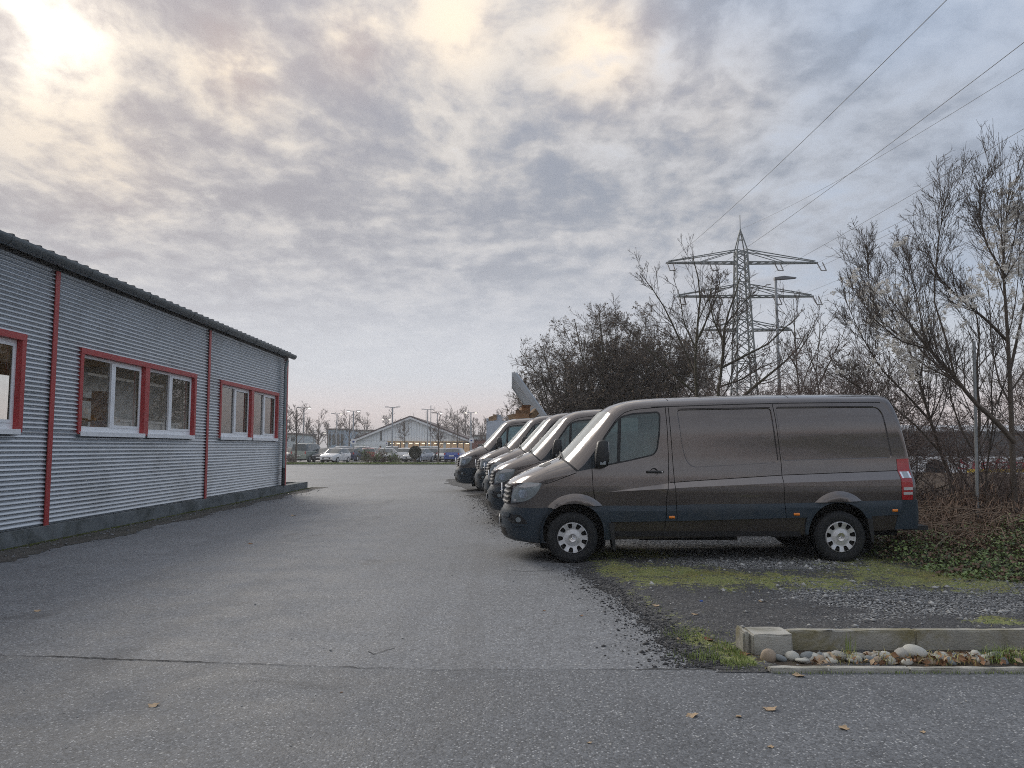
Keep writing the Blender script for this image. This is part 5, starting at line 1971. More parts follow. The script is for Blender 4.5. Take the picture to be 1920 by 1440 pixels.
def scatter_quads(name, P, size, mat, tilt=0.6, aspect=0.7, up=None, parent=None, fold=0.25):
    """many small leaves: each a folded pair of triangles"""
    P = np.asarray(P, float)
    n_ = len(P)
    size = np.broadcast_to(np.asarray(size, float), (n_,))
    az = NP.uniform(0, 2 * math.pi, n_)
    nx_, ny_ = NP.normal(0, tilt, n_), NP.normal(0, tilt, n_)
    nrm = np.stack([nx_, ny_, np.ones(n_)], 1)
    nrm /= np.linalg.norm(nrm, axis=1)[:, None]
    a = np.stack([np.cos(az), np.sin(az), np.zeros(n_)], 1)
    a = a - nrm * (a * nrm).sum(1)[:, None]
    a /= np.linalg.norm(a, axis=1)[:, None]
    b = np.cross(nrm, a)
    s = size[:, None]
    V = np.stack([P - a * s, P + b * s * aspect + nrm * s * fold, P + a * s, P - b * s * aspect + nrm * s * fold], 1)
    base = (np.arange(n_) * 4)[:, None]
    F = np.concatenate([base + np.array([[0, 2, 1]]), base + np.array([[0, 3, 2]])], 0)
    return np_mesh(name, V.reshape(-1, 3), F, mat, parent)


# leaf litter in the bed and against the kerb
n_ = 210
px_ = np.concatenate([NP.uniform(1490, 2200, 120), NP.normal(1745, 45, 90)])
P = np.stack([(px_ - 960) / 1440 * 5.75, NP.uniform(5.62, 5.87, n_), NP.uniform(0.025, 0.075, n_)], 1)
tag(scatter_quads('leaf_litter', P, NP.uniform(0.012, 0.034, n_), M_LEAF_D[1], 0.9), 'brown leaf litter between the stones of the bed', 'leaf litter', kind='stuff')
n_ = 90
px_ = NP.uniform(1490, 2200, n_)
P = np.stack([(px_ - 960) / 1440 * 5.75, NP.uniform(5.62, 5.87, n_), NP.uniform(0.03, 0.085, n_)], 1)
tag(scatter_quads('pale_leaf_litter', P, NP.uniform(0.012, 0.034, n_), M_LEAF_D[0], 0.9), 'tan leaf litter between the stones of the bed', 'leaf litter', kind='stuff')

# ---- grass blades
M_BLADE = pmat('grass_blade', (0.19, 0.25, 0.06), 0.7, var=0.5, vscale=8)
M_BLADE2 = pmat('grass_dry', (0.42, 0.39, 0.14), 0.75, var=0.4, vscale=8)


def blades(name, P, length, mat, width=0.003, lean=0.5, parent=None):
    P = np.asarray(P, float)
    n_ = len(P)
    L = np.broadcast_to(np.asarray(length, float), (n_,)) * NP.uniform(0.6, 1.25, n_)
    az = NP.uniform(0, 6.283, n_)
    le = np.abs(NP.normal(lean, lean * 0.5, n_))
    h = np.stack([np.cos(az), np.sin(az), np.zeros(n_)], 1)
    sd_ = np.stack([-np.sin(az), np.cos(az), np.zeros(n_)], 1) * width
    up = np.array([0, 0, 1.0])
    mid = P + up * (L * 0.6)[:, None] + h * (L * le * 0.3)[:, None]
    tip = P + up * (L * np.clip(1 - le * 0.35, 0.3, 1))[:, None] + h * (L * le * 0.9)[:, None]
    V = np.stack([P - sd_, P + sd_, mid - sd_ * 0.7, mid + sd_ * 0.7, tip], 1).reshape(-1, 3)
    b = (np.arange(n_) * 5)[:, None]
    F = np.concatenate([b + np.array([[0, 1, 3]]), b + np.array([[0, 3, 2]]), b + np.array([[2, 3, 4]])], 0)
    return np_mesh(name, V, F, mat, parent)


def blob_pts(spots, per):
    out = []
    for (px, py, rx, ry) in spots:
        c_ = atZ(px, py)
        k = int(per * rx * ry / 100)
        q = NP.normal(0, 0.5, (k, 2))
        x = c_.x + q[:, 0] * rx * c_.y / 1440
        y = c_.y + q[:, 1] * ry * c_.y * c_.y / (1440 * CAM_H)
        out.append(np.stack([x, y, [ground_z(a, b) for a, b in zip(x, y)]], 1))
    return np.concatenate(out)


P = blob_pts([(1370, 1225, 45, 22), (1320, 1235, 50, 14), (1440, 1252, 60, 6), (1380, 1250, 40, 8), (1290, 1195, 40, 14)], 60)
P = P[(P[:, 0] < pb0.x - 0.06) | (P[:, 1] < 5.55)]
tag(blades('edge_grass', P, 0.035, M_BLADE, 0.0022), 'short green grass at the end of the stone bed', 'grass', kind='stuff')
P = np.concatenate([np.stack([NP.normal(cx_, 0.035, 60), NP.uniform(5.70, 5.86, 60), np.full(60, 0.025)], 1) for cx_ in ((1858 - 960) / 1440 * 5.78, (1840 - 960) / 1440 * 5.78, (1880 - 960) / 1440 * 5.8, 4.3, 4.9)])
tag(blades('bed_grass', P, 0.12, M_BLADE, 0.0026, 0.6), 'green grass tufts growing between the bed stones', 'grass', kind='stuff')
P = np.concatenate([np.stack([NP.normal((q - 960) / 1440 * 5.75, 0.05, 40), NP.uniform(5.65, 5.86, 40), np.full(40, 0.025)], 1) for q in (1575, 1720, 1745, 1640, 1790, 1905)])
tag(blades('dry_bed_grass', P, 0.085, M_BLADE2, 0.0024, 0.8), 'dry straw coloured grass in the stone bed', 'grass', kind='stuff')
P = np.stack([NP.uniform(pb0.x, 5.5, 500), 5.545 - np.abs(NP.normal(0, 0.018, 500)), np.full(500, 0.006)], 1)
tag(blades('kerb_grass', P, 0.022, M_BLADE, 0.002, 0.6), 'short grass in the joint before the low kerb', 'grass', kind='stuff')
P = sample_mask((moss ** 2) * near, 5200)
tag(blades('moss_tufts', P, 0.016, M_BLADE2, 0.0025, 0.7), 'yellowish moss tufts on the gravel strip', 'moss', kind='stuff')
P = sample_mask((moss ** 2) * near, 5200)
tag(blades('green_moss_tufts', P, 0.017, M_BLADE, 0.0025, 0.7), 'green moss tufts on the gravel strip', 'moss', kind='stuff')
# weeds with tall thin stems in front of the back kerb
P = np.stack([NP.normal((1578 - 960) / 1440 * 5.8, 0.03, 22), NP.uniform(5.78, 5.86, 22), np.full(22, 0.025)], 1)
tag(blades('weed_stems', P, 0.2, M_BLADE, 0.002, 0.2), 'thin green weed standing against the back kerb', 'weed')
# a blue bottle cap and a pale scrap
p = atZ(1315, 1132)
o = MB().lathe([(0, 0.012), (0.014, 0.012), (0.016, 0.008), (0.016, 0.0)], 14).build('bottle_cap', pmat('blue_cap', (0.05, 0.12, 0.42), 0.4, var=0.1), None, 50)
o.location = (p.x, p.y, ground_z(p.x, p.y) + 0.004)
tag(o, 'small blue bottle cap on the dark gravel', 'bottle cap')
p = atZ(1541, 1174, 0.175)
o = leaf_mesh(33, False)
o.materials.append(M_ST_L)
o = bpy.data.objects.new('paper_scrap', o)
COL.objects.link(o)
o.scale = (0.045, 0.04, 0.05)
o.location = (p.x, pb0.y + 0.12, 0.174)
tag(o, 'crumpled pale scrap lying on top of the corner block', 'litter')

# ================================================================== vegetation
M_BARK = pmat('bark', (0.105, 0.086, 0.070), 0.95, var=0.3, vscale=6)
M_BARKM = pmat('bark_mossy', (0.068, 0.060, 0.040), 0.95, var=0.35, vscale=4, dirt=(0.075, 0.085, 0.028), dirt_scale=3)
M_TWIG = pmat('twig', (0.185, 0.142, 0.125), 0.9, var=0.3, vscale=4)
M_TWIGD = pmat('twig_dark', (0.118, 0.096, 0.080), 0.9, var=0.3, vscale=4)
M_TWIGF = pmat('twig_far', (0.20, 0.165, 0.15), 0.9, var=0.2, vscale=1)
M_BRAM = pmat('bramble_stem', (0.20, 0.145, 0.105), 0.85, var=0.35, vscale=5)
M_DEADL = pmat('dead_leaf', (0.21, 0.155, 0.105), 0.85, var=0.5, vscale=6)
M_IVY = pmat('ivy_leaf', (0.075, 0.105, 0.040), 0.55, var=0.5, vscale=5)
M_IVY2 = pmat('bramble_leaf', (0.17, 0.24, 0.08), 0.6, var=0.5, vscale=5)
M_THATCH = pmat('dry_thatch', (0.17, 0.112, 0.080), 0.95, var=0.5, vscale=6)
M_FLUFF = pmat('seed_fluff', (0.86, 0.84, 0.80), 0.95, var=0.15, vscale=12)


def resample(pts, k):
    P = np.array(pts, float)
    s = np.concatenate([[0], np.cumsum(np.linalg.norm(np.diff(P, axis=0), axis=1))])
    t = np.linspace(0, s[-1], k)
    return np.stack([np.interp(t, s, P[:, i]) for i in range(3)], 1)


def grow(par, parR, per, t_rng, ang, lfac, k, up=0.1, wob=0.12, rfac=0.6, tip=0.35, rmin=0.003, ang_sd=0.25, taper_len=True):
    """children for every branch of a generation; par (N,k,3), parR (N,k)"""
    N, K, _ = par.shape
    n_ = int(N * per)
    pi_ = np.concatenate([np.repeat(np.arange(N), int(per)), NP.integers(0, N, n_ - N * int(per))]) if per >= 1 else NP.integers(0, N, n_)
    n_ = len(pi_)
    t = NP.uniform(t_rng[0], t_rng[1], n_)
    ft = t * (K - 1)
    i0 = np.clip(ft.astype(int), 0, K - 2)
    fr = (ft - i0)[:, None]
    p0 = par[pi_, i0] * (1 - fr) + par[pi_, i0 + 1] * fr
    tan = par[pi_, i0 + 1] - par[pi_, i0]
    tan /= np.linalg.norm(tan, axis=1)[:, None] + 1e-9
    r0 = parR[pi_, i0] * (1 - fr[:, 0]) + parR[pi_, i0 + 1] * fr[:, 0]
    plen = np.linalg.norm(np.diff(par, axis=1), axis=2).sum(1)[pi_]
    rv = NP.normal(0, 1, (n_, 3))
    perp = rv - tan * (rv * tan).sum(1)[:, None]
    perp /= np.linalg.norm(perp, axis=1)[:, None] + 1e-9
    a = NP.normal(ang, ang * ang_sd, n_)[:, None]
    d_ = tan * np.cos(a) + perp * np.sin(a)
    L = plen * lfac * NP.uniform(0.6, 1.25, n_) * ((1.15 - 0.6 * t) if taper_len else 1.0)
    out = np.zeros((n_, k, 3))
    out[:, 0] = p0
    st = (L / (k - 1))[:, None]
    for i in range(1, k):
        d_ = d_ + NP.normal(0, wob, (n_, 3)) + np.array([0, 0, up])
        d_ /= np.linalg.norm(d_, axis=1)[:, None]
        out[:, i] = out[:, i - 1] + d_ * st
    rr = np.maximum(r0 * rfac, rmin)
    RR = np.maximum(rr[:, None] * np.linspace(1, tip, k)[None], rmin * 0.75)
    return out, RR


def tubes(name, gens, mat, sides=3, parent=None):
    Vs, Fs, off = [], [], 0
    for (P, Rr) in gens:
        N, K, _ = P.shape
        if N == 0: continue
        T = np.gradient(P, axis=1)
        T /= np.linalg.norm(T, axis=2)[..., None] + 1e-9
        ref = np.where(np.abs(T[..., 2:3]) < 0.9, np.array([0, 0, 1.0]), np.array([1.0, 0, 0]))
        s = np.cross(T, ref)
        s /= np.linalg.norm(s, axis=2)[..., None] + 1e-9
        u = np.cross(T, s)
        a = 2 * np.pi * np.arange(sides) / sides
        ring = P[:, :, None] + (s[:, :, None] * np.cos(a)[None, None, :, None] + u[:, :, None] * np.sin(a)[None, None, :, None]) * Rr[:, :, None, None]
        Vs.append(ring.reshape(-1, 3))
        idx = off + np.arange(N * K * sides).reshape(N, K, sides)
        nxt = np.roll(idx, -1, axis=2)
        f = np.stack([idx[:, :-1], nxt[:, :-1], nxt[:, 1:], idx[:, 1:]], -1).reshape(-1, 4)
        Fs.append(f)
        off += N * K * sides
    return np_mesh(name, np.concatenate(Vs), np.concatenate(Fs), mat, parent, smooth=True)


def stems_from(base, n_, h, spread, r, k=9, wob=0.05, up=0.06, lean=(0, 0)):
    """a handful of stems rising from one stool"""
    az = NP.uniform(0, 6.283, n_)
    sp = np.abs(NP.normal(spread, spread * 0.45, n_))
    d_ = np.stack([np.cos(az) * np.sin(sp) + lean[0], np.sin(az) * np.sin(sp) + lean[1], np.cos(sp)], 1)
    d_ /= np.linalg.norm(d_, axis=1)[:, None]
    P = np.zeros((n_, k, 3))
    P[:, 0] = np.array(base) + np.stack([NP.normal(0, 0.15, n_), NP.normal(0, 0.15, n_), np.full(n_, -0.1)], 1)
    L = h * NP.uniform(0.75, 1.1, n_)
    for i in range(1, k):
        d_ = d_ + NP.normal(0, wob, (n_, 3)) + np.array([0, 0, up])
        d_ /= np.linalg.norm(d_, axis=1)[:, None]
        P[:, i] = P[:, i - 1] + d_ * (L / (k - 1))[:, None]
    Rr = (r * NP.uniform(0.6, 1.2, n_))[:, None] * np.linspace(1, 0.25, k)[None]
    return P, Rr


def local(gens, base):
    b = np.array(base)
    return [(P - b, Rr) for P, Rr in gens]


def make_tree(name, label, cat, base, gens_trunk, gens_crown, mt, mc, group=None, extra=None, sides=3):
    t = empty(name, base)
    tag(t, label, cat, group)
    tubes('trunk', local(gens_trunk, base), mt, 5, t)
    tubes('crown', local(gens_crown, base), mc, sides, t)
    return t


def along(gen, n_, t0=0.3, jit=0.02):
    P, _ = gen
    i = NP.integers(0, len(P), n_)
    t = NP.uniform(t0, 1, n_) * (P.shape[1] - 1)
    a = np.clip(t.astype(int), 0, P.shape[1] - 2)
    f = (t - a)[:, None]
    return P[i, a] * (1 - f) + P[i, a + 1] * f + NP.normal(0, jit, (n_, 3))


# ---- three dense brown-leaved trees behind the vans
for (bx, by, h, spr, ns_, lab) in ((2.9, 38.5, 7.2, 0.48, 28, 'leftmost twiggy tree with withered leaves, reaching out over the far vans'),
                                  (4.9, 37.0, 8.7, 0.46, 32, 'tallest dense round tree with withered brown leaves behind the vans'),
                                  (7.3, 38.5, 8.4, 0.42, 24, 'dense withered tree at the right of its clump, beside the bare trees')):
    base = (bx, by, 0.0)
    g0 = stems_from(base, ns_, h * 0.92, spr, 0.06, 9, 0.06, 0.03)
    g1 = grow(*g0, 15, (0.10, 0.99), 0.85, 0.30, 6, 0.06, 0.13, 0.45, 0.35, 0.009)
    g2 = grow(*g1, 9, (0.1, 1.0), 0.85, 0.52, 4, 0.05, 0.15, 0.6, 0.4, 0.007)
    g3 = grow(*g2, 6, (0.15, 1.0), 0.8, 0.6, 3, 0.04, 0.15, 0.7, 0.5, 0.006)
    t = make_tree('withered_tree', lab, 'tree', base, [g0], [g1, g2, g3], M_BARKM, M_TWIGD, 'withered trees behind the vans')
    P = along(g3, 17000 if bx > 3 else 10000, 0.2, 0.03) - np.array(base)
    scatter_quads('withered_leaves', P, NP.uniform(0.025, 0.06, len(P)), M_DEADL, 1.2, 0.55, parent=t)


def px_line(pts, Y, k=10):
    return resample([tuple(atY(a, b, Y)) for a, b in pts], k)


def taper(k, r0, r1): return np.linspace(r0, r1, k)


# ---- two bare trees, stems surveyed from the picture
def bare_tree(label, Y, lines, per=(11, 7, 4), lf=(0.36, 0.5, 0.5), up=(0.10, 0.08, 0.05), mt=M_BARKM, mc=M_TWIGD, base=None, group='bare trees behind the first van', rmin=0.0055, t0=0.15, thin_=0.75, shoots=0):
    K = 12
    P = np.stack([px_line(l, Y + dy, K) for l, dy, _, _ in lines])
    Rr = np.stack([taper(K, a * thin_, b * thin_) for _, _, a, b in lines])
    b = base or tuple(P[0, 0])
    g1 = grow(P, Rr, per[0], (t0, 0.98), 0.62, lf[0], 7, up[0], 0.09, 0.5, 0.3, rmin * 1.6)
    g2 = grow(*g1, per[1], (0.15, 1.0), 0.6, lf[1], 5, up[1], 0.12, 0.6, 0.4, rmin)
    g3 = grow(*g2, per[2], (0.2, 1.0), 0.6, lf[2], 4, up[2], 0.13, 0.7, 0.5, rmin * 0.8)
    gens = [g1, g2, g3]
    if shoots:
        # straight upright water shoots
        gs = grow(P, Rr, shoots, (0.45, 0.97), 0.5, 0.42, 7, 0.30, 0.03, 0.4, 0.4, rmin * 1.2)
        gens += [gs, grow(*gs, 4, (0.2, 0.9), 0.5, 0.25, 4, 0.12, 0.06, 0.6, 0.5, rmin * 0.8)]
    return make_tree('bare_tree', label, 'tree', (b[0], b[1], 0), [(P, Rr)], gens, mt, mc, group), (g1, g2, g3)


bare_tree('bare tree with mossy stem and ascending limbs, left of the pylon', 24.0,
          [([(1306, 905), (1305, 800), (1308, 740), (1303, 690), (1307, 620), (1313, 560), (1308, 510), (1300, 485)], 0, 0.11, 0.02),
           ([(1304, 700), (1285, 660), (1262, 610), (1245, 575), (1222, 540), (1200, 512)], 0.3, 0.06, 0.012),
           ([(1306, 640), (1325, 600), (1345, 555), (1352, 515)], -0.4, 0.045, 0.012),
           ([(1300, 735), (1262, 700), (1215, 655), (1170, 610), (1150, 590)], -0.6, 0.05, 0.01),
           ([(1308, 660), (1282, 605), (1276, 560), (1262, 520)], 0.6, 0.04, 0.01),
           ([(1310, 600), (1335, 545), (1362, 520)], 0.5, 0.03, 0.01)])
bare_tree('bare tree with crooked stem and long limbs sweeping right, before the pylon', 21.0,
          [([(1350, 940), (1346, 800), (1346, 745), (1352, 700), (1356, 660), (1358, 610), (1372, 570), (1386, 530), (1390, 510)], 0, 0.10, 0.018),
           ([(1352, 690), (1395, 668), (1440, 645), (1475, 612), (1500, 590)], 0.2, 0.05, 0.012),
           ([(1385, 750), (1430, 712), (1470, 680), (1495, 655), (1512, 625)], -0.3, 0.06, 0.015),
           ([(1356, 640), (1338, 600), (1330, 560), (1336, 520)], 0.5, 0.04, 0.01),
           ([(1350, 725), (1390, 712), (1425, 690), (1470, 672)], 0.7, 0.04, 0.01),
           ([(1360, 610), (1400, 560), (1425, 540)], 0.4, 0.03, 0.01)], per=(10, 6, 4))
bare_tree('slender bare tree right of the lamp post', 22.5,
          [([(1500, 930), (1497, 800), (1500, 742), (1494, 690), (1491, 640), (1489, 590), (1488, 560)], 0, 0.065, 0.01),
           ([(1493, 668), (1510, 640), (1525, 610), (1535, 590)], 0.2, 0.03, 0.008),
           ([(1494, 690), (1475, 660), (1460, 640)], 0.2, 0.025, 0.008),
           ([(1500, 742), (1512, 700), (1530, 660), (1545, 620)], 0.2, 0.03, 0.008)], per=(8, 5, 3))
bare_tree('slender bare sapling with upswept twigs between lamp post and thicket', 20.0,
          [([(1545, 960), (1540, 760), (1530, 700), (1536, 640), (1538, 600)], 0, 0.05, 0.008),
           ([(1536, 720), (1560, 670), (1580, 630), (1590, 600)], 0.2, 0.03, 0.006),
           ([(1531, 700), (1515, 660), (1508, 625)], 0.2, 0.025, 0.006)], per=(7, 5, 3))

# ---- thicket on the right: surveyed limbs plus shrubs
_, gA = bare_tree('leaning tree with long bare limbs and pale seed heads at the right edge', 13.6,
          [([(1905, 1000), (1900, 900), (1897, 800), (1893, 700), (1888, 600), (1880, 500), (1885, 420), (1895, 330)], 0, 0.10, 0.010),
           ([(1903, 830), (1868, 790), (1825, 752), (1785, 700), (1742, 655), (1700, 600), (1665, 555)], -0.2, 0.085, 0.012),
           ([(1890, 640), (1850, 600), (1800, 560), (1760, 520), (1735, 470)], 0.3, 0.05, 0.010),
           ([(1886, 520), (1850, 460), (1835, 400), (1845, 330)], 0.2, 0.035, 0.008),
           ([(1893, 700), (1915, 600), (1930, 500), (1925, 400)], 0.3, 0.05, 0.010),
           ([(1790, 705), (1775, 640), (1750, 560), (1760, 440), (1790, 330)], 0.5, 0.035, 0.007),
           ([(1742, 655), (1690, 640), (1640, 600), (1600, 540)], 0.2, 0.03, 0.007)], per=(20, 9, 5), up=(0.14, 0.10, 0.05), lf=(0.36, 0.5, 0.5), mt=M_BARK, mc=M_TWIGD, group='thicket at the right edge', shoots=9, rmin=0.0038, t0=0.32, thin_=0.6)
_, gB = bare_tree('shrubby tree with many upright shoots behind the first van', 15.2,
          [([(1790, 985), (1780, 880), (1765, 850), (1745, 790), (1725, 720), (1700, 640), (1660, 560), (1640, 520)], 0, 0.075, 0.012),
           ([(1745, 790), (1700, 740), (1650, 690), (1610, 620), (1585, 560)], 0.3, 0.045, 0.008),
           ([(1725, 720), (1735, 640), (1720, 560), (1700, 470)], 0.4, 0.04, 0.008),
           ([(1765, 850), (1720, 800), (1660, 750), (1600, 720), (1560, 690)], -0.3, 0.04, 0.008),
           ([(1700, 640), (1650, 600), (1630, 540), (1625, 450)], 0.3, 0.03, 0.006)], per=(22, 9, 5), up=(0.14, 0.10, 0.05), lf=(0.36, 0.5, 0.5), mt=M_BARK, mc=M_TWIGD, group='thicket at the right edge', shoots=9, rmin=0.0040, t0=0.32, thin_=0.6)
_, gC = bare_tree('upright multi-stemmed shrub beside the grey fence post', 14.2,
          [([(1838, 1000), (1834, 920), (1832, 850), (1838, 780), (1830, 700), (1838, 620), (1822, 560)], 0, 0.07, 0.015),
           ([(1846, 990), (1850, 880), (1862, 800), (1858, 720), (1870, 640)], 0.2, 0.04, 0.010),
           ([(1832, 860), (1800, 800), (1780, 740), (1790, 660)], 0.3, 0.035, 0.008)], per=(13, 8, 4), up=(0.12, 0.1, 0.05), lf=(0.4, 0.5, 0.5), mt=M_BARK, mc=M_TWIGD, group='thicket at the right edge', shoots=9, rmin=0.0038, t0=0.32, thin_=0.6)
shrubs = [(9.5, 15.4, 2.3, 'thin twiggy shrub standing before the coach beside the grey post'), (8.5, 14.6, 1.9, 'small thin shrub close behind the tail lamp of the first van'), (7.15, 17.2, 3.6, 'dense twiggy shrub behind the middle of the first van roof'), (7.9, 18.8, 3.9, 'low tangled shrub directly behind the roof of the first van'), (8.1, 16.8, 2.7, 'tangled shrub behind the rear corner of the first van'), (7.3, 21.5, 3.2, 'distant tangled shrub below the lamp post'), (13.9, 18.5, 4.2, 'tall tangled shrub in the back of the thicket'), (6.0, 23.5, 2.9, 'low tangled shrub below the crooked bare tree')]
for (bx, by, h, lab) in shrubs:
    base = (bx, by, 0.1)
    g0 = stems_from(base, 28 if by > 16.9 else 7, h, 0.65, 0.020, 8, 0.09, 0.03)
    g1 = grow(*g0, 11, (0.1, 0.95), 0.8, 0.45, 6, 0.03, 0.14, 0.6, 0.4, 0.006)
    g2 = grow(*g1, 7, (0.1, 1.0), 0.8, 0.5, 5, 0.03, 0.16, 0.65, 0.5, 0.0045)
    g3 = grow(*g2, 3, (0.1, 1.0), 0.8, 0.5, 4, 0.03, 0.16, 0.7, 0.5, 0.004)
    make_tree('tangled_shrub', lab, 'shrub', base, [g0], [g1, g2, g3], M_TWIGD, M_TWIG, 'thicket shrubs')


# ---- pale clematis seed heads hung through the thicket
def fluff(name, label, spots, Y, per):
    C_ = []
    for (px, py, rx, ry, n_) in spots:
        q = NP.normal(0, 0.5, (n_, 3))
        c_ = np.array(atY(px, py, Y))
        s = Y / 1440
        C_.append(c_ + q * np.array([rx * s, 0.25, ry * s]))
    C_ = np.concatenate(C_)
    C_ = C_[NP.uniform(0, 1, len(C_)) < 0.7]
    heads = np.repeat(C_, per, 0) + NP.normal(0, 0.022, (len(C_) * per, 3))
    o = scatter_quads(name, heads, NP.uniform(0.013, 0.028, len(heads)), M_FLUFF, 2.0, 0.5)
    tag(o, label, 'seed heads', kind='stuff')


fluff('clematis_seed_heads', 'pale fluffy seed heads draped through the thicket', [(1640, 545, 40, 25, 45), (1660, 600, 40, 40, 60), (1690, 640, 40, 40, 95), (1715, 690, 30, 30, 70), (1590, 530, 25, 30, 22), (1700, 560, 25, 40, 30), (1690, 455, 18, 8, 14), (1600, 690, 60, 18, 18), (1740, 620, 40, 40, 40)], 14.6, 26)
fluff('clematis_seed_heads', 'dense pale seed heads high in the leaning tree at the right edge', [(1880, 430, 30, 50, 80), (1905, 400, 30, 60, 70), (1895, 500, 35, 45, 80), (1850, 520, 35, 35, 50), (1830, 560, 30, 40, 35), (1910, 590, 25, 60, 40), (1800, 570, 30, 20, 20), (1900, 350, 25, 20, 20)], 13.6, 26)

# ---- undergrowth: dry thatch, arching bramble stems, ivy and bramble leaves
n_ = 30000
X_ = NP.uniform(5.6, 13, n_)
Y_ = NP.uniform(10.6, 17, n_)
keep = (X_ > 6.0 + 0.25 * np.sin(Y_ * 2.0) + np.clip(12.2 - Y_, 0, 2) * 0.25) & (Y_ > 11.0 + 0.25 * np.sin(X_ * 3)) & ((Y_ < 14.5) | (X_ > 7))
X_, Y_ = X_[keep], Y_[keep]
Z_ = np.array([ground_z(a, b) for a, b in zip(X_, Y_)]) + np.abs(NP.normal(0, 0.5, len(X_))) * (0.20 + 0.45 * sstep(11.2, 13.2, Y_)) * (0.6 + 0.4 * np.sin(X_ * 2.1) * np.sin(Y_ * 1.7))
sel = NP.uniform(0, 1, len(X_)) < 0.5
tag(blades('dry_thatch', np.stack([X_, Y_, Z_], 1)[sel], 0.16, M_THATCH, 0.007, 1.3), 'reddish brown dead undergrowth below the thicket', 'undergrowth', kind='stuff')
st = []
for _ in range(230):
    x0, y0 = random.uniform(6.4, 11), random.uniform(11.2, 14.5)
    a = random.uniform(0, 6.28)
    L = random.uniform(0.7, 2.2)
    hgt = random.uniform(0.2, 0.65)
    pts = []
    for k in range(9):
        t = k / 8
        pts.append((x0 + math.cos(a) * L * t, y0 + math.sin(a) * L * t * 0.6, ground_z(x0, y0) + 0.02 + hgt * 4 * t * (1 - 0.8 * t) * 0.6 + random.gauss(0, 0.02)))
    st.append(pts)
st = np.array(st)
tag(tubes('bramble_stems', [(st, np.full(st.shape[:2], 0.006))], M_BRAM, 4), 'arching dry bramble stems tangled at the foot of the thicket', 'brambles', kind='stuff')
# green leaves along the front of the bank
n_ = 30000
X_ = NP.uniform(4.9, 9.5, n_)
Y_ = NP.uniform(9.0, 12.6, n_)
PXl, PYl = px_of(X_, Y_)
fr_ = np.interp(PXl, [1600, 1640, 1700, 1760, 1830, 1920, 2200], [1035, 1046, 1062, 1078, 1090, 1098, 1105])
keep = (PYl < fr_ + NP.normal(0, 4, n_)) & (PYl > 985 - np.clip((1750 - PXl) * 0.1, -10, 30)) & (PXl > 1630 + NP.normal(0, 8, n_))
X_, Y_ = X_[keep], Y_[keep]
hmax = 0.05 + 0.30 * sstep(9.3, 11.3, Y_) * (0.55 + 0.45 * np.sin(X_ * 4.1 + 1) * np.sin(Y_ * 3.3))
Z_ = np.array([ground_z(a, b) for a, b in zip(X_, Y_)]) + NP.uniform(0.1, 1, len(X_)) * hmax
P = np.stack([X_, Y_, Z_], 1)
patchn = 0.5 * np.sin(X_ * 5.7 + 3 * np.sin(Y_ * 4.9)) + 0.5 * np.sin(Y_ * 9 + 2 * np.sin(X_ * 3)) + NP.normal(0, 0.8, len(X_)) - 0.55 * sstep(10.2, 11.6, Y_)
tag(scatter_quads('bramble_leaves', P[patchn > -0.1], NP.uniform(0.012, 0.030, (patchn > -0.1).sum()), M_IVY2, 0.7, 0.65), 'green bramble leaves covering the bank beside the first van', 'ground cover', kind='stuff')
m2_ = (patchn <= -0.1) & (patchn > -0.8)
tag(scatter_quads('ivy_leaves', P[m2_], NP.uniform(0.012, 0.030, m2_.sum()), M_IVY, 0.7, 0.7), 'dark ivy leaves covering the bank beside the first van', 'ground cover', kind='stuff')
m3_ = patchn <= -0.8
tag(scatter_quads('withered_ground_leaves', P[m3_], NP.uniform(0.018, 0.04, m3_.sum()), M_THATCH, 0.8, 0.6), 'withered brown leaves among the ivy on the bank', 'ground cover', kind='stuff')
# grey fence post and strand wire
M_POST = pmat('galvanised_post', (0.32, 0.34, 0.35), 0.5, metal=0.5, var=0.15, vscale=5)
a, b = atY(1832, 945, 14.0), atY(1826, 640, 14.0)
o = MB().tube([(0, 0, -0.3), (b.x - a.x, 0, b.z - a.z)], 0.028, 10).build('fence_post', M_POST, None, 60)
o.location = a
tag(o, 'thin grey metal fence post standing in the thicket', 'post')

# ================================================================== pylon and power lines
M_STEEL = pmat('lattice_steel', (0.105, 0.125, 0.13), 0.6, metal=0.3, var=0.15, vscale=0.5)
M_INS = pmat('insulator', (0.10, 0.09, 0.085), 0.4, var=0.2, vscale=2)
M_WIRE = pmat('conductor', (0.10, 0.105, 0.115), 0.5, metal=0.3, var=0.1, vscale=0.2)
PYY = 120.0
pc = atY(1398, 838, PYY)
pyl = empty('power_pylon', (pc.x, PYY, 0))
tag(pyl, 'tall steel lattice pylon with three crossarms behind the trees', 'pylon')
zof = lambda py, Y=PYY: atY(960, py, Y).z
sc_ = PYY / 1440
ZA = [zof(493), zof(556), zof(619)]
zt, ztop = zof(430), zof(403)
zc_ = [0, zof(800), zof(740), zof(690), zof(650), zof(619), zof(585), zof(556), zof(525), zof(493), zof(470)]
hw = lambda z: np.interp(z, [0, zof(740), ZA[1], zof(470), zt], [2.3, 1.6, 1.0, 0.8, 0.06])
leg = MB()
br = MB()
zs = []
z = 0.0
while z < zof(470):
    zs.append(z)
    z += hw(z) * 1.35
zs.append(zof(470))
for (sx, sy) in ((1, 1), (1, -1), (-1, 1), (-1, -1)):
    lg = MB()
    for i in range(len(zs) - 1):
        a, b = zs[i], zs[i + 1]
        lg.bar((sx * hw(a), sy * hw(a), a), (sx * hw(b), sy * hw(b), b), 0.22)
    lg.bar((sx * hw(zs[-1]), sy * hw(zs[-1]), zs[-1]), (0, 0, zt), 0.15)
    lg.build('leg', M_STEEL, pyl)
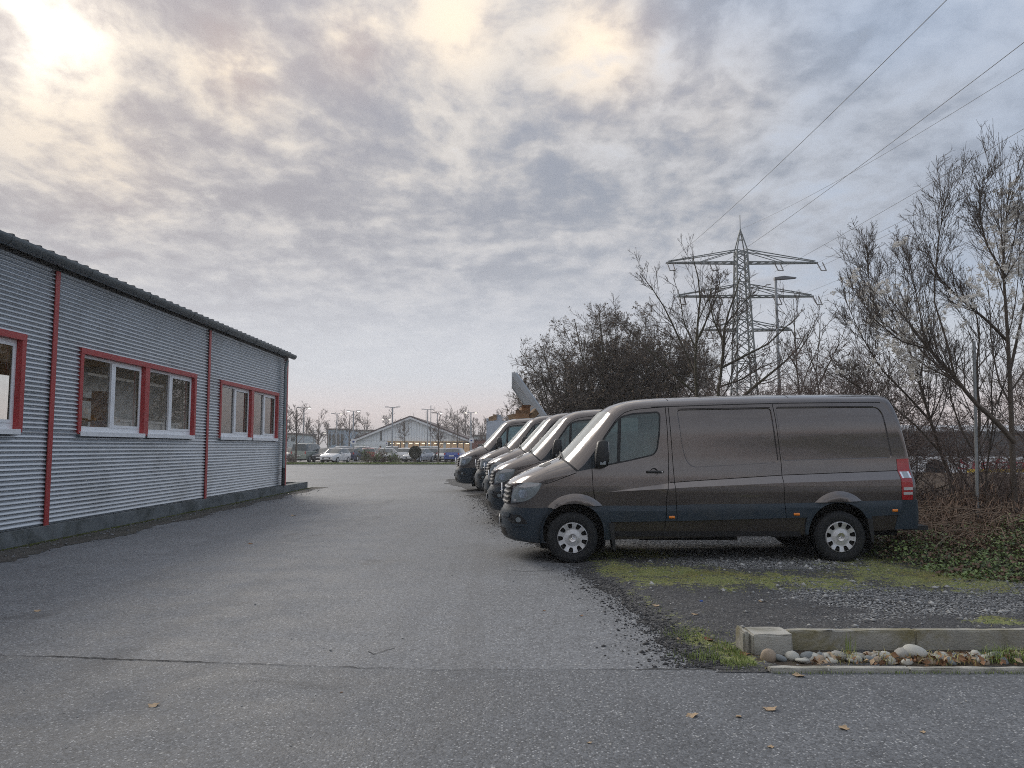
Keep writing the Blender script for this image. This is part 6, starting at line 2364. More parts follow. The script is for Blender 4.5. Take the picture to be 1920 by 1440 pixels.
for (p, q) in (((-1, -1), (1, -1)), ((1, -1), (1, 1)), ((1, 1), (-1, 1)), ((-1, 1), (-1, -1))):
    br = MB()
    for i in range(len(zs) - 1):
        a, b = zs[i], zs[i + 1]
        br.bar((p[0] * hw(a), p[1] * hw(a), a), (q[0] * hw(b), q[1] * hw(b), b), 0.11)
        br.bar((q[0] * hw(a), q[1] * hw(a), a), (p[0] * hw(b), p[1] * hw(b), b), 0.11)
        if i % 2 == 0:
            br.bar((p[0] * hw(a), p[1] * hw(a), a), (q[0] * hw(a), q[1] * hw(a), a), 0.11)
    br.build('lattice_bracing', M_STEEL, pyl)
    for z in (zof(450), zof(440)):
        MB().bar((p[0] * hw(z), p[1] * hw(z), z), (q[0] * hw(z), q[1] * hw(z), z), 0.1).build('peak_strut', M_STEEL, pyl)
MB().bar((0, 0, zt - 0.3), (0, 0, ztop), 0.09).build('lightning_rod', M_STEEL, pyl)
arms = [(ZA[0], (1255 - 1398) * sc_, (1543 - 1398) * sc_, zof(470)), (ZA[1], (1275 - 1398) * sc_, (1533 - 1398) * sc_, zof(535)), (ZA[2], (1325 - 1398) * sc_, (1490 - 1398) * sc_, zof(603))]
att = []
for ai, (z, xl_, xr_, zu) in enumerate(arms):
    for xe in (xl_, xr_):
        ar = MB()
        h0 = hw(z)
        s_ = 1 if xe > 0 else -1
        for sy in (-1, 1):
            ar.bar((s_ * h0, sy * h0, z), (xe, sy * 0.25, z), 0.20)
            ar.bar((s_ * hw(zu), sy * hw(zu), zu), (xe * 0.97, sy * 0.25, z + 0.25), 0.13)
            ar.bar((s_ * hw(zu), sy * hw(zu), zu), (xe * 0.55, sy * 0.5 * h0, z + 0.1), 0.10)
        nb_ = 9
        for k in range(nb_):
            t0, t1 = k / nb_, (k + 1) / nb_
            f = lambda t, sy: (s_ * h0 + (xe - s_ * h0) * t, sy * (h0 + (0.25 - h0) * t), z)
            ar.bar(f(t0, -1), f(t1, 1), 0.10)
            ar.bar(f(t0, 1), f(t1, -1), 0.10)
        ar.build('crossarm', M_STEEL, pyl)
        att.append((ai, xe * 0.99, z))
        if ai < 2:
            att.append((ai, xe * 0.43, z))
    # hanging insulator loops
for (ai, x_, z) in att:
    m_ = MB()
    m_.tube([(x_, -0.2, z), (x_ + 0.25, -1.2, z - 1.5)], 0.09, 6)
    m_.tube([(x_ + 0.25, -1.2, z - 1.5), (x_ + 1.05, -1.2, z - 1.5)], 0.07, 6)
    m_.tube([(x_ + 1.05, -1.2, z - 1.5), (x_ + 0.9, -0.2, z)], 0.09, 6)
    m_.build('insulator', M_INS, pyl, 60)
# conductors run past the camera to the next pylon behind it
def wire(label, p0, sag, r=0.022, dxs=0.03, span=300.0):
    pts = []
    for k in range(49):
        t = k / 48
        y = PYY - span * t
        pts.append((p0[0] - dxs * span * t - p0[0], y - PYY, -4 * sag * t * (1 - t)))
    o = MB().tube(pts, r, 5, True).build('power_line', M_WIRE, None, 180)
    o.location = (p0[0], PYY, p0[2])
    tag(o, label, 'power line', 'power lines running from the pylon')


P0 = pc.x
wire('power line from the left tip of the top crossarm', (P0 + arms[0][1], 0, ZA[0] - 0.2), 8.0)
wire('power line from the inner left of the top crossarm', (P0 + arms[0][1] * 0.43, 0, ZA[0] - 1.5), 6.3)
wire('earth wire from the very tip of the pylon', (P0, 0, zt), 13.0, 0.018)
wire('power line from the inner right of the top crossarm', (P0 + arms[0][2] * 0.43, 0, ZA[0] - 1.5), 4.6)
wire('upper power line from the right tip of the top crossarm', (P0 + arms[0][2], 0, ZA[0]), 4.8)
wire('lower power line from the right tip of the top crossarm', (P0 + arms[0][2], 0, ZA[0] - 0.8), 4.9)
wire('power line from the inner right of the second crossarm', (P0 + arms[1][2] * 0.43, 0, ZA[1] - 1.5), 5.0, 0.016)
wire('power line from the right tip of the second crossarm', (P0 + arms[1][2], 0, ZA[1] - 0.5), 5.0, 0.020)

# ---- street lamp behind the first van
M_POLE = pmat('lamp_pole', (0.36, 0.38, 0.40), 0.5, metal=0.4, var=0.1, vscale=1)
LY = 32.0
lp = atY(1465, 838, LY)
lt = zof(523, LY)
lamp = empty('street_lamp', (lp.x, LY, 0.0))
tag(lamp, 'grey street lamp with flat head standing before the pylon', 'street lamp')
MB().tube([(0.03, 0, 0), (0.0, 0, 1.2), (-0.04, 0, lt)], [0.075, 0.07, 0.055], 12).build('pole', M_POLE, lamp, 60)
hd = MB()
hd.add([(-0.1, -0.09, lt - 0.05), (0.28, -0.15, lt - 0.02), (0.82, -0.10, lt + 0.02), (0.82, 0.10, lt + 0.02), (0.28, 0.15, lt - 0.02), (-0.1, 0.09, lt - 0.05), (-0.1, -0.08, lt + 0.06), (0.28, -0.13, lt + 0.11), (0.80, -0.08, lt + 0.06), (0.80, 0.08, lt + 0.06), (0.28, 0.13, lt + 0.11), (-0.1, 0.08, lt + 0.06)], [(5, 4, 3, 2, 1, 0), (6, 7, 8, 9, 10, 11), (0, 1, 7, 6), (1, 2, 8, 7), (2, 3, 9, 8), (3, 4, 10, 9), (4, 5, 11, 10), (5, 0, 6, 11)])
hd.build('lamp_head', pmat('lamp_head', (0.16, 0.165, 0.175), 0.5, var=0.1), lamp)

# ================================================================== waste container with cardboard
M_CONT = pmat('container_white', (0.62, 0.68, 0.76), 0.5, var=0.08, vscale=1.5, dirt=(0.35, 0.36, 0.38), dirt_scale=1.5, dirt_amt=0.4)
M_LID = pmat('lid_sheet', (0.42, 0.44, 0.46), 0.4, metal=0.5, var=0.1, vscale=2)
M_CARD = pmat('cardboard', (0.34, 0.19, 0.10), 0.85, var=0.15, vscale=4)
M_CARD2 = pmat('cardboard_pale', (0.48, 0.32, 0.19), 0.85, var=0.15, vscale=4)
M_SIGNR = pmat('sign_red', (0.45, 0.07, 0.05), 0.5, var=0.1, vscale=4)
cz = float(gz(0, 29)) - 0.02
cl, cr = atY(914, 800, 29.0).x, atY(1019, 800, 29.0).x
ctop = zof(789, 29.0)
con = empty('waste_container', (cl, 29.0, cz))
tag(con, 'pale blue waste container with propped-up metal lid behind the farthest van', 'container')
wd = cr - cl
ht = ctop - cz
m_ = MB()
m_.box(0, wd, 0, 0.06, 0.15, ht)
m_.box(0, wd, 6.0, 6.06, 0.15, ht)
m_.box(0, 0.06, 0.06, 6.0, 0.15, ht)
m_.box(wd - 0.06, wd, 0.06, 6.0, 0.15, ht)
m_.box(0.06, wd - 0.06, 0.06, 6.0, 0.15, ht - 0.35)
m_.box(0.1, 0.3, 0.1, 5.9, 0, 0.15)
m_.box(wd - 0.3, wd - 0.1, 0.1, 5.9, 0, 0.15)
m_.build('body', M_CONT, con)
for k in range(5):
    MB().box(-0.05, 0, 0.3 + k * 1.35, 0.42 + k * 1.35, 0.2, ht).build('side_rib', M_CONT, con)
MB().box(-0.04, 0.03, -0.045, 6.1, ht, ht + 0.09).build('rim', M_CONT, con)
m_ = MB()
m_.lathe([(0.0, 0.004), (0.17, 0.004), (0.18, 0.0)], 28, Matrix.Translation((0.66, -0.006, ht - 0.30)) @ Matrix.Rotation(R(90), 4, 'X') @ Matrix.Diagonal((1, 0.62, 1, 1)))
m_.build('oval_badge', M_SIGNR, con)
# lid, hinged along the right side and standing open to the left
d_l = Vector((961 - 1019.6, 0, 782 - 702)).normalized()
a = atY(1021, 786, 29.1)
b = atY(961, 702, 29.1)
u_ = (b - a)
lid = MB()
nseg = 8
for j in range(nseg + 1):
    for (yy_) in (0.0,):
        pass
L_ = u_.length
ud = u_.normalized()
nd = Vector((ud.z, 0, -ud.x))     # outward (upper right)
prof = []
W_l = 6.4
nr = 7
for k in range(nr):
    y0 = W_l * k / nr
    prof += [(y0, 0.0), (y0 + W_l / nr * 0.30, 0.0), (y0 + W_l / nr * 0.40, 0.20), (y0 + W_l / nr * 0.85, 0.20)]
prof.append((W_l, 0.0))
o_ = Vector((a.x - cl, a.y - 29.0, a.z - cz))
for (y0, h) in prof:
    for t in (0, 1):
        q = o_ + ud * (L_ * t) + Vector((0, y0, 0)) + nd * h
        lid.v.append(tuple(q))
for k in range(len(prof) - 1):
    lid.f.append((2 * k, 2 * k + 1, 2 * k + 3, 2 * k + 2))
lid.box(-0.02, 0.0, 0, 0.01, 0, 0.01)
lo = lid.build('lid', M_LID, con)
for t in (0.0, 1.0):
    e = MB()
    e.bar(o_ + ud * (L_ * t) + nd * 0.05, o_ + ud * (L_ * t) + Vector((0, W_l, 0)) + nd * 0.05, 0.14, 0.10)
    e.build('lid_rail', M_LID, lo)
for yy_ in (-0.02, W_l + 0.02):
    e = MB()
    e.bar(o_ + Vector((0, yy_, 0)) + nd * 0.04, o_ + ud * L_ + Vector((0, yy_, 0)) + nd * 0.04, 0.05, 0.16)
    e.build('lid_rail', M_LID, lo)


def carton(label, px, py, Y, w_, h_, d_, rot, mat, tilt=0.0):
    p = atY(px, py, Y)
    t = empty('cardboard_box', p)
    t.rotation_euler = (0, tilt, rot)
    tag(t, label, 'box', 'discarded cardboard boxes')
    m_ = MB()
    m_.box(-w_ / 2, w_ / 2, -d_ / 2, -d_ / 2 + 0.012, -h_ / 2, h_ / 2)
    m_.box(-w_ / 2, w_ / 2, d_ / 2 - 0.012, d_ / 2, -h_ / 2, h_ / 2)
    m_.box(-w_ / 2, -w_ / 2 + 0.012, -d_ / 2 + 0.012, d_ / 2 - 0.012, -h_ / 2, h_ / 2)
    m_.box(w_ / 2 - 0.012, w_ / 2, -d_ / 2 + 0.012, d_ / 2 - 0.012, -h_ / 2, h_ / 2)
    m_.box(-w_ / 2 + 0.012, w_ / 2 - 0.012, -d_ / 2 + 0.012, d_ / 2 - 0.012, -h_ / 2, -h_ / 2 + 0.012)
    m_.build('carton', mat, t)
    f = MB().add([(-w_ / 2, -d_ / 2, h_ / 2), (w_ / 2, -d_ / 2, h_ / 2), (w_ / 2, -d_ / 2 - 0.12, h_ / 2 + 0.10), (-w_ / 2, -d_ / 2 - 0.12, h_ / 2 + 0.10)], [(0, 1, 2, 3), (3, 2, 1, 0)][:1])
    f.build('flap', mat, t)
    f = MB().add([(w_ / 2, -d_ / 2, h_ / 2), (w_ / 2, d_ / 2, h_ / 2), (w_ / 2 + 0.13, d_ / 2, h_ / 2 + 0.06), (w_ / 2 + 0.13, -d_ / 2, h_ / 2 + 0.06)], [(0, 1, 2, 3)])
    f.build('flap', mat, t)


carton('brown cardboard box on top of the heap in the container', 984, 771, 29.6, 0.34, 0.26, 0.4, 0.2, M_CARD)
carton('wide flattened cardboard box below the topmost one', 980, 781, 29.5, 0.52, 0.24, 0.5, -0.1, M_CARD, 0.08)
carton('pale cardboard box leaning against the container lid', 1000, 777, 29.7, 0.22, 0.42, 0.4, 0.3, M_CARD2, 0.75)
carton('pale cardboard box at the left end of the heap', 965, 786, 29.6, 0.34, 0.16, 0.4, -0.3, M_CARD2, -0.2)
carton('tan open carton on the left corner of the container', 921, 787, 29.6, 0.34, 0.10, 0.3, 0.4, M_CARD2, -0.3)
carton('white carton lying on the left part of the container', 933, 786, 29.8, 0.34, 0.14, 0.4, -0.1, M_CONT, 0.1)

# ================================================================== coach beyond the thicket
M_COACH = pmat('coach_white', (0.78, 0.78, 0.78), 0.35, var=0.05, vscale=0.8, coat=0.5)
M_COACHW = pmat('coach_window', (0.030, 0.026, 0.028), 0.15, var=0.3, vscale=0.5, coat=0.6)
M_YEL = pmat('coach_yellow', (0.75, 0.50, 0.03), 0.4, var=0.1, vscale=1)
M_LETR = pmat('letter_red', (0.42, 0.03, 0.05), 0.45, var=0.1, vscale=2)
CY = 38.0
cx0 = atY(1680, 838, CY).x
coach = empty('coach', (cx0, CY, 0))
tag(coach, 'white coach with dark windows and red lettering half hidden beyond the thicket', 'coach')
zr, zwt, zwb = zof(797, CY), zof(808, CY), zof(856, CY)
CLN = 11.5
m_ = MB()
pr = [(0.0, 0.32), (0.0, zwb - 0.1), (0.03, zwb), (0.10, zwt), (0.22, zr - 0.08), (0.5, zr), (2.0, zr), (2.28, zr - 0.08), (2.40, zwt), (2.47, zwb), (2.5, zwb - 0.1), (2.5, 0.32)]
m_.prism([(p[0], p[1]) for p in pr], 0, CLN, Matrix(((0, 0, 1, 0), (1, 0, 0, 0), (0, 1, 0, 0), (0, 0, 0, 1))))
m_.build('body', M_COACH, coach)
nw = 8
for k in range(nw):
    x0, x1 = 0.25 + k * (CLN - 0.5) / nw, 0.25 + (k + 1) * (CLN - 0.5) / nw - 0.03
    m_ = MB().add([(x0, 0.014, zwb + 0.02), (x1, 0.014, zwb + 0.02), (x1, 0.082, zwt - 0.02), (x0, 0.082, zwt - 0.02)], [(0, 1, 2, 3)])
    m_.build('side_window', M_COACHW, coach)
MB().box(CLN * 0.30, CLN - 0.1, -0.012, -0.004, 0.34, 0.50).build('yellow_stripe', M_YEL, coach)
for x_ in (1.9, 8.6):
    w_ = MB().lathe([(0.0, 0.0), (0.28, 0.0), (0.30, 0.03), (0.47, 0.03), (0.49, -0.02), (0.49, -0.25)], 32, Matrix.Translation((x_, -0.01, 0.49)) @ Matrix.Rotation(R(90), 4, 'X'))
    w_.build('wheel', M_TYRE, coach, 40)
cu = bpy.data.curves.new('lettering', 'FONT')
cu.body = 'Stefan'
cu.size = 1.05
cu.extrude = 0.004
cu.shear = 0.15
to = bpy.data.objects.new('lettering', cu)
COL.objects.link(to)
dg = bpy.context.evaluated_depsgraph_get()
me = bpy.data.meshes.new_from_object(to.evaluated_get(dg))
bpy.data.objects.remove(to)
me.materials.clear()
me.materials.append(M_LETR)
xs = [v.co.x for v in me.vertices]
wtx = max(xs) - min(xs)
want = atY(1872, 0, CY).x - atY(1752, 0, CY).x
me.transform(Matrix.Diagonal((want / wtx, 0.78, 1, 1)))
to = bpy.data.objects.new('lettering', me)
COL.objects.link(to)
to.parent = coach
to.rotation_euler = (R(90), 0, 0)
to.location = (atY(1752, 0, CY).x - cx0, -0.01, zof(880, CY))

# ================================================================== the car park and its surroundings
M_BODY = {k: pmat('car_' + k, c, 0.3, metal=mt, var=0.05, vscale=1, coat=0.8) for k, c, mt in (('white', (0.72, 0.73, 0.74), 0), ('silver', (0.45, 0.48, 0.51), 0.3), ('blue', (0.03, 0.07, 0.30), 0.1), ('black', (0.02, 0.022, 0.028), 0), ('sage', (0.25, 0.29, 0.25), 0.2), ('red', (0.34, 0.03, 0.03), 0), ('teal', (0.16, 0.28, 0.32), 0.1), ('grey', (0.14, 0.15, 0.17), 0.2), ('darkblue', (0.02, 0.03, 0.08), 0.1))}
M_CARG = pmat('car_glass', (0.045, 0.06, 0.065), 0.08, var=0.2, vscale=1, coat=0.8)
M_CARH = pmat('car_lamp', (0.75, 0.76, 0.78), 0.15, var=0.1, vscale=10, coat=1.0)

# side profiles: x from the nose, belt height, roof height (= belt where there is no cabin)
CARS = {
    'hatch': dict(L=4.1, W=1.76, st=[(0.0, 0.62, 0.62, 0.72), (0.12, 0.72, 0.72, 0.86), (0.5, 0.82, 0.84, 0.95), (1.15, 0.90, 0.93, 1.0), (1.95, 0.93, 1.42, 1.0), (2.3, 0.94, 1.48, 1.0), (3.2, 0.96, 1.47, 1.0), (3.65, 0.97, 1.38, 0.98), (3.98, 0.98, 1.0, 0.93), (4.1, 0.70, 0.72, 0.88)], cab=(3, 8)),
    'suv': dict(L=4.5, W=1.84, st=[(0.0, 0.72, 0.72, 0.74), (0.1, 0.84, 0.84, 0.88), (0.5, 0.96, 0.98, 0.95), (1.25, 1.04, 1.07, 1.0), (2.0, 1.06, 1.60, 1.0), (2.4, 1.07, 1.67, 1.0), (3.6, 1.09, 1.65, 1.0), (4.1, 1.10, 1.52, 0.98), (4.42, 1.10, 1.12, 0.93), (4.5, 0.8, 0.82, 0.9)], cab=(3, 8)),
    'van': dict(L=4.9, W=1.9, st=[(0.0, 0.70, 0.70, 0.76), (0.1, 0.86, 0.86, 0.9), (0.45, 1.0, 1.02, 0.97), (0.95, 1.10, 1.14, 1.0), (1.75, 1.12, 1.86, 1.0), (2.2, 1.12, 1.93, 1.0), (4.3, 1.14, 1.94, 1.0), (4.65, 1.14, 1.88, 0.98), (4.86, 1.14, 1.16, 0.97), (4.9, 0.7, 0.72, 0.96)], cab=(3, 8)),
    'sedan': dict(L=4.6, W=1.8, st=[(0.0, 0.60, 0.60, 0.74), (0.12, 0.70, 0.70, 0.88), (0.6, 0.80, 0.82, 0.96), (1.35, 0.88, 0.91, 1.0), (2.15, 0.91, 1.38, 1.0), (2.5, 0.92, 1.44, 1.0), (3.2, 0.94, 1.42, 1.0), (3.9, 0.96, 1.02, 0.98), (4.45, 0.94, 0.96, 0.94), (4.6, 0.62, 0.64, 0.88)], cab=(3, 7)),
}


def car_mesh_parts(kind):
    """sections from sill to roof middle; returns vert list and faces by role"""
    c = CARS[kind]
    W2 = c['W'] / 2
    st = c['st']
    # refine stations
    X = np.array([s[0] for s in st])
    rows = []
    for (x, zb, ztp, wf) in st:
        w_ = W2 * wf
        cabin = ztp - zb > 0.15
        wt = w_ * (0.80 if cabin else 0.90)
        zlow = 0.24 if 0.05 < x < c['L'] - 0.05 else 0.34
        rows.append([(w_ * 0.93, zlow), (w_ * 0.985, 0.42), (w_, 0.60), (w_ * 0.985, zb - 0.04), (w_ * 0.955, zb), (wt, ztp - 0.045 if cabin else ztp), (wt * 0.86, ztp if cabin else ztp + 0.015), (0.0, ztp + (0.03 if cabin else 0.03))])
    verts, idx = [], {}
    for i, r in enumerate(rows):
        for sg in (-1, 1):
            for j, (y, z) in enumerate(r):
                idx[(i, sg, j)] = len(verts)
                verts.append((X[i] - c['L'] / 2, sg * y, z))
    roles = {'body': [], 'side_window': [], 'windscreen': [], 'rear_window': []}
    c0, c1_ = c['cab']
    for i in range(len(rows) - 1):
        for sg in (-1, 1):
            for j in range(7):
                f = [idx[(i, sg, j)], idx[(i + 1, sg, j)], idx[(i + 1, sg, j + 1)], idx[(i, sg, j + 1)]]
                if sg > 0: f = f[::-1]
                role = 'body'
                if c0 <= i < c1_:
                    rising = rows[i + 1][5][1] - rows[i][5][1] > 0.3
                    falling = rows[i][5][1] - rows[i + 1][5][1] > 0.3
                    if j == 4: role = 'side_window'
                    if rising and j in (5, 6): role = 'windscreen'
                    if falling and j in (5, 6): role = 'rear_window'
                roles[role].append(tuple(f))
    for i in (0, len(rows) - 1):
        f = [idx[(i, -1, j)] for j in range(8)] + [idx[(i, 1, j)] for j in range(6, -1, -1)]
        roles['body'].append(tuple(f if i else f[::-1]))
    return verts, roles


car_cache = {}


def make_car(kind, colour):
    key = (kind, colour)
    if key in car_cache:
        return copy_tree(car_cache[key])
    c = CARS[kind]
    verts, roles = car_mesh_parts(kind)
    t = empty('parked_car')
    for role, mat in (('body', M_BODY[colour]), ('side_window', M_CARG), ('windscreen', M_CARG), ('rear_window', M_CARG)):
        fs = roles[role]
        groups = [fs]
        if role == 'side_window':
            groups = [[f for f in fs if verts[f[0]][1] < 0], [f for f in fs if verts[f[0]][1] > 0]]
        for fs_ in groups:
            if not fs_: continue
            used = sorted({q for f in fs_ for q in f})
            mp = {q: k for k, q in enumerate(used)}
            mesh_obj(role, [verts[q] for q in used], [tuple(mp[q] for q in f) for f in fs_], mat, t, 30)
    L2, W2 = c['L'] / 2, c['W'] / 2
    rw = 0.34 if kind in ('suv', 'van') else 0.31
    for x in (-L2 + 0.82, L2 - 0.80):
        for sg in (-1, 1):
            M0 = Matrix.Translation((x, sg * (W2 - 0.10), rw)) @ Matrix.Rotation(R(-90) * sg, 4, 'X')
            wh = MB().lathe([(0.0, 0.085), (rw * 0.62, 0.085), (rw * 0.66, 0.11), (rw * 0.92, 0.105), (rw, 0.07), (rw, -0.1), (0, -0.1)], 20, M0).build('wheel', M_TYRE, t, 40)
            MB().lathe([(0.0, 0.098), (rw * 0.58, 0.094), (rw * 0.63, 0.09)], 18, M0).build('rim', M_RIM, wh, 60)
    zb = c['st'][1][1]
    for sg in (-1, 1):
        rounded_box('headlight', (0.20, 0.34, 0.14), 0.04, M_CARH, t, Matrix.Translation((-L2 + 0.16, sg * W2 * 0.62, zb - 0.08)) @ Matrix.Rotation(R(20) * sg, 4, 'Z'), 2)
        zt_ = c['st'][-2][1]
        tl_h = 0.5 if kind == 'van' else 0.2
        rounded_box('tail_lamp', (0.12, 0.16, tl_h), 0.03, M_REDL, t, Matrix.Translation((L2 - 0.07, sg * W2 * 0.83, zt_ - tl_h * 0.55)), 2)
        rounded_box('wing_mirror', (0.12, 0.18, 0.12), 0.03, M_BODY[colour], t, Matrix.Translation((-L2 + c['st'][3][0] + 0.35, sg * (W2 + 0.08), c['st'][3][1] + 0.07)), 2)
    MB().box(-L2 - 0.012, -L2 + 0.02, -0.42, 0.42, 0.38, zb - 0.16).build('grille', M_BLACKP, t)
    MB().box(-L2 - 0.02, -L2 - 0.013, -0.26, 0.26, 0.42, 0.53).build('number_plate', M_PLATE, t)
    MB().box(L2 + 0.002, L2 + 0.012, -0.26, 0.26, 0.62, 0.73).build('number_plate', M_PLATE, t)
    MB().box(-L2 + 0.3, L2 - 0.3, -W2 * 0.8, W2 * 0.8, 0.20, 0.26).build('underbody', M_DARK, t)
    car_cache[key] = t
    return t


# px of the middle, Y, heading (deg, 0 = nose to -X), kind, colour, label
cars = [(581, 83, -102, 'van', 'sage', 'grey-green people carrier at the left of the car park, seen from behind'),
        (630, 78, 78, 'hatch', 'white', 'white hatchback facing the yard, first in the car park row'),
        (611, 83, 84, 'hatch', 'black', 'black hatchback between the people carrier and the white hatchback'),
        (640, 93, 80, 'suv', 'silver', 'silver off-road car behind the white hatchback'),
        (668, 86, -105, 'hatch', 'darkblue', 'dark blue hatchback seen from behind at the left parking sign'),
        (676, 96, 80, 'suv', 'white', 'white off-road car behind the dark blue hatchback'),
        (692, 93, -80, 'hatch', 'red', 'red hatchback half hidden by the twiggy bushes'),
        (725, 80, 88, 'sedan', 'silver', 'silver saloon facing the yard behind the twiggy bushes'),
        (736, 92, 100, 'suv', 'white', 'white off-road car behind the silver saloon'),
        (764, 86, -95, 'hatch', 'white', 'small white hatchback seen from behind, left of the round bush'),
        (757, 97, 90, 'sedan', 'teal', 'teal saloon in the back row left of the round bush'),
        (786, 81, 72, 'sedan', 'silver', 'silver saloon right of the round bush, seen from its front corner'),
        (797, 93, 84, 'suv', 'teal', 'teal off-road car in front of the lit shop windows'),
        (811, 86, -90, 'hatch', 'black', 'black hatchback seen from behind beside the small tree'),
        (813, 97, 92, 'suv', 'white', 'white off-road car in the back row near the small tree'),
        (836, 85, 90, 'sedan', 'silver', 'pale silver saloon left of the bright blue hatchback'),
        (856, 81, -100, 'hatch', 'blue', 'bright blue hatchback seen from behind next to the far van'),
        (546, 90, 80, 'hatch', 'grey', 'grey hatchback showing past the corner of the hall'),
        (655, 104, 90, 'hatch', 'grey', 'grey hatchback in the back row by the shop corner'),
        (700, 104, 90, 'hatch', 'white', 'white hatchback parked close to the shop wall')]
for (px, Y, hd_, kind, colour, lab) in cars:
    t = make_car(kind, colour)
    x = (px - 960) / 1440 * Y
    t.location = (x, Y, 0.006)
    t.rotation_euler = (0, 0, R(hd_))
    tag(t, lab, 'car', 'cars in the car park')

# ---- the shop
M_SHOPW = pmat('shop_panel', (0.84, 0.89, 0.93), 0.6, var=0.06, vscale=0.4)
M_SHOPW2 = pmat('shop_plaster', (0.76, 0.80, 0.82), 0.7, var=0.05, vscale=0.4)
M_TILE = pmat('shop_roof', (0.13, 0.10, 0.10), 0.8, var=0.2, vscale=0.8)
M_FASC = pmat('shop_fascia', (0.70, 0.72, 0.74), 0.5, var=0.05)
M_LITW = emit_mat('lit_shop_inside', (0.80, 0.52, 0.30), 0.28)
M_TUBE = emit_mat('shop_light_tube', (1.0, 0.90, 0.70), 1.6)
M_BRICK = pmat('brick_red', (0.20, 0.09, 0.07), 0.85, var=0.2, vscale=2)
SY = 122.0
shl, shr, sha = atY(664, 826, SY), atY(893, 831, SY), atY(770, 783, SY)
shop = empty('supermarket', (sha.x, SY, 0))
tag(shop, 'low supermarket with wide pale gable and lit shop windows', 'building')
xl_, xr_, za = shl.x - sha.x, shr.x - sha.x, sha.z
zl_, zr_ = shl.z, shr.z
xg0 = atY(738, 0, SY).x - sha.x
zg = zof(829, SY)
ff = MB()
ff.add([(xl_, 0, 0), (xg0, 0, 0), (xg0, 0, zg), (xr_, 0, zg), (xr_, 0, zr_), (0, 0, za), (xl_, 0, zl_)], [(0, 1, 2, 3, 4, 5, 6)])
ff.build('gable_wall', M_SHOPW, shop)
ff = MB()
ff.add([(xl_, -0.06, 0), (xg0, -0.06, 0), (xg0, -0.06, zg - 0.3), (xl_, -0.06, zg - 0.3)], [(0, 1, 2, 3)])
ff.build('plaster_wall', M_SHOPW2, shop)
ff = MB()
ff.box(xl_, xl_ + 0.2, 0.02, 40, 0, zl_)
ff.box(xr_ - 0.2, xr_, 0.02, 40, 0, zr_)
ff.build('side_wall', M_SHOPW2, shop)
nbd = 46
for k in range(nbd):
    x0 = xl_ + (xr_ - xl_) * (k + 0.5) / nbd
    zt_ = np.interp(x0, [xl_, 0, xr_], [zl_, za, zr_]) - 0.35
    z0 = zg + 0.05
    if zt_ > z0 + 0.2:
        MB().box(x0 - 0.03, x0 + 0.03, -0.05, -0.003, z0, zt_).build('cover_batten', M_FASC, shop)
for (px_, y0_, y1_) in ((767, 788, 807), (726, 807, 826)):
    x0 = atY(px_, 0, SY).x - sha.x
    MB().box(x0 - 0.12, x0 + 0.12, -0.07, -0.051, zof(y1_, SY), zof(y0_, SY)).build('gable_window', M_CARG, shop)
for (xa, za_, xb, zb_) in ((xl_ - 0.5, zl_ - 0.15, 0, za + 0.05), (0, za + 0.05, xr_ + 0.5, zr_ - 0.15)):
    r_ = MB()
    n2 = Vector((-(zb_ - za_), 0, xb - xa)).normalized() * 0.25
    r_.add([(xa, -0.6, za_), (xb, -0.6, zb_), (xb, 40, zb_), (xa, 40, za_), (xa + n2.x, -0.6, za_ + n2.z), (xb + n2.x, -0.6, zb_ + n2.z), (xb + n2.x, 40, zb_ + n2.z), (xa + n2.x, 40, za_ + n2.z)], [(3, 2, 1, 0), (4, 5, 6, 7), (0, 1, 5, 4), (2, 3, 7, 6), (1, 2, 6, 5), (3, 0, 4, 7)])
    rr = r_.build('roof', M_TILE, shop)
    f_ = MB()
    f_.add([(xa, -0.63, za_ - 0.28), (xb, -0.63, zb_ - 0.28), (xb, -0.63, zb_ + 0.02), (xa, -0.63, za_ + 0.02)], [(0, 1, 2, 3)])
    f_.build('barge_board', M_FASC, rr)
# glazed lit front: back wall glow, posts, ceiling tubes, panes
gl_ = MB().add([(xg0, 4.0, 0.1), (xr_, 4.0, 0.1), (xr_, 4.0, zg), (xg0, 4.0, zg)], [(0, 1, 2, 3)])
gl_.build('shop_interior', M_LITW, shop)
npn = 14
for k in range(npn + 1):
    x0 = xg0 + (xr_ - xg0) * k / npn
    MB().box(x0 - (0.22 if k in (3, 9) else 0.06), x0 + (0.22 if k in (3, 9) else 0.06), -0.04, 0.08, 0, zg).build('glazing_post', M_SHOPW2 if k in (3, 9) else M_GUT, shop)
    if k < npn:
        x1 = xg0 + (xr_ - xg0) * (k + 1) / npn
        MB().add([(x0 + 0.06, 0.02, 0.1), (x1 - 0.06, 0.02, 0.1), (x1 - 0.06, 0.02, zg), (x0 + 0.06, 0.02, zg)], [(0, 1, 2, 3)]).build('shop_pane', M_GLASS, shop)
        MB().box(x0 + 0.25, x1 - 0.25, 1.0, 1.15, zg - 0.28, zg - 0.16).build('ceiling_light', M_TUBE, shop)
MB().box(xg0, xr_, -0.5, 0.0, zg, zg + 0.12).build('canopy_edge', M_WOOD, shop)
# brick annex right of the shop
o = MB().box(0, 10, 0, 8, 0, 2.6).build('brick_annex', M_BRICK)
an = o
x_ = atY(886, 0, 119).x
an.location = (x_, 118, 0)
MB().box(-0.15, 10.15, -0.15, 8.15, 2.6, 2.75).build('flat_roof', M_TILE, an)
MB().box(1.2, 2.6, -0.03, -0.005, 0.9, 2.0).build('window', M_CARG, an)
tag(an, 'low red brick annex beside the supermarket', 'building')


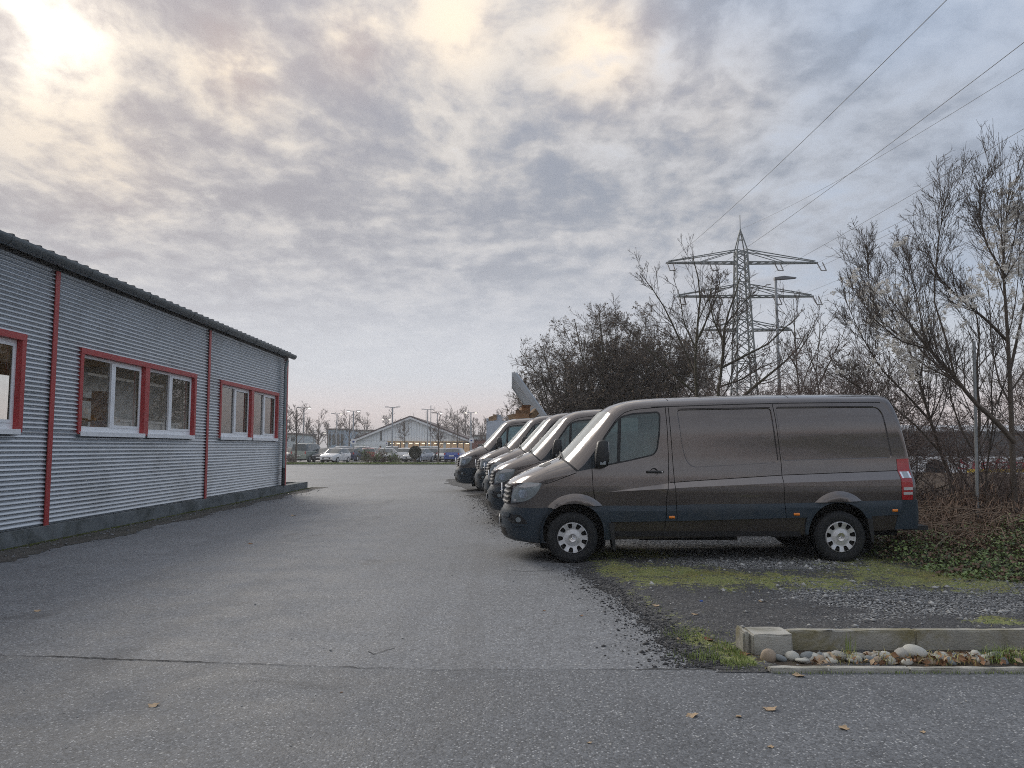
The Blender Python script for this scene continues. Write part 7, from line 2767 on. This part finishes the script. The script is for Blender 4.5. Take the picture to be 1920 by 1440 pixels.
def far_block(name, label, px0, px1, ytop, Y, mat, depth=14, roof=None, rows_=(3, 2)):
    a, b = atY(px0, ytop, Y), atY(px1, ytop, Y)
    t = empty(name, (a.x, Y, 0))
    tag(t, label, 'building')
    wdt, hgt = b.x - a.x, a.z
    MB().box(0, wdt, 0, depth, 0, hgt).build('wall', mat, t)
    MB().box(-0.2, wdt + 0.2, -0.2, depth + 0.2, hgt, hgt + 0.3).build('roof', roof or M_TILE, t)
    nx_, nz_ = rows_
    for i in range(nx_):
        for j in range(nz_):
            cx_ = wdt * (i + 0.5) / nx_
            cz__ = hgt * (j + 0.6) / nz_
            MB().box(cx_ - wdt / nx_ * 0.28, cx_ + wdt / nx_ * 0.28, -0.05, -0.01, cz__ - hgt / nz_ * 0.22, cz__ + hgt / nz_ * 0.22).build('window', M_CARG, t)
    return t


M_BLUEW = pmat('blue_cladding', (0.36, 0.46, 0.58), 0.6, var=0.08, vscale=0.3)
M_PALEW = pmat('pale_cladding', (0.55, 0.60, 0.64), 0.6, var=0.06, vscale=0.3)
far_block('blue_warehouse', 'blue clad warehouse behind the car park trees', 614, 646, 806, 165, M_BLUEW, rows_=(4, 1))
far_block('white_hall', 'pale low hall showing past the corner of the metal hall', 505, 556, 815, 140, M_PALEW, rows_=(4, 2))
far_block('long_hall', 'long pale hall behind the supermarket roof', 640, 712, 808, 190, M_PALEW, rows_=(6, 1))
far_block('right_hall', 'pale industrial hall behind the brick annex', 884, 960, 818, 170, M_PALEW, rows_=(5, 1))

# ---- grass verge and low hedges between yard and car park
verge = grid_sheet('grass_verge', np.linspace(-40, 30, 60), np.linspace(69.8, 71.4, 5), 0.05, M_GRASS, None)
tag(verge, 'narrow grass verge between yard and car park')
isl = grid_sheet('grass_island', np.linspace(-19.5, -3.5, 20), np.linspace(88.5, 90.0, 4), 0.06, M_GRASS, None)
tag(isl, 'grass island between the parking rows')
P = np.stack([NP.uniform(-30, 3, 9000), NP.uniform(69.9, 71.3, 9000), np.full(9000, 0.05)], 1)
tag(blades('verge_grass', P, 0.16, M_BLADE, 0.02, 0.5), 'rough grass along the verge of the car park', 'grass', kind='stuff')


def lot_bush(label, px, Y, h, spr, mat, leaves=None, n_st=14, cat='bush'):
    base = ((px - 960) / 1440 * Y, Y, 0.03)
    g0 = stems_from(base, n_st, h, spr, 0.03, 6, 0.1, 0.03)
    g1 = grow(*g0, 7, (0.1, 1.0), 0.8, 0.5, 5, 0.03, 0.15, 0.7, 0.5, 0.014)
    g2 = grow(*g1, 4, (0.1, 1.0), 0.8, 0.5, 4, 0.03, 0.15, 0.8, 0.6, 0.012)
    t = empty('bush', base)
    tag(t, label, cat, 'bushes on the verge')
    tubes('stems', local([g0], base), mat, 4, t)
    tubes('twigs', local([g1, g2], base), mat, 3, t)
    if leaves:
        P = along(g2, 900, 0.1, 0.05) - np.array(base)
        scatter_quads('foliage', P, NP.uniform(0.03, 0.07, 900), leaves, 1.2, 0.6, parent=t)


lot_bush('twiggy bush at the left end of the verge hedge', 695, 72.5, 1.5, 0.6, M_TWIG, M_IVY2)
lot_bush('twiggy bush in the middle of the verge hedge', 712, 72.2, 1.3, 0.7, M_TWIG, M_DEADL)
lot_bush('twiggy bush at the right end of the verge hedge', 740, 72.4, 1.2, 0.7, M_TWIG, M_IVY2)
lot_bush('low bare bush at the foot of the hall corner', 546, 71.5, 1.2, 0.7, M_TWIG)
# clipped round bush on a stem
base = ((779 - 960) / 1440 * 72.0, 72.0, 0.03)
t = empty('round_bush', base)
tag(t, 'dark clipped round bush on a short stem in the verge', 'bush')
MB().tube([(0, 0, 0), (0, 0, 0.6)], 0.16, 8).build('stem', M_BARK, t, 60)
q = NP.normal(0, 1, (4200, 3))
q /= np.linalg.norm(q, axis=1)[:, None]
q *= (NP.uniform(0.55, 1, 4200) ** 0.5)[:, None] * np.array([0.60, 0.60, 0.62])
scatter_quads('foliage', q + np.array([0, 0, 1.05]), NP.uniform(0.03, 0.06, 4200), pmat('dark_foliage', (0.045, 0.048, 0.026), 0.8, var=0.5, vscale=4), 1.5, 0.7, parent=t)


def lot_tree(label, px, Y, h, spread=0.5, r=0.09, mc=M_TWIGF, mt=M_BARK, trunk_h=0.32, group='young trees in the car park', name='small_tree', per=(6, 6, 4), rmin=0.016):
    base = ((px - 960) / 1440 * Y, Y, 0.0)
    K = 8
    P0_ = resample([base, (base[0] + 0.05, Y, h * trunk_h), (base[0], Y, h * 0.98)], K)[None]
    R0_ = np.linspace(r, r * 0.25, K)[None]
    g1 = grow(P0_, R0_, 14, (trunk_h, 0.92), spread * 1.5, 0.48, 7, 0.10, 0.08, 0.5, 0.35, rmin * 1.3)
    g2 = grow(*g1, per[1], (0.15, 1.0), 0.65, 0.5, 5, 0.06, 0.12, 0.65, 0.45, rmin)
    g3 = grow(*g2, per[2], (0.15, 1.0), 0.6, 0.5, 4, 0.05, 0.13, 0.75, 0.5, rmin * 0.85)
    t = empty(name, base)
    tag(t, label, 'tree', group)
    tubes('trunk', local([(P0_, R0_)], base), mt, 6, t)
    tubes('crown', local([g1, g2, g3], base), mc, 3, t)
    return t


lot_tree('bare young tree beside the corner of the metal hall', 556, 73, 5.3, 0.55, 0.11)
lot_tree('slim bare young tree with dark stem before the shop', 822, 73, 3.9, 0.5, 0.10, mc=M_TWIG)
lot_tree('bare young tree in front of the pale gable', 759, 100, 4.6, 0.65, 0.10)
lot_tree('bare young tree near the right shop windows', 858, 104, 4.4, 0.55, 0.10)
# the band of bare trees behind
far_trees = [(598, 122, 6.6), (615, 138, 5.6), (655, 125, 7.0), (683, 150, 7.6), (636, 160, 6.4), (728, 172, 8.8), (838, 150, 9.0), (858, 162, 9.6), (873, 150, 8.2), (888, 140, 6.6), (905, 130, 5.8), (925, 118, 5.6), (942, 112, 6.4), (960, 128, 8.0), (985, 140, 9.5), (530, 118, 8.0), (575, 150, 6.6)]
words = ['left of the blue warehouse', 'before the blue warehouse', 'beside the left parking sign', 'over the left roof slope', 'in the far gap by the warehouse', 'peeping over the left roof slope', 'over the right roof slope', 'rising behind the right eave', 'behind the right parking sign', 'behind the brick annex', 'far behind the waste container', 'left of the container lid', 'right behind the container', 'behind the container lid', 'deep behind the withered trees', 'half hidden by the hall corner', 'behind the people carrier']
for (px, Y, h), wd_ in zip(far_trees, words):
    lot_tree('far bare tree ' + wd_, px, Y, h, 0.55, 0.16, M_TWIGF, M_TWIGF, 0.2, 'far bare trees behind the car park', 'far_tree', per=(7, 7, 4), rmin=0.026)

# ---- car park lamps, flag poles, parking signs
M_LAMPON = emit_mat('lamp_lit', (1.0, 0.93, 0.80), 1.6)
lamps = [(570, 765, 96, True, 'left of all, over the young tree'), (632, 776, 118, True, 'above the blue warehouse'), (663, 771, 98, True, 'rising behind the left parking sign'), (736, 764, 88, False, 'tall one in front of the gable'), (802, 768, 108, False, 'before the right roof slope'), (820, 775, 126, True, 'over the right roof slope'), (883, 774, 100, True, 'rising by the right parking sign'), (616, 812, 130, True, 'low one beside the blue warehouse'), (724, 786, 150, True, 'peeping over the left roof slope'), (588, 808, 128, True, 'low one among the left trees')]
for (px, py, Y, lit, wd_) in lamps:
    p = atY(px, py, Y)
    t = empty('car_park_lamp', (p.x, Y, 0))
    tag(t, ('lit' if lit else 'unlit') + ' car park lamp, ' + wd_, 'street lamp', 'car park lamps')
    MB().tube([(0, 0, 0), (0, 0, p.z)], [0.11, 0.07], 8).build('pole', M_POLE, t, 60)
    for sg in (-1, 1):
        MB().bar((0, 0, p.z), (sg * 0.65, 0, p.z + 0.05), 0.07).build('arm', M_POLE, t)
        h_ = MB().box(sg * 0.65 - 0.22, sg * 0.65 + 0.22, -0.15, 0.15, p.z + 0.02, p.z + 0.10)
        h_.build('lamp_head', M_POLE, t)
        if lit and sg == (1 if px in (570, 632, 820) else -1) or (lit and px in (663, 883, 724)):
            MB().box(sg * 0.65 - 0.16, sg * 0.65 + 0.16, -0.12, 0.10, p.z - 0.05, p.z + 0.018).build('lamp_glow', M_LAMPON, t)
for (px, py, Y, wd_) in ((808, 760, 112, 'tallest, before the right roof slope'), (799, 770, 140, 'slim one left of the tallest'), (776, 775, 140, 'slim one over the ridge')):
    p = atY(px, py, Y)
    o = MB().tube([(0, 0, 0), (0, 0, p.z)], [0.08, 0.05], 8).build('flag_pole', M_POLE, None, 60)
    o.location = (p.x, Y, 0)
    tag(o, 'thin bare flag pole, ' + wd_, 'flag pole', 'flag poles by the shop')
M_SIGN = pmat('sign_white', (0.80, 0.81, 0.82), 0.5, var=0.04)
M_SIGNB = pmat('sign_blue', (0.04, 0.08, 0.26), 0.5, var=0.04)
for (px, py, Y, sz, wd_) in ((663, 828, 84, 9, 'at the left beside the dark blue hatchback'), (725, 831, 96, 5, 'small one against the pale wall'), (884, 826, 88, 8, 'at the right above the farthest van')):
    p = atY(px, py, Y)
    s_ = sz * Y / 1440 / 2
    t = empty('parking_sign', (p.x, Y, 0))
    tag(t, 'white square parking sign with blue emblem, ' + wd_, 'sign', 'car park signs')
    MB().tube([(0, 0.05, 0), (0, 0.05, p.z + s_)], 0.05, 8).build('post', M_POLE, t, 60)
    MB().box(-s_, s_, -0.02, 0.0, p.z - s_, p.z + s_).build('panel', M_SIGN, t)
    e = MB().box(-s_ * 0.45, s_ * 0.35, -0.035, -0.022, p.z - s_ * 0.35, p.z + s_ * 0.3)
    e.box(s_ * 0.35, s_ * 0.5, -0.035, -0.022, p.z + s_ * 0.05, p.z + s_ * 0.3)
    e.build('emblem', M_SIGNB, t)

# ---- two people among the cars
def person(label, px, Y, h, coat, trousers, face_left):
    x0 = (px - 960) / 1440 * Y
    t = empty('person', (x0, Y, 0.005))
    tag(t, label, 'person')
    s = h / 1.75
    V_ = [(0, 0, 0.92), (0, 0, 1.12), (0, 0, 1.32), (0, 0, 1.46), (0, -0.01, 1.54), (0, -0.02, 1.66), (0, -0.02, 1.74),
          (-0.10, 0, 0.88), (-0.11, -0.05, 0.48), (-0.11, 0.02, 0.08), (-0.11, -0.12, 0.03), (0.10, 0, 0.88), (0.11, 0.06, 0.48), (0.12, 0.14, 0.08), (0.12, 0.02, 0.03),
          (-0.19, 0, 1.40), (-0.25, 0.0, 1.12), (-0.24, -0.10, 0.88), (-0.24, -0.14, 0.80), (0.19, 0, 1.40), (0.25, 0.0, 1.12), (0.24, -0.10, 0.88), (0.24, -0.14, 0.80)]
    E_ = [(0, 1), (1, 2), (2, 3), (3, 4), (4, 5), (5, 6), (0, 7), (7, 8), (8, 9), (9, 10), (0, 11), (11, 12), (12, 13), (13, 14), (3, 15), (15, 16), (16, 17), (17, 18), (3, 19), (19, 20), (20, 21), (21, 22)]
    Rd = [0.15, 0.145, 0.165, 0.13, 0.06, 0.095, 0.07, 0.10, 0.072, 0.05, 0.04, 0.10, 0.072, 0.05, 0.04, 0.075, 0.058, 0.042, 0.04, 0.075, 0.058, 0.042, 0.04]
    me = bpy.data.meshes.new('body')
    me.from_pydata([tuple(c * s for c in v) for v in V_], E_, [])
    o = bpy.data.objects.new('body', me)
    COL.objects.link(o)
    md = o.modifiers.new('skin', 'SKIN')
    sv = me.skin_vertices[0].data
    for i, r in enumerate(Rd):
        sv[i].radius = (r * s, r * s * 0.8)
    sv[0].use_root = True
    o.modifiers.new('sub', 'SUBSURF').render_levels = 1
    o.modifiers['sub'].levels = 1
    dg = bpy.context.evaluated_depsgraph_get()
    dg.update()
    m2 = bpy.data.meshes.new_from_object(o.evaluated_get(dg))
    bpy.data.objects.remove(o)
    m2.materials.clear()
    for m in (coat, trousers, pmat('skin_tone', (0.45, 0.28, 0.20), 0.6, var=0.05)):
        m2.materials.append(m)
    for p in m2.polygons:
        z = p.center.z / s
        p.material_index = 1 if z < 0.86 and abs(p.center.x) < 0.2 * s else (2 if z > 1.52 else 0)
        p.use_smooth = True
    o = bpy.data.objects.new('body', m2)
    COL.objects.link(o)
    o.parent = t
    hr = MB().lathe([(0.0, 0.125), (0.06, 0.11), (0.10, 0.06), (0.112, 0.0), (0.10, -0.05)], 12, Matrix.Translation((0, 0.02 * s, 1.67 * s)))
    hr.build('hair', M_TWIGD, t, 60)


person('person in dark blue jacket standing before the lit shop windows', 748, 94, 1.78, pmat('jacket_navy', (0.02, 0.03, 0.07), 0.8, var=0.1), pmat('trousers_dark', (0.03, 0.03, 0.035), 0.8, var=0.1), True)
person('dark-haired person in pale pink top among the cars by the hedge', 714, 90, 1.70, pmat('top_pink', (0.55, 0.33, 0.30), 0.8, var=0.1), pmat('trousers_grey', (0.10, 0.10, 0.11), 0.8, var=0.1), False)

# ================================================================== the air
hm = bpy.data.materials.new('haze')
hm.use_nodes = True
ht_ = NT(hm.node_tree)
ht_.n.clear()
ho = ht_.node('ShaderNodeOutputMaterial')
hv = ht_.node('ShaderNodeVolumePrincipled')
hv.inputs['Color'].default_value = (0.86, 0.88, 0.92, 1)
hv.inputs['Density'].default_value = 0.0009
hv.inputs['Anisotropy'].default_value = 0.3
ht_.link(hv.outputs[0], ho.inputs['Volume'])
hb = MB().box(-3050, 3050, -3050, 3050, -1.1, 44.0).build('haze', hm)
tag(hb, 'thin pale evening haze over the whole place', 'haze', kind='stuff')
